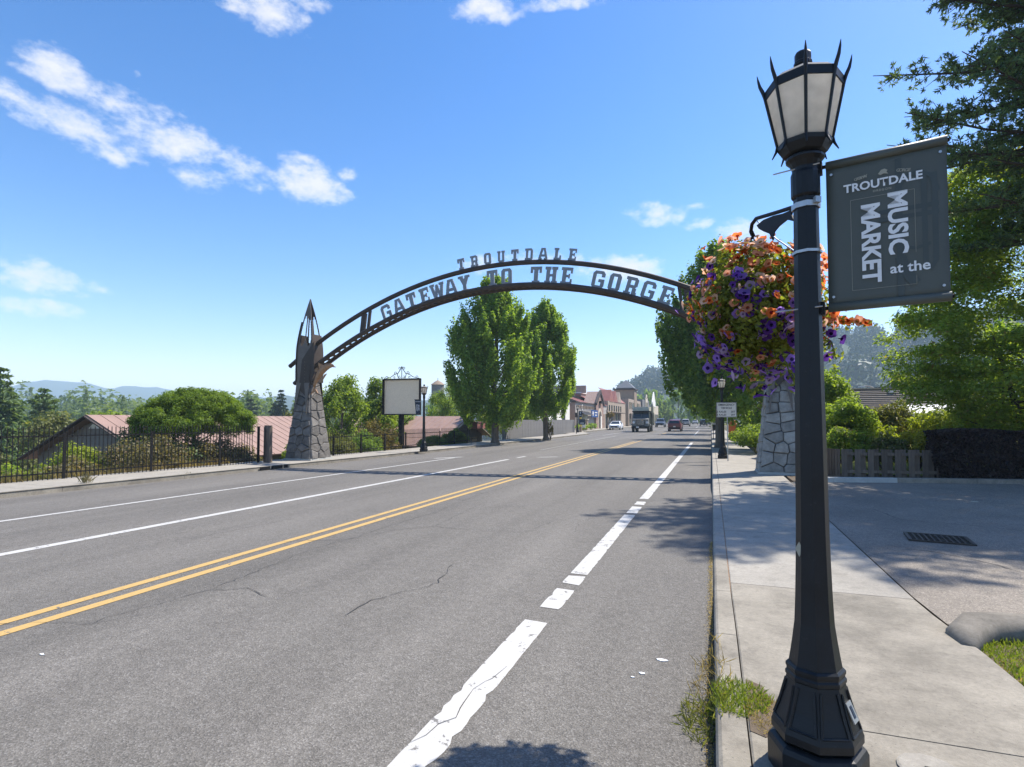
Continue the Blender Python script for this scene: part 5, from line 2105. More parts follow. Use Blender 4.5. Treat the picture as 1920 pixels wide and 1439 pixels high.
rs = thing('restaurant', 'low grey building with a faded red metal roof beyond the signboard', 'building', (-19, 41.6, 0))
GW2, RZ, EZ = 4.3, 2.02, .42
e = [(.5, -GW2, EZ), (-10, -GW2, EZ), (-10, 0, RZ), (.5, 0, RZ)]
seam_roof(rs, *e, M_ROOF, 20)
MB().prism([(.56, EZ - .75), (.3, EZ - .75), (.3, EZ - .6)], 'y', -GW2 - .9, -GW2 - .88) if False else None
e = [(.5, GW2, EZ), (-10, GW2, EZ), (-10, 0, RZ), (.5, 0, RZ)]
seam_roof(rs, *e, M_ROOF, 20)
seam_roof(rs, (-9.6, -GW2 - 2.2, EZ - .55), (.0, -GW2 - 2.2, EZ - .55), (.0, -GW2 + .1, EZ - .0), (-9.6, -GW2 + .1, EZ - .0), M_ROOF, 18, name='eave_roof')
for sy in (-1, 1):
    MB().bar((.52, 0, RZ - .1), (.52, sy * (GW2 + .1), EZ - .1), .05, .28, up=(1, 0, 0)).build('barge_board', M_FASCIA, rs)
m = MB().prism([(-GW2 + .4, -3), (GW2 - .4, -3), (GW2 - .4, EZ + .05), (0, RZ - .18), (-GW2 + .4, EZ + .05)], 'x', -9.6, 0)
w_ = m.build('wall', M_SIDING2, rs)
MB().box((-4.8, -GW2 - .6, -1.6), (9.4, 1.9, 2.6)).build('side_wing', M_SIDING, rs)
for k, y in enumerate((-2.6, -1.0, .8, 2.2)):
    wn_ = MB().box((.012, y, -.25), (.03, 1.1, .9)).build('window', M_GLASS, rs)
    MB().box((.02, y, .24), (.05, 1.2, .07)).build('lintel', M_FASCIA, wn_)
    MB().box((.02, y, -.74), (.05, 1.2, .07)).build('sill', M_FASCIA, wn_)
MB().box((.45, 1.6, 1.25), (.9, 1.8, .5)).build('dormer', M_ROOF2, rs)
MB().box((.45, 1.6, 1.53), (1.0, 2.0, .05)).build('dormer_cap', M_ROOF2, rs)

wtw = thing('water_tower', 'small distant water tower with a conical roof above the trees beside the signboard', 'water tower', (-71.8, 140, -6))
MB().lathe([(1.75, 13.0), (1.75, 17.4)], 16).build('tank', M_SIDING, wtw)
MB().lathe([(1.78, 14.2), (1.82, 14.25), (1.82, 14.8), (1.78, 14.85)], 16, cap=False).build('tank_band', M_TRIMDK, wtw)
MB().lathe([(2.0, 17.4), (1.0, 18.2), (.1, 18.7)], 16).build('roof', M_BROWN, wtw)
MB().tube([(0, 0, 18.6), (0, 0, 19.3)], .06, 5).build('mast', M_BLACK, wtw)
for k in range(4):
    a = k * math.pi / 2 + .7
    MB().tube([(1.5 * math.cos(a), 1.5 * math.sin(a), 13), (2.0 * math.cos(a), 2.0 * math.sin(a), 0)], .14, 6).build('leg', M_GREYW, wtw)

# ------------------------------------------------------------------ shops along the street


def window(parent, x, y, z, w, h, axis, glass=None, frame=None, d=.04):
    """Window on a wall facing +x ('x') or -y ('y'): pane, frame bars, sill."""
    f = obj('window', None, parent, (x, y, z))
    glass = glass or M_GLASS
    frame = frame or M_CREAM
    if axis == 'x':
        MB().box((d * .3, 0, 0), (d * .4, w, h)).build('pane', glass, f)
        for s in (-1, 1):
            MB().box((d, s * w / 2, 0), (d * 1.2, .09, h + .16)).build('frame', frame, f)
            MB().box((d * 1.06, 0, s * h / 2), (d * 1.2, w - .1, .09)).build('frame', frame, f)
        MB().box((d, 0, 0), (d, .06, h)).build('mullion', frame, f)
        MB().box((d * 1.8, 0, -h / 2 - .09), (d * 3, w + .2, .08)).build('sill', frame, f)
    else:
        MB().box((0, -d * .3, 0), (w, d * .4, h)).build('pane', glass, f)
        for s in (-1, 1):
            MB().box((s * w / 2, -d, 0), (.09, d * 1.2, h + .16)).build('frame', frame, f)
            MB().box((0, -d * 1.06, s * h / 2), (w - .1, d * 1.2, .09)).build('frame', frame, f)
        MB().box((0, -d, 0), (.06, d, h)).build('mullion', frame, f)
        MB().box((0, -d * 1.8, -h / 2 - .09), (w + .2, d * 3, .08)).build('sill', frame, f)
    return f


wb = thing('white_building', 'white plastered building partly hidden behind the second maple', 'building', (-20.2, 66, 0))
MB().box((-6, 8.4, 2.0), (12, 16.8, 4.6)).build('wall', M_WHITE, wb)
MB().box((-6, 8.4, 4.36), (12.3, 17.1, .12)).build('parapet', M_GREYW, wb)
for y in (3, 8, 13):
    window(wb, .01, y, 1.9, 1.6, 1.4, 'x', frame=M_GREYW)
window(wb, -3, -.01, 1.9, 1.4, 1.3, 'y', frame=M_GREYW)

bb = thing('brick_shop', 'brick corner shop with arched gabled entrance and dusty red roof', 'building', (-19.6, 84, 0))
MB().box((-6, 10.2, 1.9), (12, 20.4, 5.0)).build('wall', MATS['brick_red'], bb)
MB().box((-5.97, 10.2, 4.46), (12.3, 20.7, .16)).build('cornice', M_TRIMDK, bb)
for k in range(16):
    MB().box((.08, .9 + k * 1.2, 3.75), (.12, .5, .5)).build('brick_inset', M_BROWN, bb)
seam_roof(bb, (-.6, 8, 4.55), (-.6, 20.2, 4.55), (-5.5, 20.2, 6.2), (-5.5, 8, 6.2), M_ROOF2, 12)
window(bb, .02, 5.5, 1.65, 6.2, 1.9, 'x', glass=M_BLIND)
aw = MB().loft([[(0.02, 2.2, 3.1), (0.02, 2.2, 2.75), (1.1, 2.2, 2.5)], [(0.02, 9, 3.1), (0.02, 9, 2.75), (1.1, 9, 2.5)]]).build('awning', M_BLACK, bb)
sgn = MB().box((.55, 12.2, 2.75), (.08, 5.6, 1.25)).build('sign', M_SIGNBLUE, bb)
MB().lathe([(.42, -.005), (.42, .02), (.01, .025)], 16).build('sign_disc', M_WHITE, sgn, loc=(.6, 10.6, 2.75))
for c in [c for c in bpy.data.objects if c.parent == sgn]:
    c.rotation_euler = (0, R(90), 0)
for k, (z, w) in enumerate(((2.95, 2.2), (2.5, 1.6))):
    MB().box((.605, 13.2, z), (.02, w, .16)).build('sign_lettering', M_WHITE, sgn)
MB().lathe([(.45, 0), (.45, .05)], 16).build('round_plaque', M_WHITE, bb, loc=(.05, 4.6, 3.7))
[c for c in bpy.data.objects if c.parent == bb and c.name.startswith('round_plaque')][0].rotation_euler = (0, R(90), 0)
# gabled entrance
m = MB().prism([(-3.6, -.2), (3.6, -.2), (3.6, 4.7), (0, 7.0), (-3.6, 4.7)], 'x', -2, .35)
ent = m.build('entrance_gable', MATS['brick_red'], bb, loc=(0, 18.2, -.1))
for s in (-1, 1):
    MB().bar((.42, 0, 7.05), (.42, s * 3.9, 4.62), .5, .3, up=(1, 0, 0)).build('gable_coping', M_TRIMDK, ent)
ap = [(-1.9, 0), (1.9, 0), (1.9, 2.4)] + [(1.9 * math.cos(a), 2.4 + 1.5 * math.sin(a)) for a in np.linspace(.2, math.pi - .2, 9)] + [(-1.9, 2.4)]
ar = MB().prism(ap, 'x', .352, .40).build('arch_surround', M_CREAM, ent)
ap2 = [(p[0] * .72, p[1] * .86) for p in ap]
MB().prism(ap2, 'x', .402, .43).build('door', M_TRIMDK, ar)
MB().box((.44, .7, 1.3), (.03, .9, 2.3)).build('door_leaf', M_WHITE, ar)
MB().box((.6, 0, 5.0), (.4, 1.9, .45)).build('fish_carving', M_BLACK, ent)
seam_roof(bb, (.2, 18, 4.5), (.2, 27, 4.5), (-4.5, 27, 6.7), (-4.5, 18, 6.7), M_ROOF2, 9)
MB().box((-5, 24.2, 2.1), (10, 7.6, 4.8)).build('side_wall', MATS['brick_red'], bb)
for k, y in enumerate((22.2, 24.6, 26.6)):
    MB().box((.02, y, 1.5), (.05, 1.5, 2.6)).build('door', [M_TRIMDK, M_BROWN, M_GLASS][k], bb)
shr = thing('red_roof_shop', 'shop with steep red gables next to the brick corner shop', 'building', (-19.4, 111.5, 0))
MB().box((-6, 12, 2.5), (12, 24, 6.0)).build('wall', M_TAN, shr)
for k, y in enumerate((4, 9.5, 15)):
    MB().prism([(y - 2.4, 5.4), (y + 2.4, 5.4), (y, 7.9)], 'x', -2.2, .06).build('gable', M_ROOF2 if k < 2 else M_TAN, shr)
seam_roof(shr, (.1, 9, 5.55), (.1, 24, 5.55), (-3.6, 24, 8.7), (-3.6, 9, 8.7), M_ROOF2, 12)
for k in range(6):
    MB().box((.03, 1.6 + 3 * k, 1.6), (.06, 1.9, 2.8)).build('shop_front', [M_GLASS, M_TRIMDK, M_BROWN][k % 3], shr)
    MB().box((.03, 1.6 + 3 * k, 4.1), (.06, 1.2, 1.2)).build('window', M_GLASS, shr)
MB().box((.6, 9, 3.15), (1.3, 16, .12)).build('canopy', M_TRIMDK, shr)

twr = thing('tower_building', 'brown building with a square tower under a grey pyramid roof', 'building', (-18.8, 136.5, 0))
MB().box((-6, 12.4, 3.2), (12, 24.6, 7.2)).build('wall', M_TAN, twr)
MB().box((-2.4, 13, 5.6), (5.0, 5.2, 8.4)).build('tower', M_BROWN, twr)
MB().box((-2.4, 13, 9.6), (5.6, 5.8, .35)).build('tower_cornice', M_TRIMDK, twr)
MB().lathe([(3.3, 9.9), (3.3, 10.0), (.05, 12.2)], 4, c=(-2.4, 13), phase=R(45)).build('tower_roof', M_ROOFGR, twr)
for k in range(6):
    MB().box((.04, 2.5 + 3.6 * k, 5.2), (.08, 1.4, 1.7)).build('window', M_GLASS, twr)
    MB().box((.04, 2.5 + 3.6 * k, 1.7), (.08, 2.4, 2.8)).build('shop_front', [M_GLASS, M_TRIMDK][k % 2], twr)
MB().box((-2, -.06, 5.2), (1.2, .1, 1.5)).build('window', M_GLASS, twr)
bg = thing('flat_roofed_building', 'long tan flat-roofed building behind the red roofed shops', 'building', (-34, 118, 0))
MB().box((0, 0, 3.2), (22, 30, 7.0)).build('wall', M_TAN, bg)
MB().box((0, 0, 6.76), (22.4, 30.4, .2)).build('parapet', M_WHITE, bg)
MB().box((4, -12, 7.4), (1.2, 1.2, .8)).build('roof_vent', M_BLACK, bg)
MB().box((8, -14.9, 7.4), (8, .4, 1.4)).build('stepped_parapet', M_TAN, bg)
gx = thing('grey_gable_shop', 'grey shop with a cream stepped false front further down the street', 'building', (-18.4, 162, 0))
MB().box((-6, 9, 3.5), (12, 18, 8.0)).build('wall', M_GREYW, gx)
MB().box((.12, 9, 6.0), (.25, 6, 4.4)).build('false_front', M_CREAM, gx)
MB().box((.12, 9, 8.6), (.25, 3, 1.2)).build('false_front_top', M_CREAM, gx)
for k in range(4):
    MB().box((.04, 2.5 + 4.4 * k, 1.8), (.08, 2.8, 2.8)).build('shop_front', M_GLASS, gx)
MB().box((.28, 7.6, 6.0), (.06, 1.0, 1.6)).build('window', M_GLASS, gx)
MB().box((.28, 10.4, 6.0), (.06, 1.0, 1.6)).build('window', M_GLASS, gx)
gw = thing('white_gable_shop', 'white narrow shop with a pointed front at the far end of the row', 'building', (-18.2, 186, 0))
MB().box((-6, 12, 3), (12, 24, 7)).build('wall', M_CREAM, gw)
MB().prism([(2, 6.0), (12, 6.0), (12, 7.5), (7, 11.0), (2, 7.5)], 'x', -.2, .15).build('gable_front', M_WHITE, gw)
for k in range(5):
    MB().box((.04, 2.5 + 4.6 * k, 2), (.08, 2.6, 3)).build('shop_front', M_GLASS, gw)
# small street pieces in front of the brick shop
sp = thing('sign_post', 'thin brown post with a small sign panel on the far corner', 'sign', (-14.6, 63.0, .12))
MB().tube([(0, 0, 0), (0, 0, 2.4)], .05, 6).build('pole', M_TRIMDK, sp)
MB().box((0, -.04, 2.15), (.28, .03, .55)).build('panel', M_TRIMDK, sp)
yp = thing('marker_post', 'yellow marker post beside the distant lamp at the board fence end', 'post', (-16.0, 71.5, .12))
MB().box((0, 0, .35), (.3, .3, .7)).build('base', M_BROWN, yp)
MB().tube([(0, 0, .7), (0, 0, 2.1)], .12, 8).build('post', mat('yellow_plastic', (.6, .40, .06), .5), yp)
pc = thing('stone_pier', 'low stone pier in the planting before the brick shop', 'pier', (-18.0, 83.5, .1))
MB().box((0, 0, .8), (.8, .8, 1.6)).build('shaft', M_BROWN, pc)
MB().box((0, 0, 1.66), (1.0, 1.0, .14)).build('cap', M_CREAM, pc)
ws = thing('small_sign', 'small white notice on a stick before the brick shop', 'sign', (-17.0, 78, .1))
MB().tube([(0, 0, 0), (0, 0, .7)], .03, 5).build('stick', M_TRIMDK, ws)
MB().box((0, -.03, .8), (.5, .03, .6)).build('panel', M_WHITE, ws)

# ------------------------------------------------------------------ emergency vehicle weight sign
es = thing('weight_limit_sign', 'white sign reading EMERGENCY VEHICLE 2 AXLES 20T on a thin galvanised post', 'sign', (.56, 23.45, .13), R(6))
MB().tube([(.03, .03, 0), (.03, .03, 2.2)], .022, 6).build('post', M_GALV, es)
MB().box((0, 0, 2.0), (.74, .012, .58)).build('panel', M_WHITE, es)
for (x, z, w, h) in ((0, 2.275, .70, .012), (0, 1.725, .70, .012), (-.355, 2.0, .012, .55), (.355, 2.0, .012, .55)):
    MB().box((x, -.0075, z), (w, .003, h)).build('border', M_BLACK, es)
for body, sz, x, z in (('EMERGENCY', .105, 0, 2.19), ('VEHICLE', .105, 0, 2.065), ('2 AXLES', .10, -.19, 1.92), ('20T', .10, .235, 1.92), ('3 AXLES', .10, -.19, 1.80), ('20T', .10, .235, 1.80)):
    obj('lettering', text_mesh(body, sz, M_BLACK, .002, name='lettering'), es, (x, -.0085, z), (R(90), 0, 0))

# newspaper boxes and the orange marker further along the right pavement
nb = thing('newspaper_box', 'white topped newspaper box on legs at the kerb under the street trees', 'newspaper box', (.35, 50.5, .13))
MB().box((0, 0, .95), (.6, .5, .5)).build('cabinet', M_WOODOLD, nb)
MB().box((0, 0, 1.24), (.85, .65, .08)).build('top', M_WHITE, nb)
for sx in (-.22, .22):
    MB().box((sx, 0, .35), (.06, .3, .7)).build('leg', M_BLACK, nb)
MB().box((0, -.26, .98), (.4, .02, .28)).build('window', M_GLASS, nb)
ob = thing('orange_box', 'orange street box standing on the right pavement beside the hedge', 'box', (1.6, 48.2, .13))
MB().box((0, 0, .75), (.62, .5, 1.1), bev=.04).build('body', M_ORANGE, ob)
MB().box((0, 0, 1.42), (.5, .42, .26), bev=.05).build('lid', M_ORANGE, ob)
MB().box((0, 0, .1), (.2, .2, .2)).build('foot', M_BLACK, ob)

# ------------------------------------------------------------------ vehicles


def vehicle(label, cat, loc, rz, L, W, H, colour, style, front=True, name='car'):
    """Lofted body: stations along the length (y forward = bonnet end)."""
    t = thing(name, label, cat, loc, rz, 'vehicles on the street')
    key = 'car_' + '_'.join('%.2f' % c for c in colour)
    body_m = mat(key, colour, .3, .04, 2, spec=.6)
    belt = H * (.60 if style != 'suv' else .62)
    st = {'sedan': [(-.5, .36, .50, .56), (-.49, .2, .58, .62), (-.36, .17, .62, .64), (-.22, .17, .62, .98), (.02, .17, .62, 1.0), (.10, .17, .62, .98), (.27, .17, .60, .64), (.40, .18, .56, .585), (.485, .2, .48, .52), (.5, .3, .42, .46)],
          'suv': [(-.5, .3, .56, .60), (-.49, .2, .60, .66), (-.44, .18, .62, .93), (-.30, .18, .62, 1.0), (.02, .18, .62, 1.0), (.12, .18, .62, .97), (.25, .18, .60, .66), (.40, .19, .57, .61), (.485, .2, .5, .54), (.5, .3, .44, .48)],
          'pickup': [(-.5, .3, .52, .56), (-.49, .24, .56, .58), (-.16, .24, .56, .58), (-.14, .24, .60, .93), (-.06, .24, .60, 1.0), (.06, .24, .60, 1.0), (.14, .24, .60, .96), (.22, .24, .60, .64), (.42, .24, .57, .61), (.49, .24, .5, .55), (.5, .3, .44, .48)]}[style]
    secs = []
    for y, zb, zm, zt in st:
        wk = .93 if abs(y) > .485 else 1.0
        hw = W / 2 * wk
        top = hw * (.74 if zt > zm + .1 else .94)
        zb, zm, zt = zb * H, zm * H, zt * H
        secs.append([(-hw * .93, y * L, zb), (-hw, y * L, (zb + zm) / 2), (-hw * .985, y * L, zm), (-top, y * L, zt - .03), (-top * .88, y * L, zt), (top * .88, y * L, zt), (top, y * L, zt - .03), (hw * .985, y * L, zm), (hw, y * L, (zb + zm) / 2), (hw * .93, y * L, zb)])
    MB().loft(secs).build('body', body_m, t)
    # glass, set a little proud of the cabin
    up = [s for s in st if s[3] > s[2] + .1]
    lo_f = [s for s in st if s[0] > up[-1][0]][0]
    lo_r = [s for s in st if s[0] < up[0][0]][-1]
    for a, b, nm, sg in ((lo_f, up[-1], 'windscreen', 1), (lo_r, up[0], 'rear_window', -1)):
        hw0, hw1 = W / 2 * .80, W / 2 * .64
        ya, yb = a[0] * L, b[0] * L
        za, zb2 = a[3] * H, b[3] * H
        n_ = Vector((0, (zb2 - za), (ya - yb) * 1)) if sg > 0 else Vector((0, -(zb2 - za), (yb - ya)))
        n_.normalize()
        o_ = n_ * .02
        q = [(-hw0, ya + (yb - ya) * .1, za + (zb2 - za) * .1), (hw0, ya + (yb - ya) * .1, za + (zb2 - za) * .1), (hw1, ya + (yb - ya) * .92, za + (zb2 - za) * .92), (-hw1, ya + (yb - ya) * .92, za + (zb2 - za) * .92)]
        v1 = [(x, y + o_.y, z + o_.z) for x, y, z in q]
        MB().add(v1 + q, [(0, 1, 2, 3), (7, 6, 5, 4), (0, 4, 5, 1), (1, 5, 6, 2), (2, 6, 7, 3), (3, 7, 4, 0)]).build(nm, M_GLASS, t)
    y0, y1 = up[0][0] * L + .1, up[-1][0] * L - .05
    for s in (-1, 1):
        zb2, zt2 = up[1][2] * H + .04, up[1][3] * H - .09
        mid = (y0 + y1) / 2
        for ya, yb in ((y0, mid - .05), (mid + .05, y1)):
            q = [(s * (W / 2 * .955 + .012), ya, zb2), (s * (W / 2 * .955 + .012), yb, zb2), (s * (W / 2 * .77 + .014), yb, zt2), (s * (W / 2 * .77 + .014), ya, zt2)]
            q2 = [(x - s * .02, y, z) for x, y, z in q]
            MB().add(q + q2, [(0, 1, 2, 3), (7, 6, 5, 4), (0, 4, 5, 1), (1, 5, 6, 2), (2, 6, 7, 3), (3, 7, 4, 0)]).build('side_window', M_GLASS, t)
        MB().box((s * (W / 2 + .08), up[-1][0] * L + .15, up[1][2] * H + .06), (.16, .1, .13)).build('mirror', body_m, t)
    r_ = .34 if style == 'sedan' else .38
    for s in (-1, 1):
        for y in (-.30 * L, .31 * L):
            wh = obj('wheel', None, t, (s * (W / 2 - .10), y, r_), (0, R(90), 0))
            MB().lathe([(r_ - .06, -.11), (r_, -.09), (r_, .09), (r_ - .06, .11)], 18).build('tyre', M_TYRE, wh)
            MB().lathe([(r_ * .60, -.118), (r_ * .60, .118)], 12).build('rim', M_RIM, wh)
        MB().box((s * W * .36, .487 * L, st[-2][2] * H + .02), (.34, .08, .13)).build('headlight', M_HEAD, t)
        MB().box((s * W * .41, -.489 * L, st[1][2] * H - .05), (.2, .07, .24)).build('taillight', M_TAIL, t)
    MB().box((0, .497 * L, .36 * H), (W * .62, .06, .16 * H)).build('grille', M_BLACK, t)
    MB().box((0, -.498 * L, .30 * H), (W * .86, .08, .12 * H)).build('bumper', M_BLACK if style != 'sedan' else body_m, t)
    MB().box((0, -.505 * L, .42 * H), (.32, .02, .15)).build('number_plate', M_WHITE, t)
    MB().box((0, .508 * L, .26 * H), (.32, .03, .13)).build('number_plate', M_WHITE, t)
    return t


PI = math.pi
vehicle('white saloon car parked at the far kerb by the brick shop', 'car', (-15.3, 96, .03), PI, 4.7, 1.85, 1.45, (.72, .73, .74), 'sedan')
vehicle('dark red sport utility car driving away behind the truck', 'car', (-4.95, 84.5, .03), 0, 4.5, 1.85, 1.72, (.16, .035, .03), 'suv')
vehicle('blue-grey pickup coming towards the camera behind the truck', 'pickup truck', (-10.6, 128, .03), PI, 5.4, 2.0, 1.95, (.09, .115, .16), 'pickup', name='pickup_truck')
vehicle('black sport utility car just beyond the dark red one', 'car', (-6.1, 110, .03), 0, 4.8, 1.95, 1.85, (.02, .02, .024), 'suv')
vehicle('silver-beige sport utility car further down the right lane', 'car', (-6.0, 146, .03), 0, 4.8, 1.95, 1.85, (.36, .34, .31), 'suv')
vehicle('red car glimpsed between the pickup and the dark red car', 'car', (-9.6, 150, .03), PI, 4.6, 1.85, 1.6, (.22, .04, .035), 'sedan')
vehicle('small grey car far off near the end of the street', 'car', (-5.3, 205, .03), PI, 4.6, 1.85, 1.6, (.22, .23, .24), 'suv')
vehicle('dark car parked under the trees on the right far down', 'car', (-2.0, 158, .03), 0, 4.6, 1.9, 1.75, (.03, .035, .035), 'suv')
vehicle('second dark car parked under the right-hand trees further off', 'car', (-1.2, 172, .03), 0, 4.6, 1.9, 1.65, (.05, .06, .06), 'sedan')

tk = thing('refuse_truck', 'olive and grey refuse truck with a pale hopper over the cab coming down the street', 'truck', (-9.05, 80, .03), PI + R(2), 'vehicles on the street')
M_OLIVE = mat('truck_olive', (.11, .115, .085), .5, .2, 3)
M_HOP = mat('truck_hopper', (.42, .39, .28), .7, .25, 2)
M_GREYT = mat('truck_grey', (.2, .2, .185), .5, .15, 3)
MB().loft([[(-1.05, 4.05, .75), (1.05, 4.05, .75), (1.0, 4.05, 1.75), (-1.0, 4.05, 1.75)], [(-1.12, 3.0, .7), (1.12, 3.0, .7), (1.1, 3.0, 1.9), (-1.1, 3.0, 1.9)]]).build('bonnet', M_GREYT, tk)
MB().loft([[(-1.15, 3.0, .7), (1.15, 3.0, .7), (1.15, 3.0, 1.85), (-1.15, 3.0, 1.85)], [(-1.15, 2.7, .7), (1.15, 2.7, .7), (1.05, 2.7, 2.75), (-1.05, 2.7, 2.75)], [(-1.15, 1.4, .7), (1.15, 1.4, .7), (1.05, 1.4, 2.8), (-1.05, 1.4, 2.8)]]).build('cab', M_OLIVE, tk)
wsn = obj('windscreen', None, tk)
for s in (-1, 1):
    MB().add([(s * .04, 3.02, 1.92), (s * 1.0, 3.02, 1.92), (s * .94, 2.78, 2.62), (s * .04, 2.78, 2.62), (s * .04, 2.95, 1.90), (s * 1.0, 2.95, 1.90), (s * .94, 2.72, 2.60), (s * .04, 2.72, 2.60)], [(0, 1, 2, 3), (7, 6, 5, 4), (0, 4, 5, 1), (1, 5, 6, 2), (2, 6, 7, 3), (3, 7, 4, 0)]).build('pane', M_GLASS, wsn)
MB().box((0, 3.0, 2.78), (2.3, .35, .14)).build('sun_visor', M_BLACK, tk)
MB().loft([[(-1.1, 3.25, 2.9), (1.1, 3.25, 2.9), (1.02, 3.05, 3.42), (-1.02, 3.05, 3.42)], [(-1.2, -3.6, 2.9), (1.2, -3.6, 2.9), (1.1, -3.6, 3.5), (-1.1, -3.6, 3.5)]]).build('hopper', M_HOP, tk)
MB().box((0, -1.4, 2.0), (2.4, 4.6, 1.75), bev=.06).build('refuse_body', M_OLIVE, tk)
MB().box((0, 0, .95), (1.1, 7.6, .3)).build('chassis', M_BLACK, tk)
MB().box((0, 4.12, 1.35), (1.05, .10, .8)).build('grille', M_BLACK, tk)
for k in range(7):
    MB().box((-.42 + .14 * k, 4.18, 1.35), (.04, .03, .72)).build('grille_bar', M_CHROME, tk)
MB().box((0, 4.2, .68), (2.3, .3, .34), bev=.03).build('bumper', M_BLACK, tk)
MB().box((.35, 4.37, .7), (.36, .03, .18)).build('number_plate', M_WHITE, tk)
for s in (-1, 1):
    hl = MB().lathe([(.16, 0), (.16, .06), (.02, .09)], 12).build('headlight', M_HEAD, tk, loc=(s * .86, 4.06, 1.32))
    hl.rotation_euler = (R(-90), 0, 0)
    MB().box((s * 1.42, 2.9, 2.2), (.12, .18, .7)).build('mirror', M_BLACK, tk)
    MB().tube([(s * 1.1, 2.9, 2.5), (s * 1.42, 2.9, 2.5)], .025, 5).build('mirror_arm', M_BLACK, tk)
    MB().box((s * 1.12, 3.25, 1.02), (.32, 1.3, .16)).build('mudguard', M_GREYT, tk)
    for y in (3.3, -1.6, -2.9):
        wh = obj('wheel', None, tk, (s * 1.0, y, .52), (0, R(90), 0))
        MB().lathe([(.42, -.16), (.52, -.13), (.52, .13), (.42, .16)], 18).build('tyre', M_TYRE, wh)
        MB().lathe([(.27, -.17), (.27, .17)], 12).build('rim', M_RIM, wh)
# loading arm on the kerb side of the cab
MB().tube([(-1.35, 2.0, 1.0), (-1.4, 2.2, 2.4), (-1.38, 1.5, 3.7), (-1.3, .6, 3.9)], .14, 6).build('loading_arm', M_OLIVE, tk)
MB().tube([(-1.5, 1.2, 1.2), (-1.55, 1.3, 2.6), (-1.5, .6, 3.5)], .10, 6).build('hydraulic_ram', M_HOP, tk)
MB().tube([(1.2, 1.2, 1.5), (1.2, 1.2, 3.85)], .09, 8).build('exhaust_stack', M_CHROME, tk)
MB().box((-1.45, .2, 1.35), (.3, 1.2, .8)).build('tool_box', M_GREYT, tk)

# ------------------------------------------------------------------ trees


def branchy(m, rng, base, top, r0, n, reach, z0f=.3, r1=.05, up=.5, seg=5):
    """Trunk with limbs; returns limb end points."""
    b, t = Vector(base), Vector(top)
    P_ = []
    for i in range(seg + 1):
        k = i / seg
        p = b.lerp(t, k)
        w = 0.0 if i in (0,) else .04 * (t - b).length * k
        P_.append(p + Vector((rng.normal() * w * .35, rng.normal() * w * .35, 0)))
    rad = [r0 * (1.45 if i == 0 else 1) * (1 - .82 * i / seg) + r1 * .3 for i in range(seg + 1)]
    P_.insert(1, P_[0].lerp(P_[1], .18)); rad.insert(1, r0 * 1.02)
    m.tube(P_, rad, 9)
    ends = []
    for k in range(n):
        f = z0f + (1 - z0f) * (k + rng.random()) / n
        p = b.lerp(t, f)
        a = k * 2.4 + rng.normal() * .4
        L = reach * (1.1 - .75 * (f - z0f) / (1 - z0f)) * (.7 + .5 * rng.random())
        q = p + Vector((math.cos(a) * L, math.sin(a) * L, L * up * (.7 + .6 * rng.random())))
        mid = p.lerp(q, .5) + Vector((0, 0, -.06 * L))
        m.tube([p, mid, q], [r0 * .34 * (1.1 - .7 * f), r0 * .2 * (1.1 - .7 * f), .012], 5)
        ends.append(q)
    return ends


def maple(label, loc, z0, z1, rad, lmat, seed, nclump, per, leaf, trunk_r, profile, plume=(.34, .34, .95), cat='tree', name='maple_tree', bark=None, group=None, squash=1.0):
    """Deciduous street tree: crown of upright leafy plumes inside an uneven envelope."""
    rng = np.random.default_rng(seed)
    t = thing(name, label, cat, loc, 0, group)
    m = MB()
    branchy(m, rng, (0, 0, -.1), (rng.normal() * .1, rng.normal() * .1, z1 * .86), trunk_r, 22, rad * .8, z0f=min(.6, (z0 + .3) / z1), up=.9)
    m.build('trunk', bark or M_TRUNK, t)
    C_, Rr = [], []
    for k in range(nclump):
        h = rng.random() ** .9
        a = rng.random() * 2 * math.pi
        env = profile(h) * rad * (1 + .16 * math.sin(3 * a + seed) + .10 * math.sin(5 * a + h * 9 + seed))
        q = math.sqrt(.30 + .70 * rng.random())
        s = .72 + .55 * rng.random()
        C_.append((env * q * math.cos(a) * squash, env * q * math.sin(a), z0 + h * (z1 - z0) * .94))
        Rr.append((plume[0] * s * rad / 3, plume[1] * s * rad / 3, plume[2] * s * rad / 3))
    nc_ = len(C_)
    P_, N_ = cloud(rng, C_, np.array(Rr), per, inner=.08, upbias=.3, jitter=.6, point=.5 if plume[2] > plume[0] * 1.5 else 0.0)
    n_ = len(P_)
    if plume[2] > plume[0] * 1.5:   # the plumes lean out from the stem as they rise
        Ca = np.repeat(np.asarray(C_), per, 0)
        od = Ca[:, :2] / (np.linalg.norm(Ca[:, :2], axis=1, keepdims=True) + .3)
        P_[:, :2] += od * (P_[:, 2:3] - Ca[:, 2:3]) * .42
    # loose sprays past the clumps break up the outline
    k = n_ // 12
    ii = rng.integers(0, n_, k)
    X_ = P_[ii] + rng.normal(size=(k, 3)) * np.array([.09, .09, .12]) * rad / 3
    P_ = np.concatenate([P_, X_]); N_ = np.concatenate([N_, rng.normal(size=(k, 3)) + np.array([0, 0, .3])])
    leaves('crown', P_, N_, leaf * (.65 + .7 * rng.random(len(P_))), lmat, t, rng, aspect=.72)
    return t


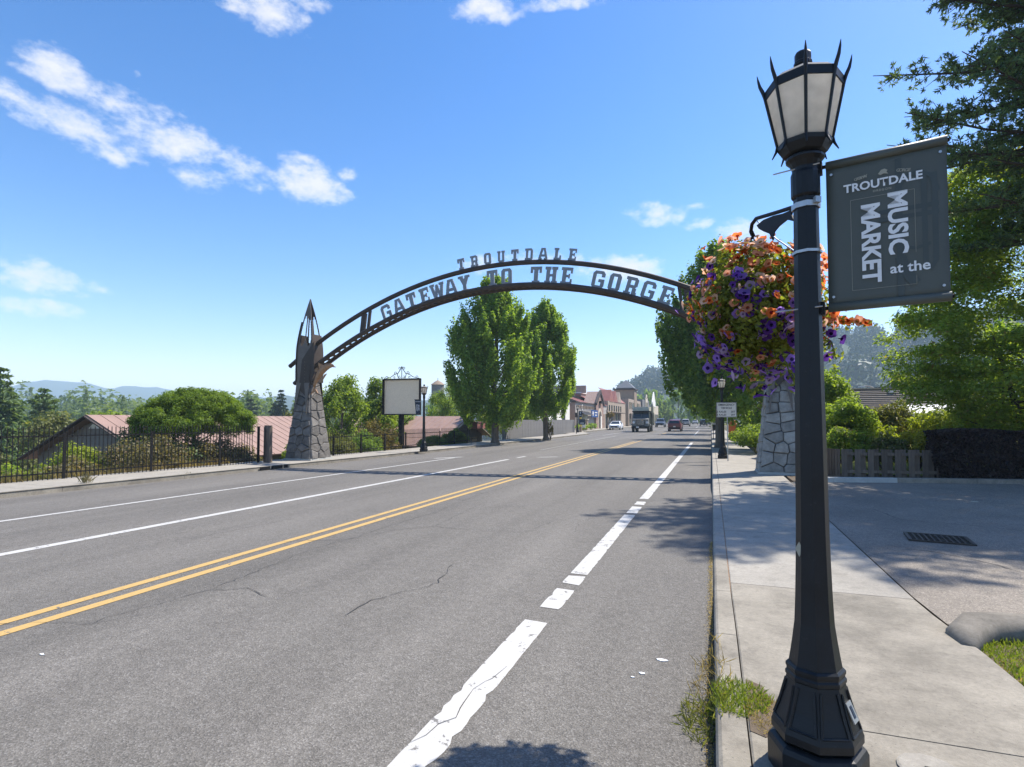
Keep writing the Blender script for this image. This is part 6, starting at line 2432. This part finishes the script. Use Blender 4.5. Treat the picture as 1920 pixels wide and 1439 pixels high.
flame = lambda h: (.55 + 1.5 * h) if h < .3 else max(.06, 1.0 - ((h - .3) / .7) ** 1.9 * .92)
ovoid = lambda h: math.sin(max(.04, min(.97, h * .9 + .12)) * math.pi) ** .6
maple('large green maple on the far pavement, left and nearest of the pair', (-14.2, 36.4, .1), 1.6, 11.7, 3.15, L_MAPLE, 3, 330, 200, .18, .26, flame, group='maples on the far pavement')
maple('second maple on the far pavement, smaller and farther right of the pair', (-12.9, 44.6, .1), 2.2, 11.4, 2.9, L_MAPLE, 4, 290, 190, .18, .22, flame, group='maples on the far pavement')
maple('tall dark street tree behind the flower basket on the right pavement', (.45, 34.5, .12), 2.3, 11.8, 3.2, L_MAPLEDK, 5, 330, 200, .18, .26, flame)
FAR = [((.6, 52, .1), 10.5, 3.2, 'second street tree in the row on the right pavement'), ((.6, 70, .1), 10.5, 3.3, 'third street tree in the row on the right pavement'), ((.8, 92, .1), 11, 3.6, 'fourth street tree in the row on the right pavement'),
       ((.8, 120, .1), 11, 3.8, 'fifth street tree in the row, near the parked dark cars'), ((1.0, 152, .1), 12, 4.2, 'last street tree of the right pavement row')]
for k, (loc, h, r_, lab) in enumerate(FAR):
    maple(lab, loc, 2.4, h, r_, L_MAPLEDK if k < 2 else L_MAPLE, 30 + k, 150, 110, .30 + .03 * k, .2, flame, group='street trees on the right pavement')
END = [((-19, 232), 9, 5.0, L_BUSH, 'yellowish tree at the left end of the street'), ((-13, 246), 14, 6, L_MAPLE, 'broad tree closing the street behind the pickup'), ((-6, 262), 15, 6.5, L_MAPLE, 'pale leafy tree in the middle of the street end'),
       ((1, 255), 14, 6, L_FARTREE, 'dark tree at the right of the street end'), ((-26, 262), 15, 7, L_MAPLE, 'tree rising behind the far white shop'), ((9, 235), 15, 7, L_FARTREE, 'tall dark tree behind the right row near the street end'), ((-2, 300), 19, 8, L_OLIVE, 'greyish tall tree behind the street end')]
for k, ((x, y), h, r_, lm, lab) in enumerate(END):
    maple(lab, (x, y, -.1), 1.2, h, r_, lm, 50 + k, 80, 100, .55, .3, ovoid, name='broadleaf_tree', group='trees at the end of the street')
# trimmed round trees behind the left fence
for k, (loc, z0, z1, r_, lm, lab, pr) in enumerate([
        ((-22.4, 30.3, -3), 2.6, 7.5, 1.95, L_BUSH, 'round green tree right behind the left stone pillar', ovoid), ((-23.0, 35.6, -3), 2.6, 7.7, 1.75, L_BUSH, 'green tree half hidden by the left edge of the signboard', ovoid),
        ((-27.2, 56, -3), 2.5, 8.6, 2.6, L_BUSH, 'green tree between the signboard and the near maple', ovoid), ((-30.6, 36.9, -4), 2.5, 7.6, 1.6, L_OLIVE, 'dull green tree left behind the stone pillar', ovoid),
        ((-24.6, 40.5, -3), 2.4, 6.4, 1.5, L_MAPLEDK, 'dark green tree behind the white signboard', ovoid), ((-33, 66, -3), 2, 8.0, 3.0, L_MAPLEDK, 'dark tree behind the red roofed restaurant', ovoid),
        ((-24, 62, -2), 2, 6.0, 2.6, L_LIME, 'bright green tree between the two maple trunks', ovoid), ((-19.2, 58, -1), 1.0, 3.6, 1.8, L_BUSH, 'green shrub showing beside the second maple trunk', ovoid)]):
    maple(lab, loc, z0, z1, r_, lm, 70 + k, 60, 190, .15, .14, pr, plume=(.8, .8, 1.0), name='broadleaf_tree', group='trees behind the left fence')


def bush(label, loc, rx, ry, rz_, lm, seed, ncl, per, leaf, cat='bush', name='bush', extra=None, group=None, flat=.0):
    rng = np.random.default_rng(seed)
    t = thing(name, label, cat, loc, 0, group)
    m = MB()
    for k in range(7):
        a = rng.random() * 6.28
        m.tube([(0, 0, -.1), (.3 * rx * math.cos(a), .3 * ry * math.sin(a), rz_ * .6), (.7 * rx * math.cos(a), .7 * ry * math.sin(a), rz_ * 1.2)], [.03, .02, .006], 5)
    m.build('stems', M_BARKDK, t)
    C_ = []
    for k in range(ncl):
        d = rng.normal(size=3)
        d /= np.linalg.norm(d)
        d[2] = abs(d[2]) * (1 if rng.random() > .25 else -.5)
        q = .55 + .45 * rng.random()
        C_.append((d[0] * rx * q, d[1] * ry * q, rz_ + d[2] * rz_ * q))
    P_, N_ = cloud(rng, C_, np.array([.26 * rx, .26 * ry, .22 * rz_ + .05]), per, inner=.2, upbias=.5, jitter=.6)
    P_[:, 2] = np.maximum(P_[:, 2], .02)
    leaves('foliage', P_, N_, leaf * (.6 + .8 * rng.random(len(P_))), lm, t, rng, aspect=.6)
    if extra:
        lm2, n2, s2 = extra
        ii = rng.integers(0, len(P_), n2)
        top = P_[ii] + np.array([0, 0, .03]) + (P_[ii] - np.array([0, 0, rz_])) * .06
        leaves('blossom', top, N_[ii], s2, lm2, t, rng, aspect=.9)
    return t


# broad round pine beside the red roof, left
rng = np.random.default_rng(17)
rp = thing('round_pine', 'broad dome-shaped bright green pine behind the left picket fence', 'tree', (-19.55, 16.95, -2.0))
m = MB()
branchy(m, rng, (0, 0, -.2), (0, 0, 4.2), .15, 18, 1.9, z0f=.4, up=.5)
m.build('trunk', M_BARKDK, rp)
C_ = []
for k in range(520):
    a = rng.random() * 6.28
    q = math.sqrt(rng.random())
    zt = 4.95 - 1.25 * q ** 2.6
    C_.append((2.15 * q * math.cos(a), 2.15 * q * math.sin(a), zt - (zt - 3.15) * rng.random() ** 1.8))
P_, N_ = cloud(rng, C_, np.array([.23, .23, .18]), 120, inner=.1, upbias=.7, jitter=.6)
leaves('crown', P_, N_, .085 * (.6 + .8 * rng.random(len(P_))), L_PINEBRT, rp, rng, aspect=.35)


def conifer(label, loc, h, r_, lm, seed, tiers, per, leaf, droop=.25, name='conifer_tree', z0=.12, group=None, bare=.12, rag=.3):
    """Tiered conifer: limbs round the trunk, needle sprays along each."""
    rng = np.random.default_rng(seed)
    t = thing(name, label, 'tree', loc, 0, group)
    m = MB()
    m.tube([(0, 0, -.3), (0, 0, h * .5), (0, 0, h * .98)], [h * .018, h * .011, .02], 7)
    P_, N_, A_ = [], [], []
    for k in range(tiers):
        f = z0 + (1 - z0) * k / tiers
        nb = 7 if f < .8 else 5
        R_ = r_ * (1 - f) ** .8 * (.75 + rag * rng.random()) + .15
        for j in range(nb):
            a = j * 6.283 / nb + k * 1.3 + rng.normal() * .2
            L = R_ * (.7 + .5 * rng.random())
            dz = -droop * L + rng.normal() * .06 * L
            q = Vector((math.cos(a) * L, math.sin(a) * L, dz))
            b = Vector((0, 0, h * f))
            if L > .4:
                m.tube([b, b + q * .55 + Vector((0, 0, .06 * L)), b + q], [.018 * h * .12 + .01, .02, .008], 4)
            n_ = max(3, int(per * L / r_ * 1.6))
            s = bare + (1 - bare) * rng.random(n_) ** .75
            base = np.array(b) + s[:, None] * np.array(q)[None]
            spread = (.10 + .20 * (1 - s)) * L
            base += rng.normal(size=(n_, 3)) * np.stack([spread * .8, spread * .8, spread * .35 + .05], 1)
            P_.append(base)
            d = np.tile(np.array(q) / L, (n_, 1)) + rng.normal(size=(n_, 3)) * .5
            A_.append(d)
            nn = rng.normal(size=(n_, 3)) * .7
            nn[:, 2] += .9
            N_.append(nn)
    m.build('trunk', M_BARKDK, t)
    P_ = np.concatenate(P_); N_ = np.concatenate(N_); A_ = np.concatenate(A_)
    leaves('crown', P_, N_, leaf * (.6 + .8 * rng.random(len(P_))), lm, t, rng, aspect=.34, axis=A_)
    return t


conifer('tall dark pine at the left edge of the picture', (-57.5, 30.5, -10), 16.6, 5.2, L_PINE, 81, 26, 80, .55, droop=.08, group='left conifers')
conifer('dark pine second from the left edge, with a rounded top', (-67, 39.5, -11), 16.4, 5.6, L_PINE, 82, 24, 80, .6, droop=.0, group='left conifers', rag=.5)
conifer('lower dark pine between the left edge and the grey house', (-49, 33.5, -9), 10.6, 3.6, L_PINE, 83, 18, 70, .45, droop=.05, group='left conifers', rag=.5)
conifer('pointed dark fir just left of the stone pillar', (-79.7, 88.4, -9), 17, 4.2, L_FARPINE, 84, 22, 50, .7, group='left conifers')
conifer('shorter fir left of the pointed fir by the pillar', (-85.3, 86.4, -9), 15.3, 5.2, L_FARPINE, 85, 18, 50, .7, group='left conifers')
conifer('small fir squeezed between the two firs left of the pillar', (-85.5, 93, -9), 14.6, 3.6, L_FARPINE, 86, 18, 40, .7, group='left conifers')
maple('loose light green tree in front of the dark pines at the left edge', (-48, 29.5, -8), 3, 10.4, 3.6, L_OLIVE, 88, 60, 130, .26, .2, ovoid, plume=(.7, .7, .5), name='broadleaf_tree')
maple('light green tree left of the grey house gable', (-40, 27.6, -7), 3, 9.4, 2.4, L_BUSH, 89, 50, 130, .22, .2, ovoid, plume=(.7, .7, .5), name='broadleaf_tree')

# bushes on the slope behind the fence
BU = [((-19.3, 15.9, -1.6), 1.7, 1.3, 1.5, L_PINE, 'dark evergreen shrub under the dome-shaped pine', .10, None),
      ((-20.9, 15.9, -2.0), 1.0, 1.0, 1.85, L_PINE, 'dark evergreen between the house gable and the dome-shaped pine', .10, None),
      ((-21.9, 14.4, -2.0), 1.9, 1.3, 1.45, L_LIME, 'rounded lime green bush behind the picket fence below the gable', .10, None),
      ((-18.3, 14.0, -1.4), 1.2, 1.7, 1.25, L_BRAMBLE, 'brown-green bramble heap behind the picket fence', .09, (L_DRY, 260, .08)),
      ((-18.0, 16.9, -1.3), 1.1, 1.4, 1.15, L_BRAMBLE, 'bramble thicket near the timber post', .09, (L_DRY, 200, .08)),
      ((-18.6, 9.6, -1.3), 1.1, 1.7, .85, L_OLIVE, 'dark green shrub at the left end of the picket fence', .09, (L_YELLOW, 120, .05)),
      ((-20.6, 11.2, -2.0), 1.6, 1.4, 1.1, L_BUSH, 'green shrub low behind the left picket fence', .10, None),
      ((-19.2, 12.4, -1.7), 1.1, 1.3, 1.05, L_BRAMBLE, 'dry brown bramble below the round pine', .10, (L_DRY, 200, .09)),
      ((-17.6, 23.2, -.9), 1.0, 1.5, .95, L_OLIVE, 'olive shrub behind the fence right of the stone pillar', .09, None),
      ((-18.0, 26.0, -1.1), 1.0, 1.5, 1.05, L_MAPLEDK, 'grey-green shrub behind the fence near the far lamp', .10, None),
      ((-18.6, 28.4, -1.2), 1.4, 1.4, 1.35, L_RUSSET, 'yellow-brown shrub beside the signboard pole', .10, (L_YELLOW, 150, .07)),
      ((-17.4, 33.2, -.7), .9, 1.3, .65, L_MAPLEDK, 'low dark shrub before the red roofed restaurant', .10, None),
      ((-17.3, 36.5, -.6), .8, 1.2, .8, L_MAPLEDK, 'dark shrub near the restaurant corner', .10, None),
      ((-17.8, 21.2, -.9), .9, 1.0, .8, L_BUSH, 'small green shrub close behind the stone pillar', .09, None)]
for k, (loc, rx, ry, rz_, lm, lab, lf, ex) in enumerate(BU):
    bush(lab, loc, rx, ry, rz_, lm, 120 + k, 80, 130, lf, extra=ex, group='bushes behind the left fence')
o = blades('grass', 2600, lambda r_, n: np.stack([lk(12) - 2.35 - r_.random(n) * .5 + (0.1 * (r_.random(n))), 5 + r_.random(n) * 12, np.full(n, -.12)], 1) + np.stack([(5 + 0 * r_.random(n)) * 0, np.zeros(n), np.zeros(n)], 1), .45, L_DRY, 140, lean=.3, w=.05)
tag(o, 'dry grass and weeds along the foot of the left picket fence', 'grass', kind='stuff')
bush('low shrub in the planting in front of the brick shop', (-17.6, 79, .1), .9, 3.2, .5, L_BUSH, 150, 40, 50, .16)
bush('second low shrub by the brick shop entrance', (-18.0, 88, .1), .8, 3.0, .55, L_MAPLEDK, 151, 40, 50, .16)
fb = bush('ball of flowers hanging from the distant lamp by the white car', (-17.0, 100, 1.9), .65, .65, .6, L_RUSSET, 152, 30, 40, .16, cat='flower basket', name='flower_ball', extra=(L_PINKFL, 120, .1))
# orange-brown shrub at the second maple's foot
bush('yellowish shrub at the foot of the second maple', (-12.6, 44.9, .1), .35, .4, .75, L_RUSSET, 153, 20, 40, .1)

# ------------------------------------------------------------------ right side: yard, fence, hedge, trees
yf = thing('yard_fence', 'grey-brown low wooden board fence between driveway and yard', 'fence', (0, 0, 0))
bm = MB().box((0, 0, .40), (.145, .022, .80)).mesh('board', M_WOODGREY)
P0, P1 = Vector((3.55, 18.35, .1)), Vector((6.3, 18.75, .1))
d = (P1 - P0); L = d.length; a = math.atan2(d.y, d.x)
nrm = Vector((-math.sin(a), math.cos(a), 0))
k = 0
x = 0
while x < L:
    p = P0 + d.normalized() * x
    side = -.045 if k % 2 == 0 else .045
    obj('board', bm, yf, p + nrm * side, (0, random.Random(k).gauss(0, .006), a + random.Random(k + 9).gauss(0, .01)))
    x += .172
    k += 1
for z in (.17, .67):
    MB().bar(P0 + Vector((0, 0, z)), P1 + Vector((0, 0, z)), .055, .085).build('rail', M_WOODGREY, yf)
Q0, Q1 = Vector((2.72, 19.6, .1)), Vector((3.47, 18.35, .1))
d2 = Q1 - Q0
bm2 = MB().box((0, 0, .40), (.085, .02, .80)).mesh('board', M_WOODGREY)
for k in range(14):
    p = Q0 + d2 * (k / 13.5)
    obj('board', bm2, yf, p, (0, 0, math.atan2(d2.y, d2.x)))
bfn = thing('plank_fence', 'reddish brown plank fence behind the lawn', 'fence', (7.6, 32.4, .3), R(-4))
bm = MB().box((0, 0, .55), (.165, .025, 1.1)).mesh('board', M_WOODRED)
for k in range(30):
    obj('board', bm, bfn, (k * .18, random.Random(k).uniform(-.006, .006), 0))
MB().box((2.6, .03, .85), (5.3, .04, .09)).build('rail', M_WOODRED, bfn)

# barberry hedge
rng = np.random.default_rng(200)
hd = thing('hedge', 'clipped dark purple-brown hedge along the driveway kerb', 'hedge', (5.9, 18.05, .05), R(13))
m = MB()
for k in range(40):
    x, y = rng.random() * 6, rng.random() * .8
    m.tube([(x, y, -.1), (x + rng.normal() * .05, y, .7), (x + rng.normal() * .12, y + rng.normal() * .1, 1.3)], [.015, .01, .004], 4)
m.build('stems', M_BARKDK, hd)
n = 76000
u = rng.random((n, 3))
face = rng.random(n)
X_ = np.stack([u[:, 0] * 6.2 - .05, u[:, 1] * 1.0, u[:, 2] * 1.38], 1)
fr = face < .52
X_[fr, 1] = rng.random(fr.sum()) ** 1.5 * .22
tp = (face > .52) & (face < .68)
X_[tp, 2] = 1.38 - rng.random(tp.sum()) ** 2 * .14
lf_ = (face > .68) & (face < .76)
X_[lf_, 0] = rng.random(lf_.sum()) ** 2 * .15
X_[:, 0] += .10 * (1.3 - X_[:, 2]) * (X_[:, 0] < .4) + .04 * np.sin(X_[:, 2] * 7)
X_[:, 1] += .05 * np.sin(X_[:, 0] * 3.1 + X_[:, 2] * 2.3) - .10 * (X_[:, 2] / 1.4)
X_[:, 2] += .05 * np.sin(X_[:, 0] * 2.2) + .02 * X_[:, 0]
leaves('foliage', X_, rng.normal(size=(n, 3)) + np.array([0, -.6, .3]), .062 * (.6 + .8 * rng.random(n)), L_PURPLE, hd, rng, aspect=.6)

# dogwood-like tree, layered sprays
rng = np.random.default_rng(210)
dg_ = thing('dogwood_tree', 'broad layered green dogwood tree behind the purple hedge at the right edge', 'tree', (9.45, 21.6, .2))
m = MB()
for k, (tx, ty, h) in enumerate(((-.9, .2, 4.2), (.3, -.3, 7.2), (.9, .4, 6.4))):
    branchy(m, rng, (.16 * k - .1, .05 * k, -.2), (tx, ty, h), .12, 14, 2.2, z0f=.22, up=.25)
m.build('trunk', M_BARKDK, dg_)
C_, Rr = [], []
for k in range(640):
    h = rng.random()
    z = 1.3 + 8.6 * h
    env = (3.95 if z < 5 else 3.95 - (z - 5) * .44) * (.75 if z < 2.4 else 1)
    a = rng.random() * 6.283
    q = math.sqrt(.16 + .84 * rng.random())
    rr_ = env * q * (1 + .12 * math.sin(a * 4 + z))
    if z < 3.6 and math.cos(a) < -.2:
        rr_ *= .62 + .38 * max(0, z - 1.3) / 2.3
    C_.append((rr_ * math.cos(a), rr_ * math.sin(a), z - .22 * q * env * .5))
    s = .7 + .6 * rng.random()
    Rr.append((.62 * s, .62 * s, .30 * s))
P_, N_ = cloud(rng, C_, np.array(Rr), 185, inner=.1, upbias=1.3, jitter=.6)
leaves('crown', P_, N_, .125 * (.6 + .8 * rng.random(len(P_))), L_DOG, dg_, rng, aspect=.5)

# big pine at the upper right: limbs with star-like needle tufts
rng = np.random.default_rng(220)
pn = thing('pine_tree', 'tall dark pine with long reaching branches at the upper right corner', 'tree', (9.2, 17.6, .1))
m = MB()
m.tube([(0, 0, -.2), (.05, 0, 5), (0, .1, 11), (0, 0, 17)], [.34, .28, .2, .05], 9)
TP, TD = [], []
for k in range(84):
    z = 6.2 + 10.3 * (k + rng.random() * .6) / 84
    a = k * 2.399 + rng.normal() * .2
    Lb = (5.4 - .28 * max(0, z - 8)) * (.7 + .35 * rng.random())
    if z < 7:
        Lb *= .75
    q = Vector((math.cos(a) * Lb, math.sin(a) * Lb, .10 * Lb + rng.normal() * .25))
    b = Vector((0, 0, z))
    pts = [b + q * t + Vector((0, 0, -.5 * math.sin(t * 3.1) * Lb * .10)) for t in (0, .3, .6, 1)]
    m.tube(pts, [.075, .05, .03, .010], 5)
    side = Vector((-q.y, q.x, 0)).normalized()
    for j in range(46):
        t = .15 + .78 * rng.random()
        p = b + q * t + Vector((0, 0, -.5 * math.sin(t * 3.1) * Lb * .10))
        sl = (.25 + .8 * (1 - t)) * (1 if rng.random() < .5 else -1) * (.4 + .8 * rng.random())
        e = p + side * sl + q.normalized() * abs(sl) * .55 + Vector((0, 0, .08 + rng.normal() * .12))
        m.tube([p, e], [.014, .005], 4)
        for tt in np.linspace(.25, 1.0, max(2, int(abs(sl) / .16))):
            TP.append(p.lerp(e, tt) + Vector(rng.normal(size=3)) * .03)
            TD.append((e - p).normalized())
m.build('trunk', M_BARKDK, pn)
TP = np.array(TP); TD = np.array(TD)
nn = 15
C_ = np.repeat(TP, nn, 0)
A_ = rng.normal(size=C_.shape) * .75 + np.repeat(TD, nn, 0) * .8
A_ /= np.linalg.norm(A_, axis=1, keepdims=True)
ln = .15 * (.7 + .6 * rng.random(len(C_)))
leaves('crown', C_ + A_ * ln[:, None] * .5, rng.normal(size=C_.shape), ln, L_PINE, pn, rng, aspect=.24, fold=.02, axis=A_)

# house beyond the yard
hr = thing('house', 'low house with a brown shingle roof beyond the yard bushes', 'house', (6.2, 40, 0))
RZ, EZ = 3.92, 2.0
MB().box((4.5, 6, .95), (9.6, 7.0, 2.1)).build('wall', M_TAN, hr)
rf = MB().add([(-.4, 2.0, EZ), (9.4, 2.0, EZ), (9.4, 6.2, RZ), (-.4, 6.2, RZ), (-.4, 2.0, EZ - .14), (9.4, 2.0, EZ - .14), (9.4, 6.2, RZ - .14), (-.4, 6.2, RZ - .14)],
              [(0, 1, 2, 3), (7, 6, 5, 4), (0, 4, 5, 1), (1, 5, 6, 2), (2, 6, 7, 3), (3, 7, 4, 0)]).build('roof', M_ROOFBR, hr)
MB().add([(-.4, 6.22, RZ), (9.4, 6.22, RZ), (9.4, 10.4, EZ), (-.4, 10.4, EZ)], [(0, 1, 2, 3)]).build('roof', M_ROOFBR, hr)
MB().box((4.5, 6.2, RZ + .02), (9.8, .25, .08)).build('ridge_cap', M_FASCIA, rf)
for x, y, z in ((2.4, 5.5, 3.70), (5.6, 5.5, 3.70)):
    MB().box((x, y, z), (.35, .35, .2)).build('roof_vent', M_WHITE, rf)
MB().box((2.5, 6.7, RZ + .3), (.35, .35, .7)).build('chimney', M_TRIMDK, rf)
for k in range(14):
    t = (k + .5) / 14
    MB().box((4.5, 2.0 + 4.2 * t, EZ + (RZ - EZ) * t + .006), (9.7, .28, .012)).build('shingle_course', M_ROOFBR, rf)
cp = thing('carport', 'low carport with a bright metal roof behind the plank fence', 'carport', (10.2, 36, 0), R(-6))
MB().add([(-.6, 0, 2.05), (4.6, 0, 2.05), (4.6, 3.2, 2.62), (-.6, 3.2, 2.62), (-.6, 0, 1.98), (4.6, 0, 1.98), (4.6, 3.2, 2.55), (-.6, 3.2, 2.55)],
         [(0, 1, 2, 3), (7, 6, 5, 4), (0, 4, 5, 1), (1, 5, 6, 2), (2, 6, 7, 3), (3, 7, 4, 0)]).build('roof', M_WHITE, cp)
MB().box((2, -.04, 1.98), (5.2, .05, .2)).build('fascia', M_WHITE, cp)
for x in (-.4, 2, 4.4):
    MB().box((x, .2, .95), (.12, .12, 1.95)).build('post', M_GREYW, cp)
MB().box((2, 3.2, 1.1), (5, .1, 2.2)).build('back_wall', M_TRIMDK, cp)
fr_ = thing('far_house', 'distant pale house roof just above the brown shingle roof', 'house', (17, 66, 0))
MB().prism([(-7, 4.1), (7, 4.1), (1.0, 5.0), (-1, 5.0)], 'y', -3, 3).build('roof', M_GREYW, fr_)
MB().box((0, 0, 2.0), (12, 5.6, 4.2)).build('wall', M_TAN, fr_)
gs = thing('gooseneck_light', 'tall pale street light with a curved neck beyond the houses', 'street light', (16.4, 68.5, 0))
MB().tube([(0, 0, 0), (0, 0, 4.6), (-.15, 0, 5.0), (-.5, 0, 5.25), (-1.1, 0, 5.3)], .09, 6).build('pole', M_CREAM, gs)
MB().box((-1.3, 0, 5.26), (.6, .25, .12)).build('lamp_head', M_GALV, gs)

YB = [((4.8, 27.6, .3), 1.1, 1.2, 1.75, L_BUSH, 'tall bright green shrub directly right of the near lamp post', .13, None, 90),
      ((7.3, 28.2, .3), .95, 1.0, 1.12, L_OLIVE, 'olive shrub with reddish tips in the yard before the brown roof', .10, (L_RUSSET, 250, .09), 60),
      ((4.7, 24.6, .3), 1.25, 1.2, 1.05, L_BUSH, 'leafy green shrub in the middle of the yard', .14, None, 70),
      ((5.7, 25.4, .3), 1.1, 1.0, .72, L_LIME, 'light green shrub before the plank fence', .12, None, 60),
      ((4.0, 20.4, .2), .75, .7, .62, L_BUSH, 'orange-tinged flowering shrub behind the fence by the lamp', .09, (L_RUSSET, 260, .07), 50),
      ((5.1, 20.6, .2), .75, .6, .52, L_OLIVE, 'small shrub with pale pink blossom behind the board fence', .08, (L_PINKFL, 240, .06), 50),
      ((6.1, 20.9, .2), .75, .6, .58, L_YELLOW, 'yellow-green shrub spilling over the board fence', .08, None, 60),
      ((9.3, 27.5, .3), 1.9, 1.3, 1.0, L_LIME, 'sunlit bright green shrub under the dogwood', .13, None, 70),
      ((11.3, 26.5, .3), 1.6, 1.3, 1.1, L_BUSH, 'green shrub behind the hedge under the dogwood', .13, None, 60),
      ((1.9, 29.2, .1), 1.0, 1.5, .68, L_BUSH, 'rounded low green hedge bush beside the right pavement', .10, None, 60),
      ((2.6, 25.6, .1), .7, 1.3, .6, L_OLIVE, 'dull green low bush left of the right stone pillar', .09, None, 50)]
for k, (loc, rx, ry, rz_, lm, lab, lf, ex, nc) in enumerate(YB):
    bush(lab, loc, rx, ry, rz_, lm, 240 + k, nc, 100, lf, extra=ex, group='bushes in the yard')
maple('bright green leafy tree left of the right stone pillar', (3.1, 33.0, .1), .5, 7.2, 2.0, L_BUSH, 260, 90, 190, .17, .12, ovoid, plume=(.7, .7, .7), name='broadleaf_tree')
maple('dark green tree between the bright tree and the street tree', (2.6, 42, .1), .8, 8.0, 2.2, L_MAPLEDK, 261, 70, 150, .22, .15, ovoid, plume=(.7, .7, .7), name='broadleaf_tree')
maple('green tree rising behind the near lamp beyond the yard', (7.4, 52, .2), 1.5, 5.6, 2.0, L_BUSH, 262, 60, 130, .2, .12, ovoid, plume=(.7, .7, .6), name='broadleaf_tree')
maple('grey-green tree beside the gooseneck light', (21, 74, .2), 1.5, 6.4, 3.6, L_OLIVE, 263, 60, 130, .3, .15, ovoid, plume=(.7, .7, .6), name='broadleaf_tree')
maple('dark leafy tree behind the dogwood at the right edge', (14.5, 27.5, .2), .8, 9.5, 3.4, L_MAPLEDK, 264, 90, 190, .2, .15, ovoid, plume=(.7, .7, .6), name='broadleaf_tree')
o = blades('dry_grass', 2600, lambda r_, n: np.stack([2.05 + r_.random(n) * (.35 + .35 * r_.random(n)), 19.8 + r_.random(n) * 11, np.full(n, .06)], 1), .5, L_DRY, 270, lean=.35, w=.06)
tag(o, 'tall dry grass along the right pavement before the stone pillar', 'grass', kind='stuff')
o = blades('ground_cover', 1500, lambda r_, n: np.stack([2.05 + r_.random(n) * .6, 19.6 + r_.random(n) * 11, np.full(n, .06)], 1), .16, L_RUSSET, 271, lean=.8, w=.2)
tag(o, 'low russet ground cover at the edge of the right pavement', 'ground cover', kind='stuff')
o = blades('lawn_grass', 9000, lambda r_, n: np.stack([5 + r_.random(n) * 5, 21.5 + r_.random(n) * 10, .2 + .015 * r_.random(n) * 10], 1), .10, L_YELLOW, 272, lean=.5, w=.16)
tag(o, 'sunlit yellow-green lawn grass behind the board fence', 'grass', kind='stuff')

# ------------------------------------------------------------------ far woods, each read as one mass


def wood(name, label, spots, lm, seed, conif=.5, leaf=1.6, per=130):
    rng = np.random.default_rng(seed)
    P_, N_, S_ = [], [], []
    for (x, y, z, h) in spots:
        r_ = h * (.17 + .06 * rng.random())
        if rng.random() < conif:
            t = rng.random(per) ** 1.4
            a = rng.random(per) * 6.283
            q = r_ * (1 - t) * np.sqrt(rng.random(per)) * 1.15 + .1
            P_.append(np.stack([x + q * np.cos(a), y + q * np.sin(a), z + h * (.08 + .92 * t)], 1))
            N_.append(np.stack([np.cos(a), np.sin(a), np.full(per, .5)], 1) + rng.normal(size=(per, 3)) * .3)
            S_.append(leaf * h / 20 * (1.15 - .75 * t))
        else:
            r2 = h * (.28 + .1 * rng.random())
            d = rng.normal(size=(per, 3))
            d /= np.linalg.norm(d, axis=1, keepdims=True)
            lump = 1 + .22 * np.sin(d[:, :1] * 6 + x) * np.cos(d[:, 1:2] * 6 + y)
            d = d * lump * (.75 + .25 * rng.random((per, 1)))
            P_.append(np.stack([x + d[:, 0] * r2, y + d[:, 1] * r2, z + h * .62 + d[:, 2] * h * .38], 1))
            N_.append(d + rng.normal(size=(per, 3)) * .4)
            S_.append(np.full(per, leaf * h / 20))
    P_ = np.concatenate(P_); N_ = np.concatenate(N_); S_ = np.concatenate(S_) * (.6 + .8 * rng.random(len(P_)))
    o_ = leaves(name, P_, N_, S_, lm, None, rng, aspect=.7)
    return tag(o_, label, 'wood', kind='stuff')


rr = random.Random(9)
sp_ = []
for k in range(230):
    a = rr.uniform(-72, -33)
    r_ = rr.uniform(150, 420)
    x, y = r_ * math.sin(R(a)), r_ * math.cos(R(a))
    z = ground_z(x, y)
    hmax = (1.75 + r_ * (.038 + .012 * math.sin(a * 1.1) + .008 * rr.random())) - z
    sp_.append((x, y, z, hmax * rr.uniform(.75, 1.0)))
wood('valley_wood', 'hazy dark green wood across the valley behind the houses', sp_, L_FARTREE, 301, .45, 1.15, 480)
sp_ = []
for k in range(300):
    a = rr.uniform(-75, -20)
    r_ = rr.uniform(420, 1000)
    x, y = r_ * math.sin(R(a)), r_ * math.cos(R(a))
    sp_.append((x, y, ground_z(x, y) - 2, rr.uniform(22, 36)))
wood('far_wood', 'bluish far wood on the valley floor', sp_, L_FARPINE, 302, .6, 4.5, 90)
sp_ = []
for k in range(1150):
    a = rr.uniform(-9, 34)
    r_ = rr.uniform(480, 1000)
    x, y = r_ * math.sin(R(a)), r_ * math.cos(R(a))
    sp_.append((x, y, hill_h(a, r_) - 2, rr.uniform(12, 26)))
wood('hillside_wood', 'hazy blue-green wooded hillside beyond the street and yard', sp_, L_FARPINE, 303, .6, 3.6, 90)

# ------------------------------------------------------------------ air
hz = MB().box((0, 600, 63), (9000, 7600, 240)).build('haze', None)
hz.data.materials.clear()
hm = bpy.data.materials.new('haze_air')
hm.use_nodes = True
nt = hm.node_tree
nt.nodes.clear()
out = nt.nodes.new('ShaderNodeOutputMaterial')
vol = nt.nodes.new('ShaderNodeVolumePrincipled')
vol.inputs['Color'].default_value = (0.66, 0.85, 1.0, 1)
vol.inputs['Density'].default_value = 0.00043
vol.inputs['Anisotropy'].default_value = 0.0
nt.links.new(vol.outputs[0], out.inputs['Volume'])
hz.data.materials.append(hm)
tag(hz, 'thin pale blue haze in the distance', 'haze', kind='stuff')
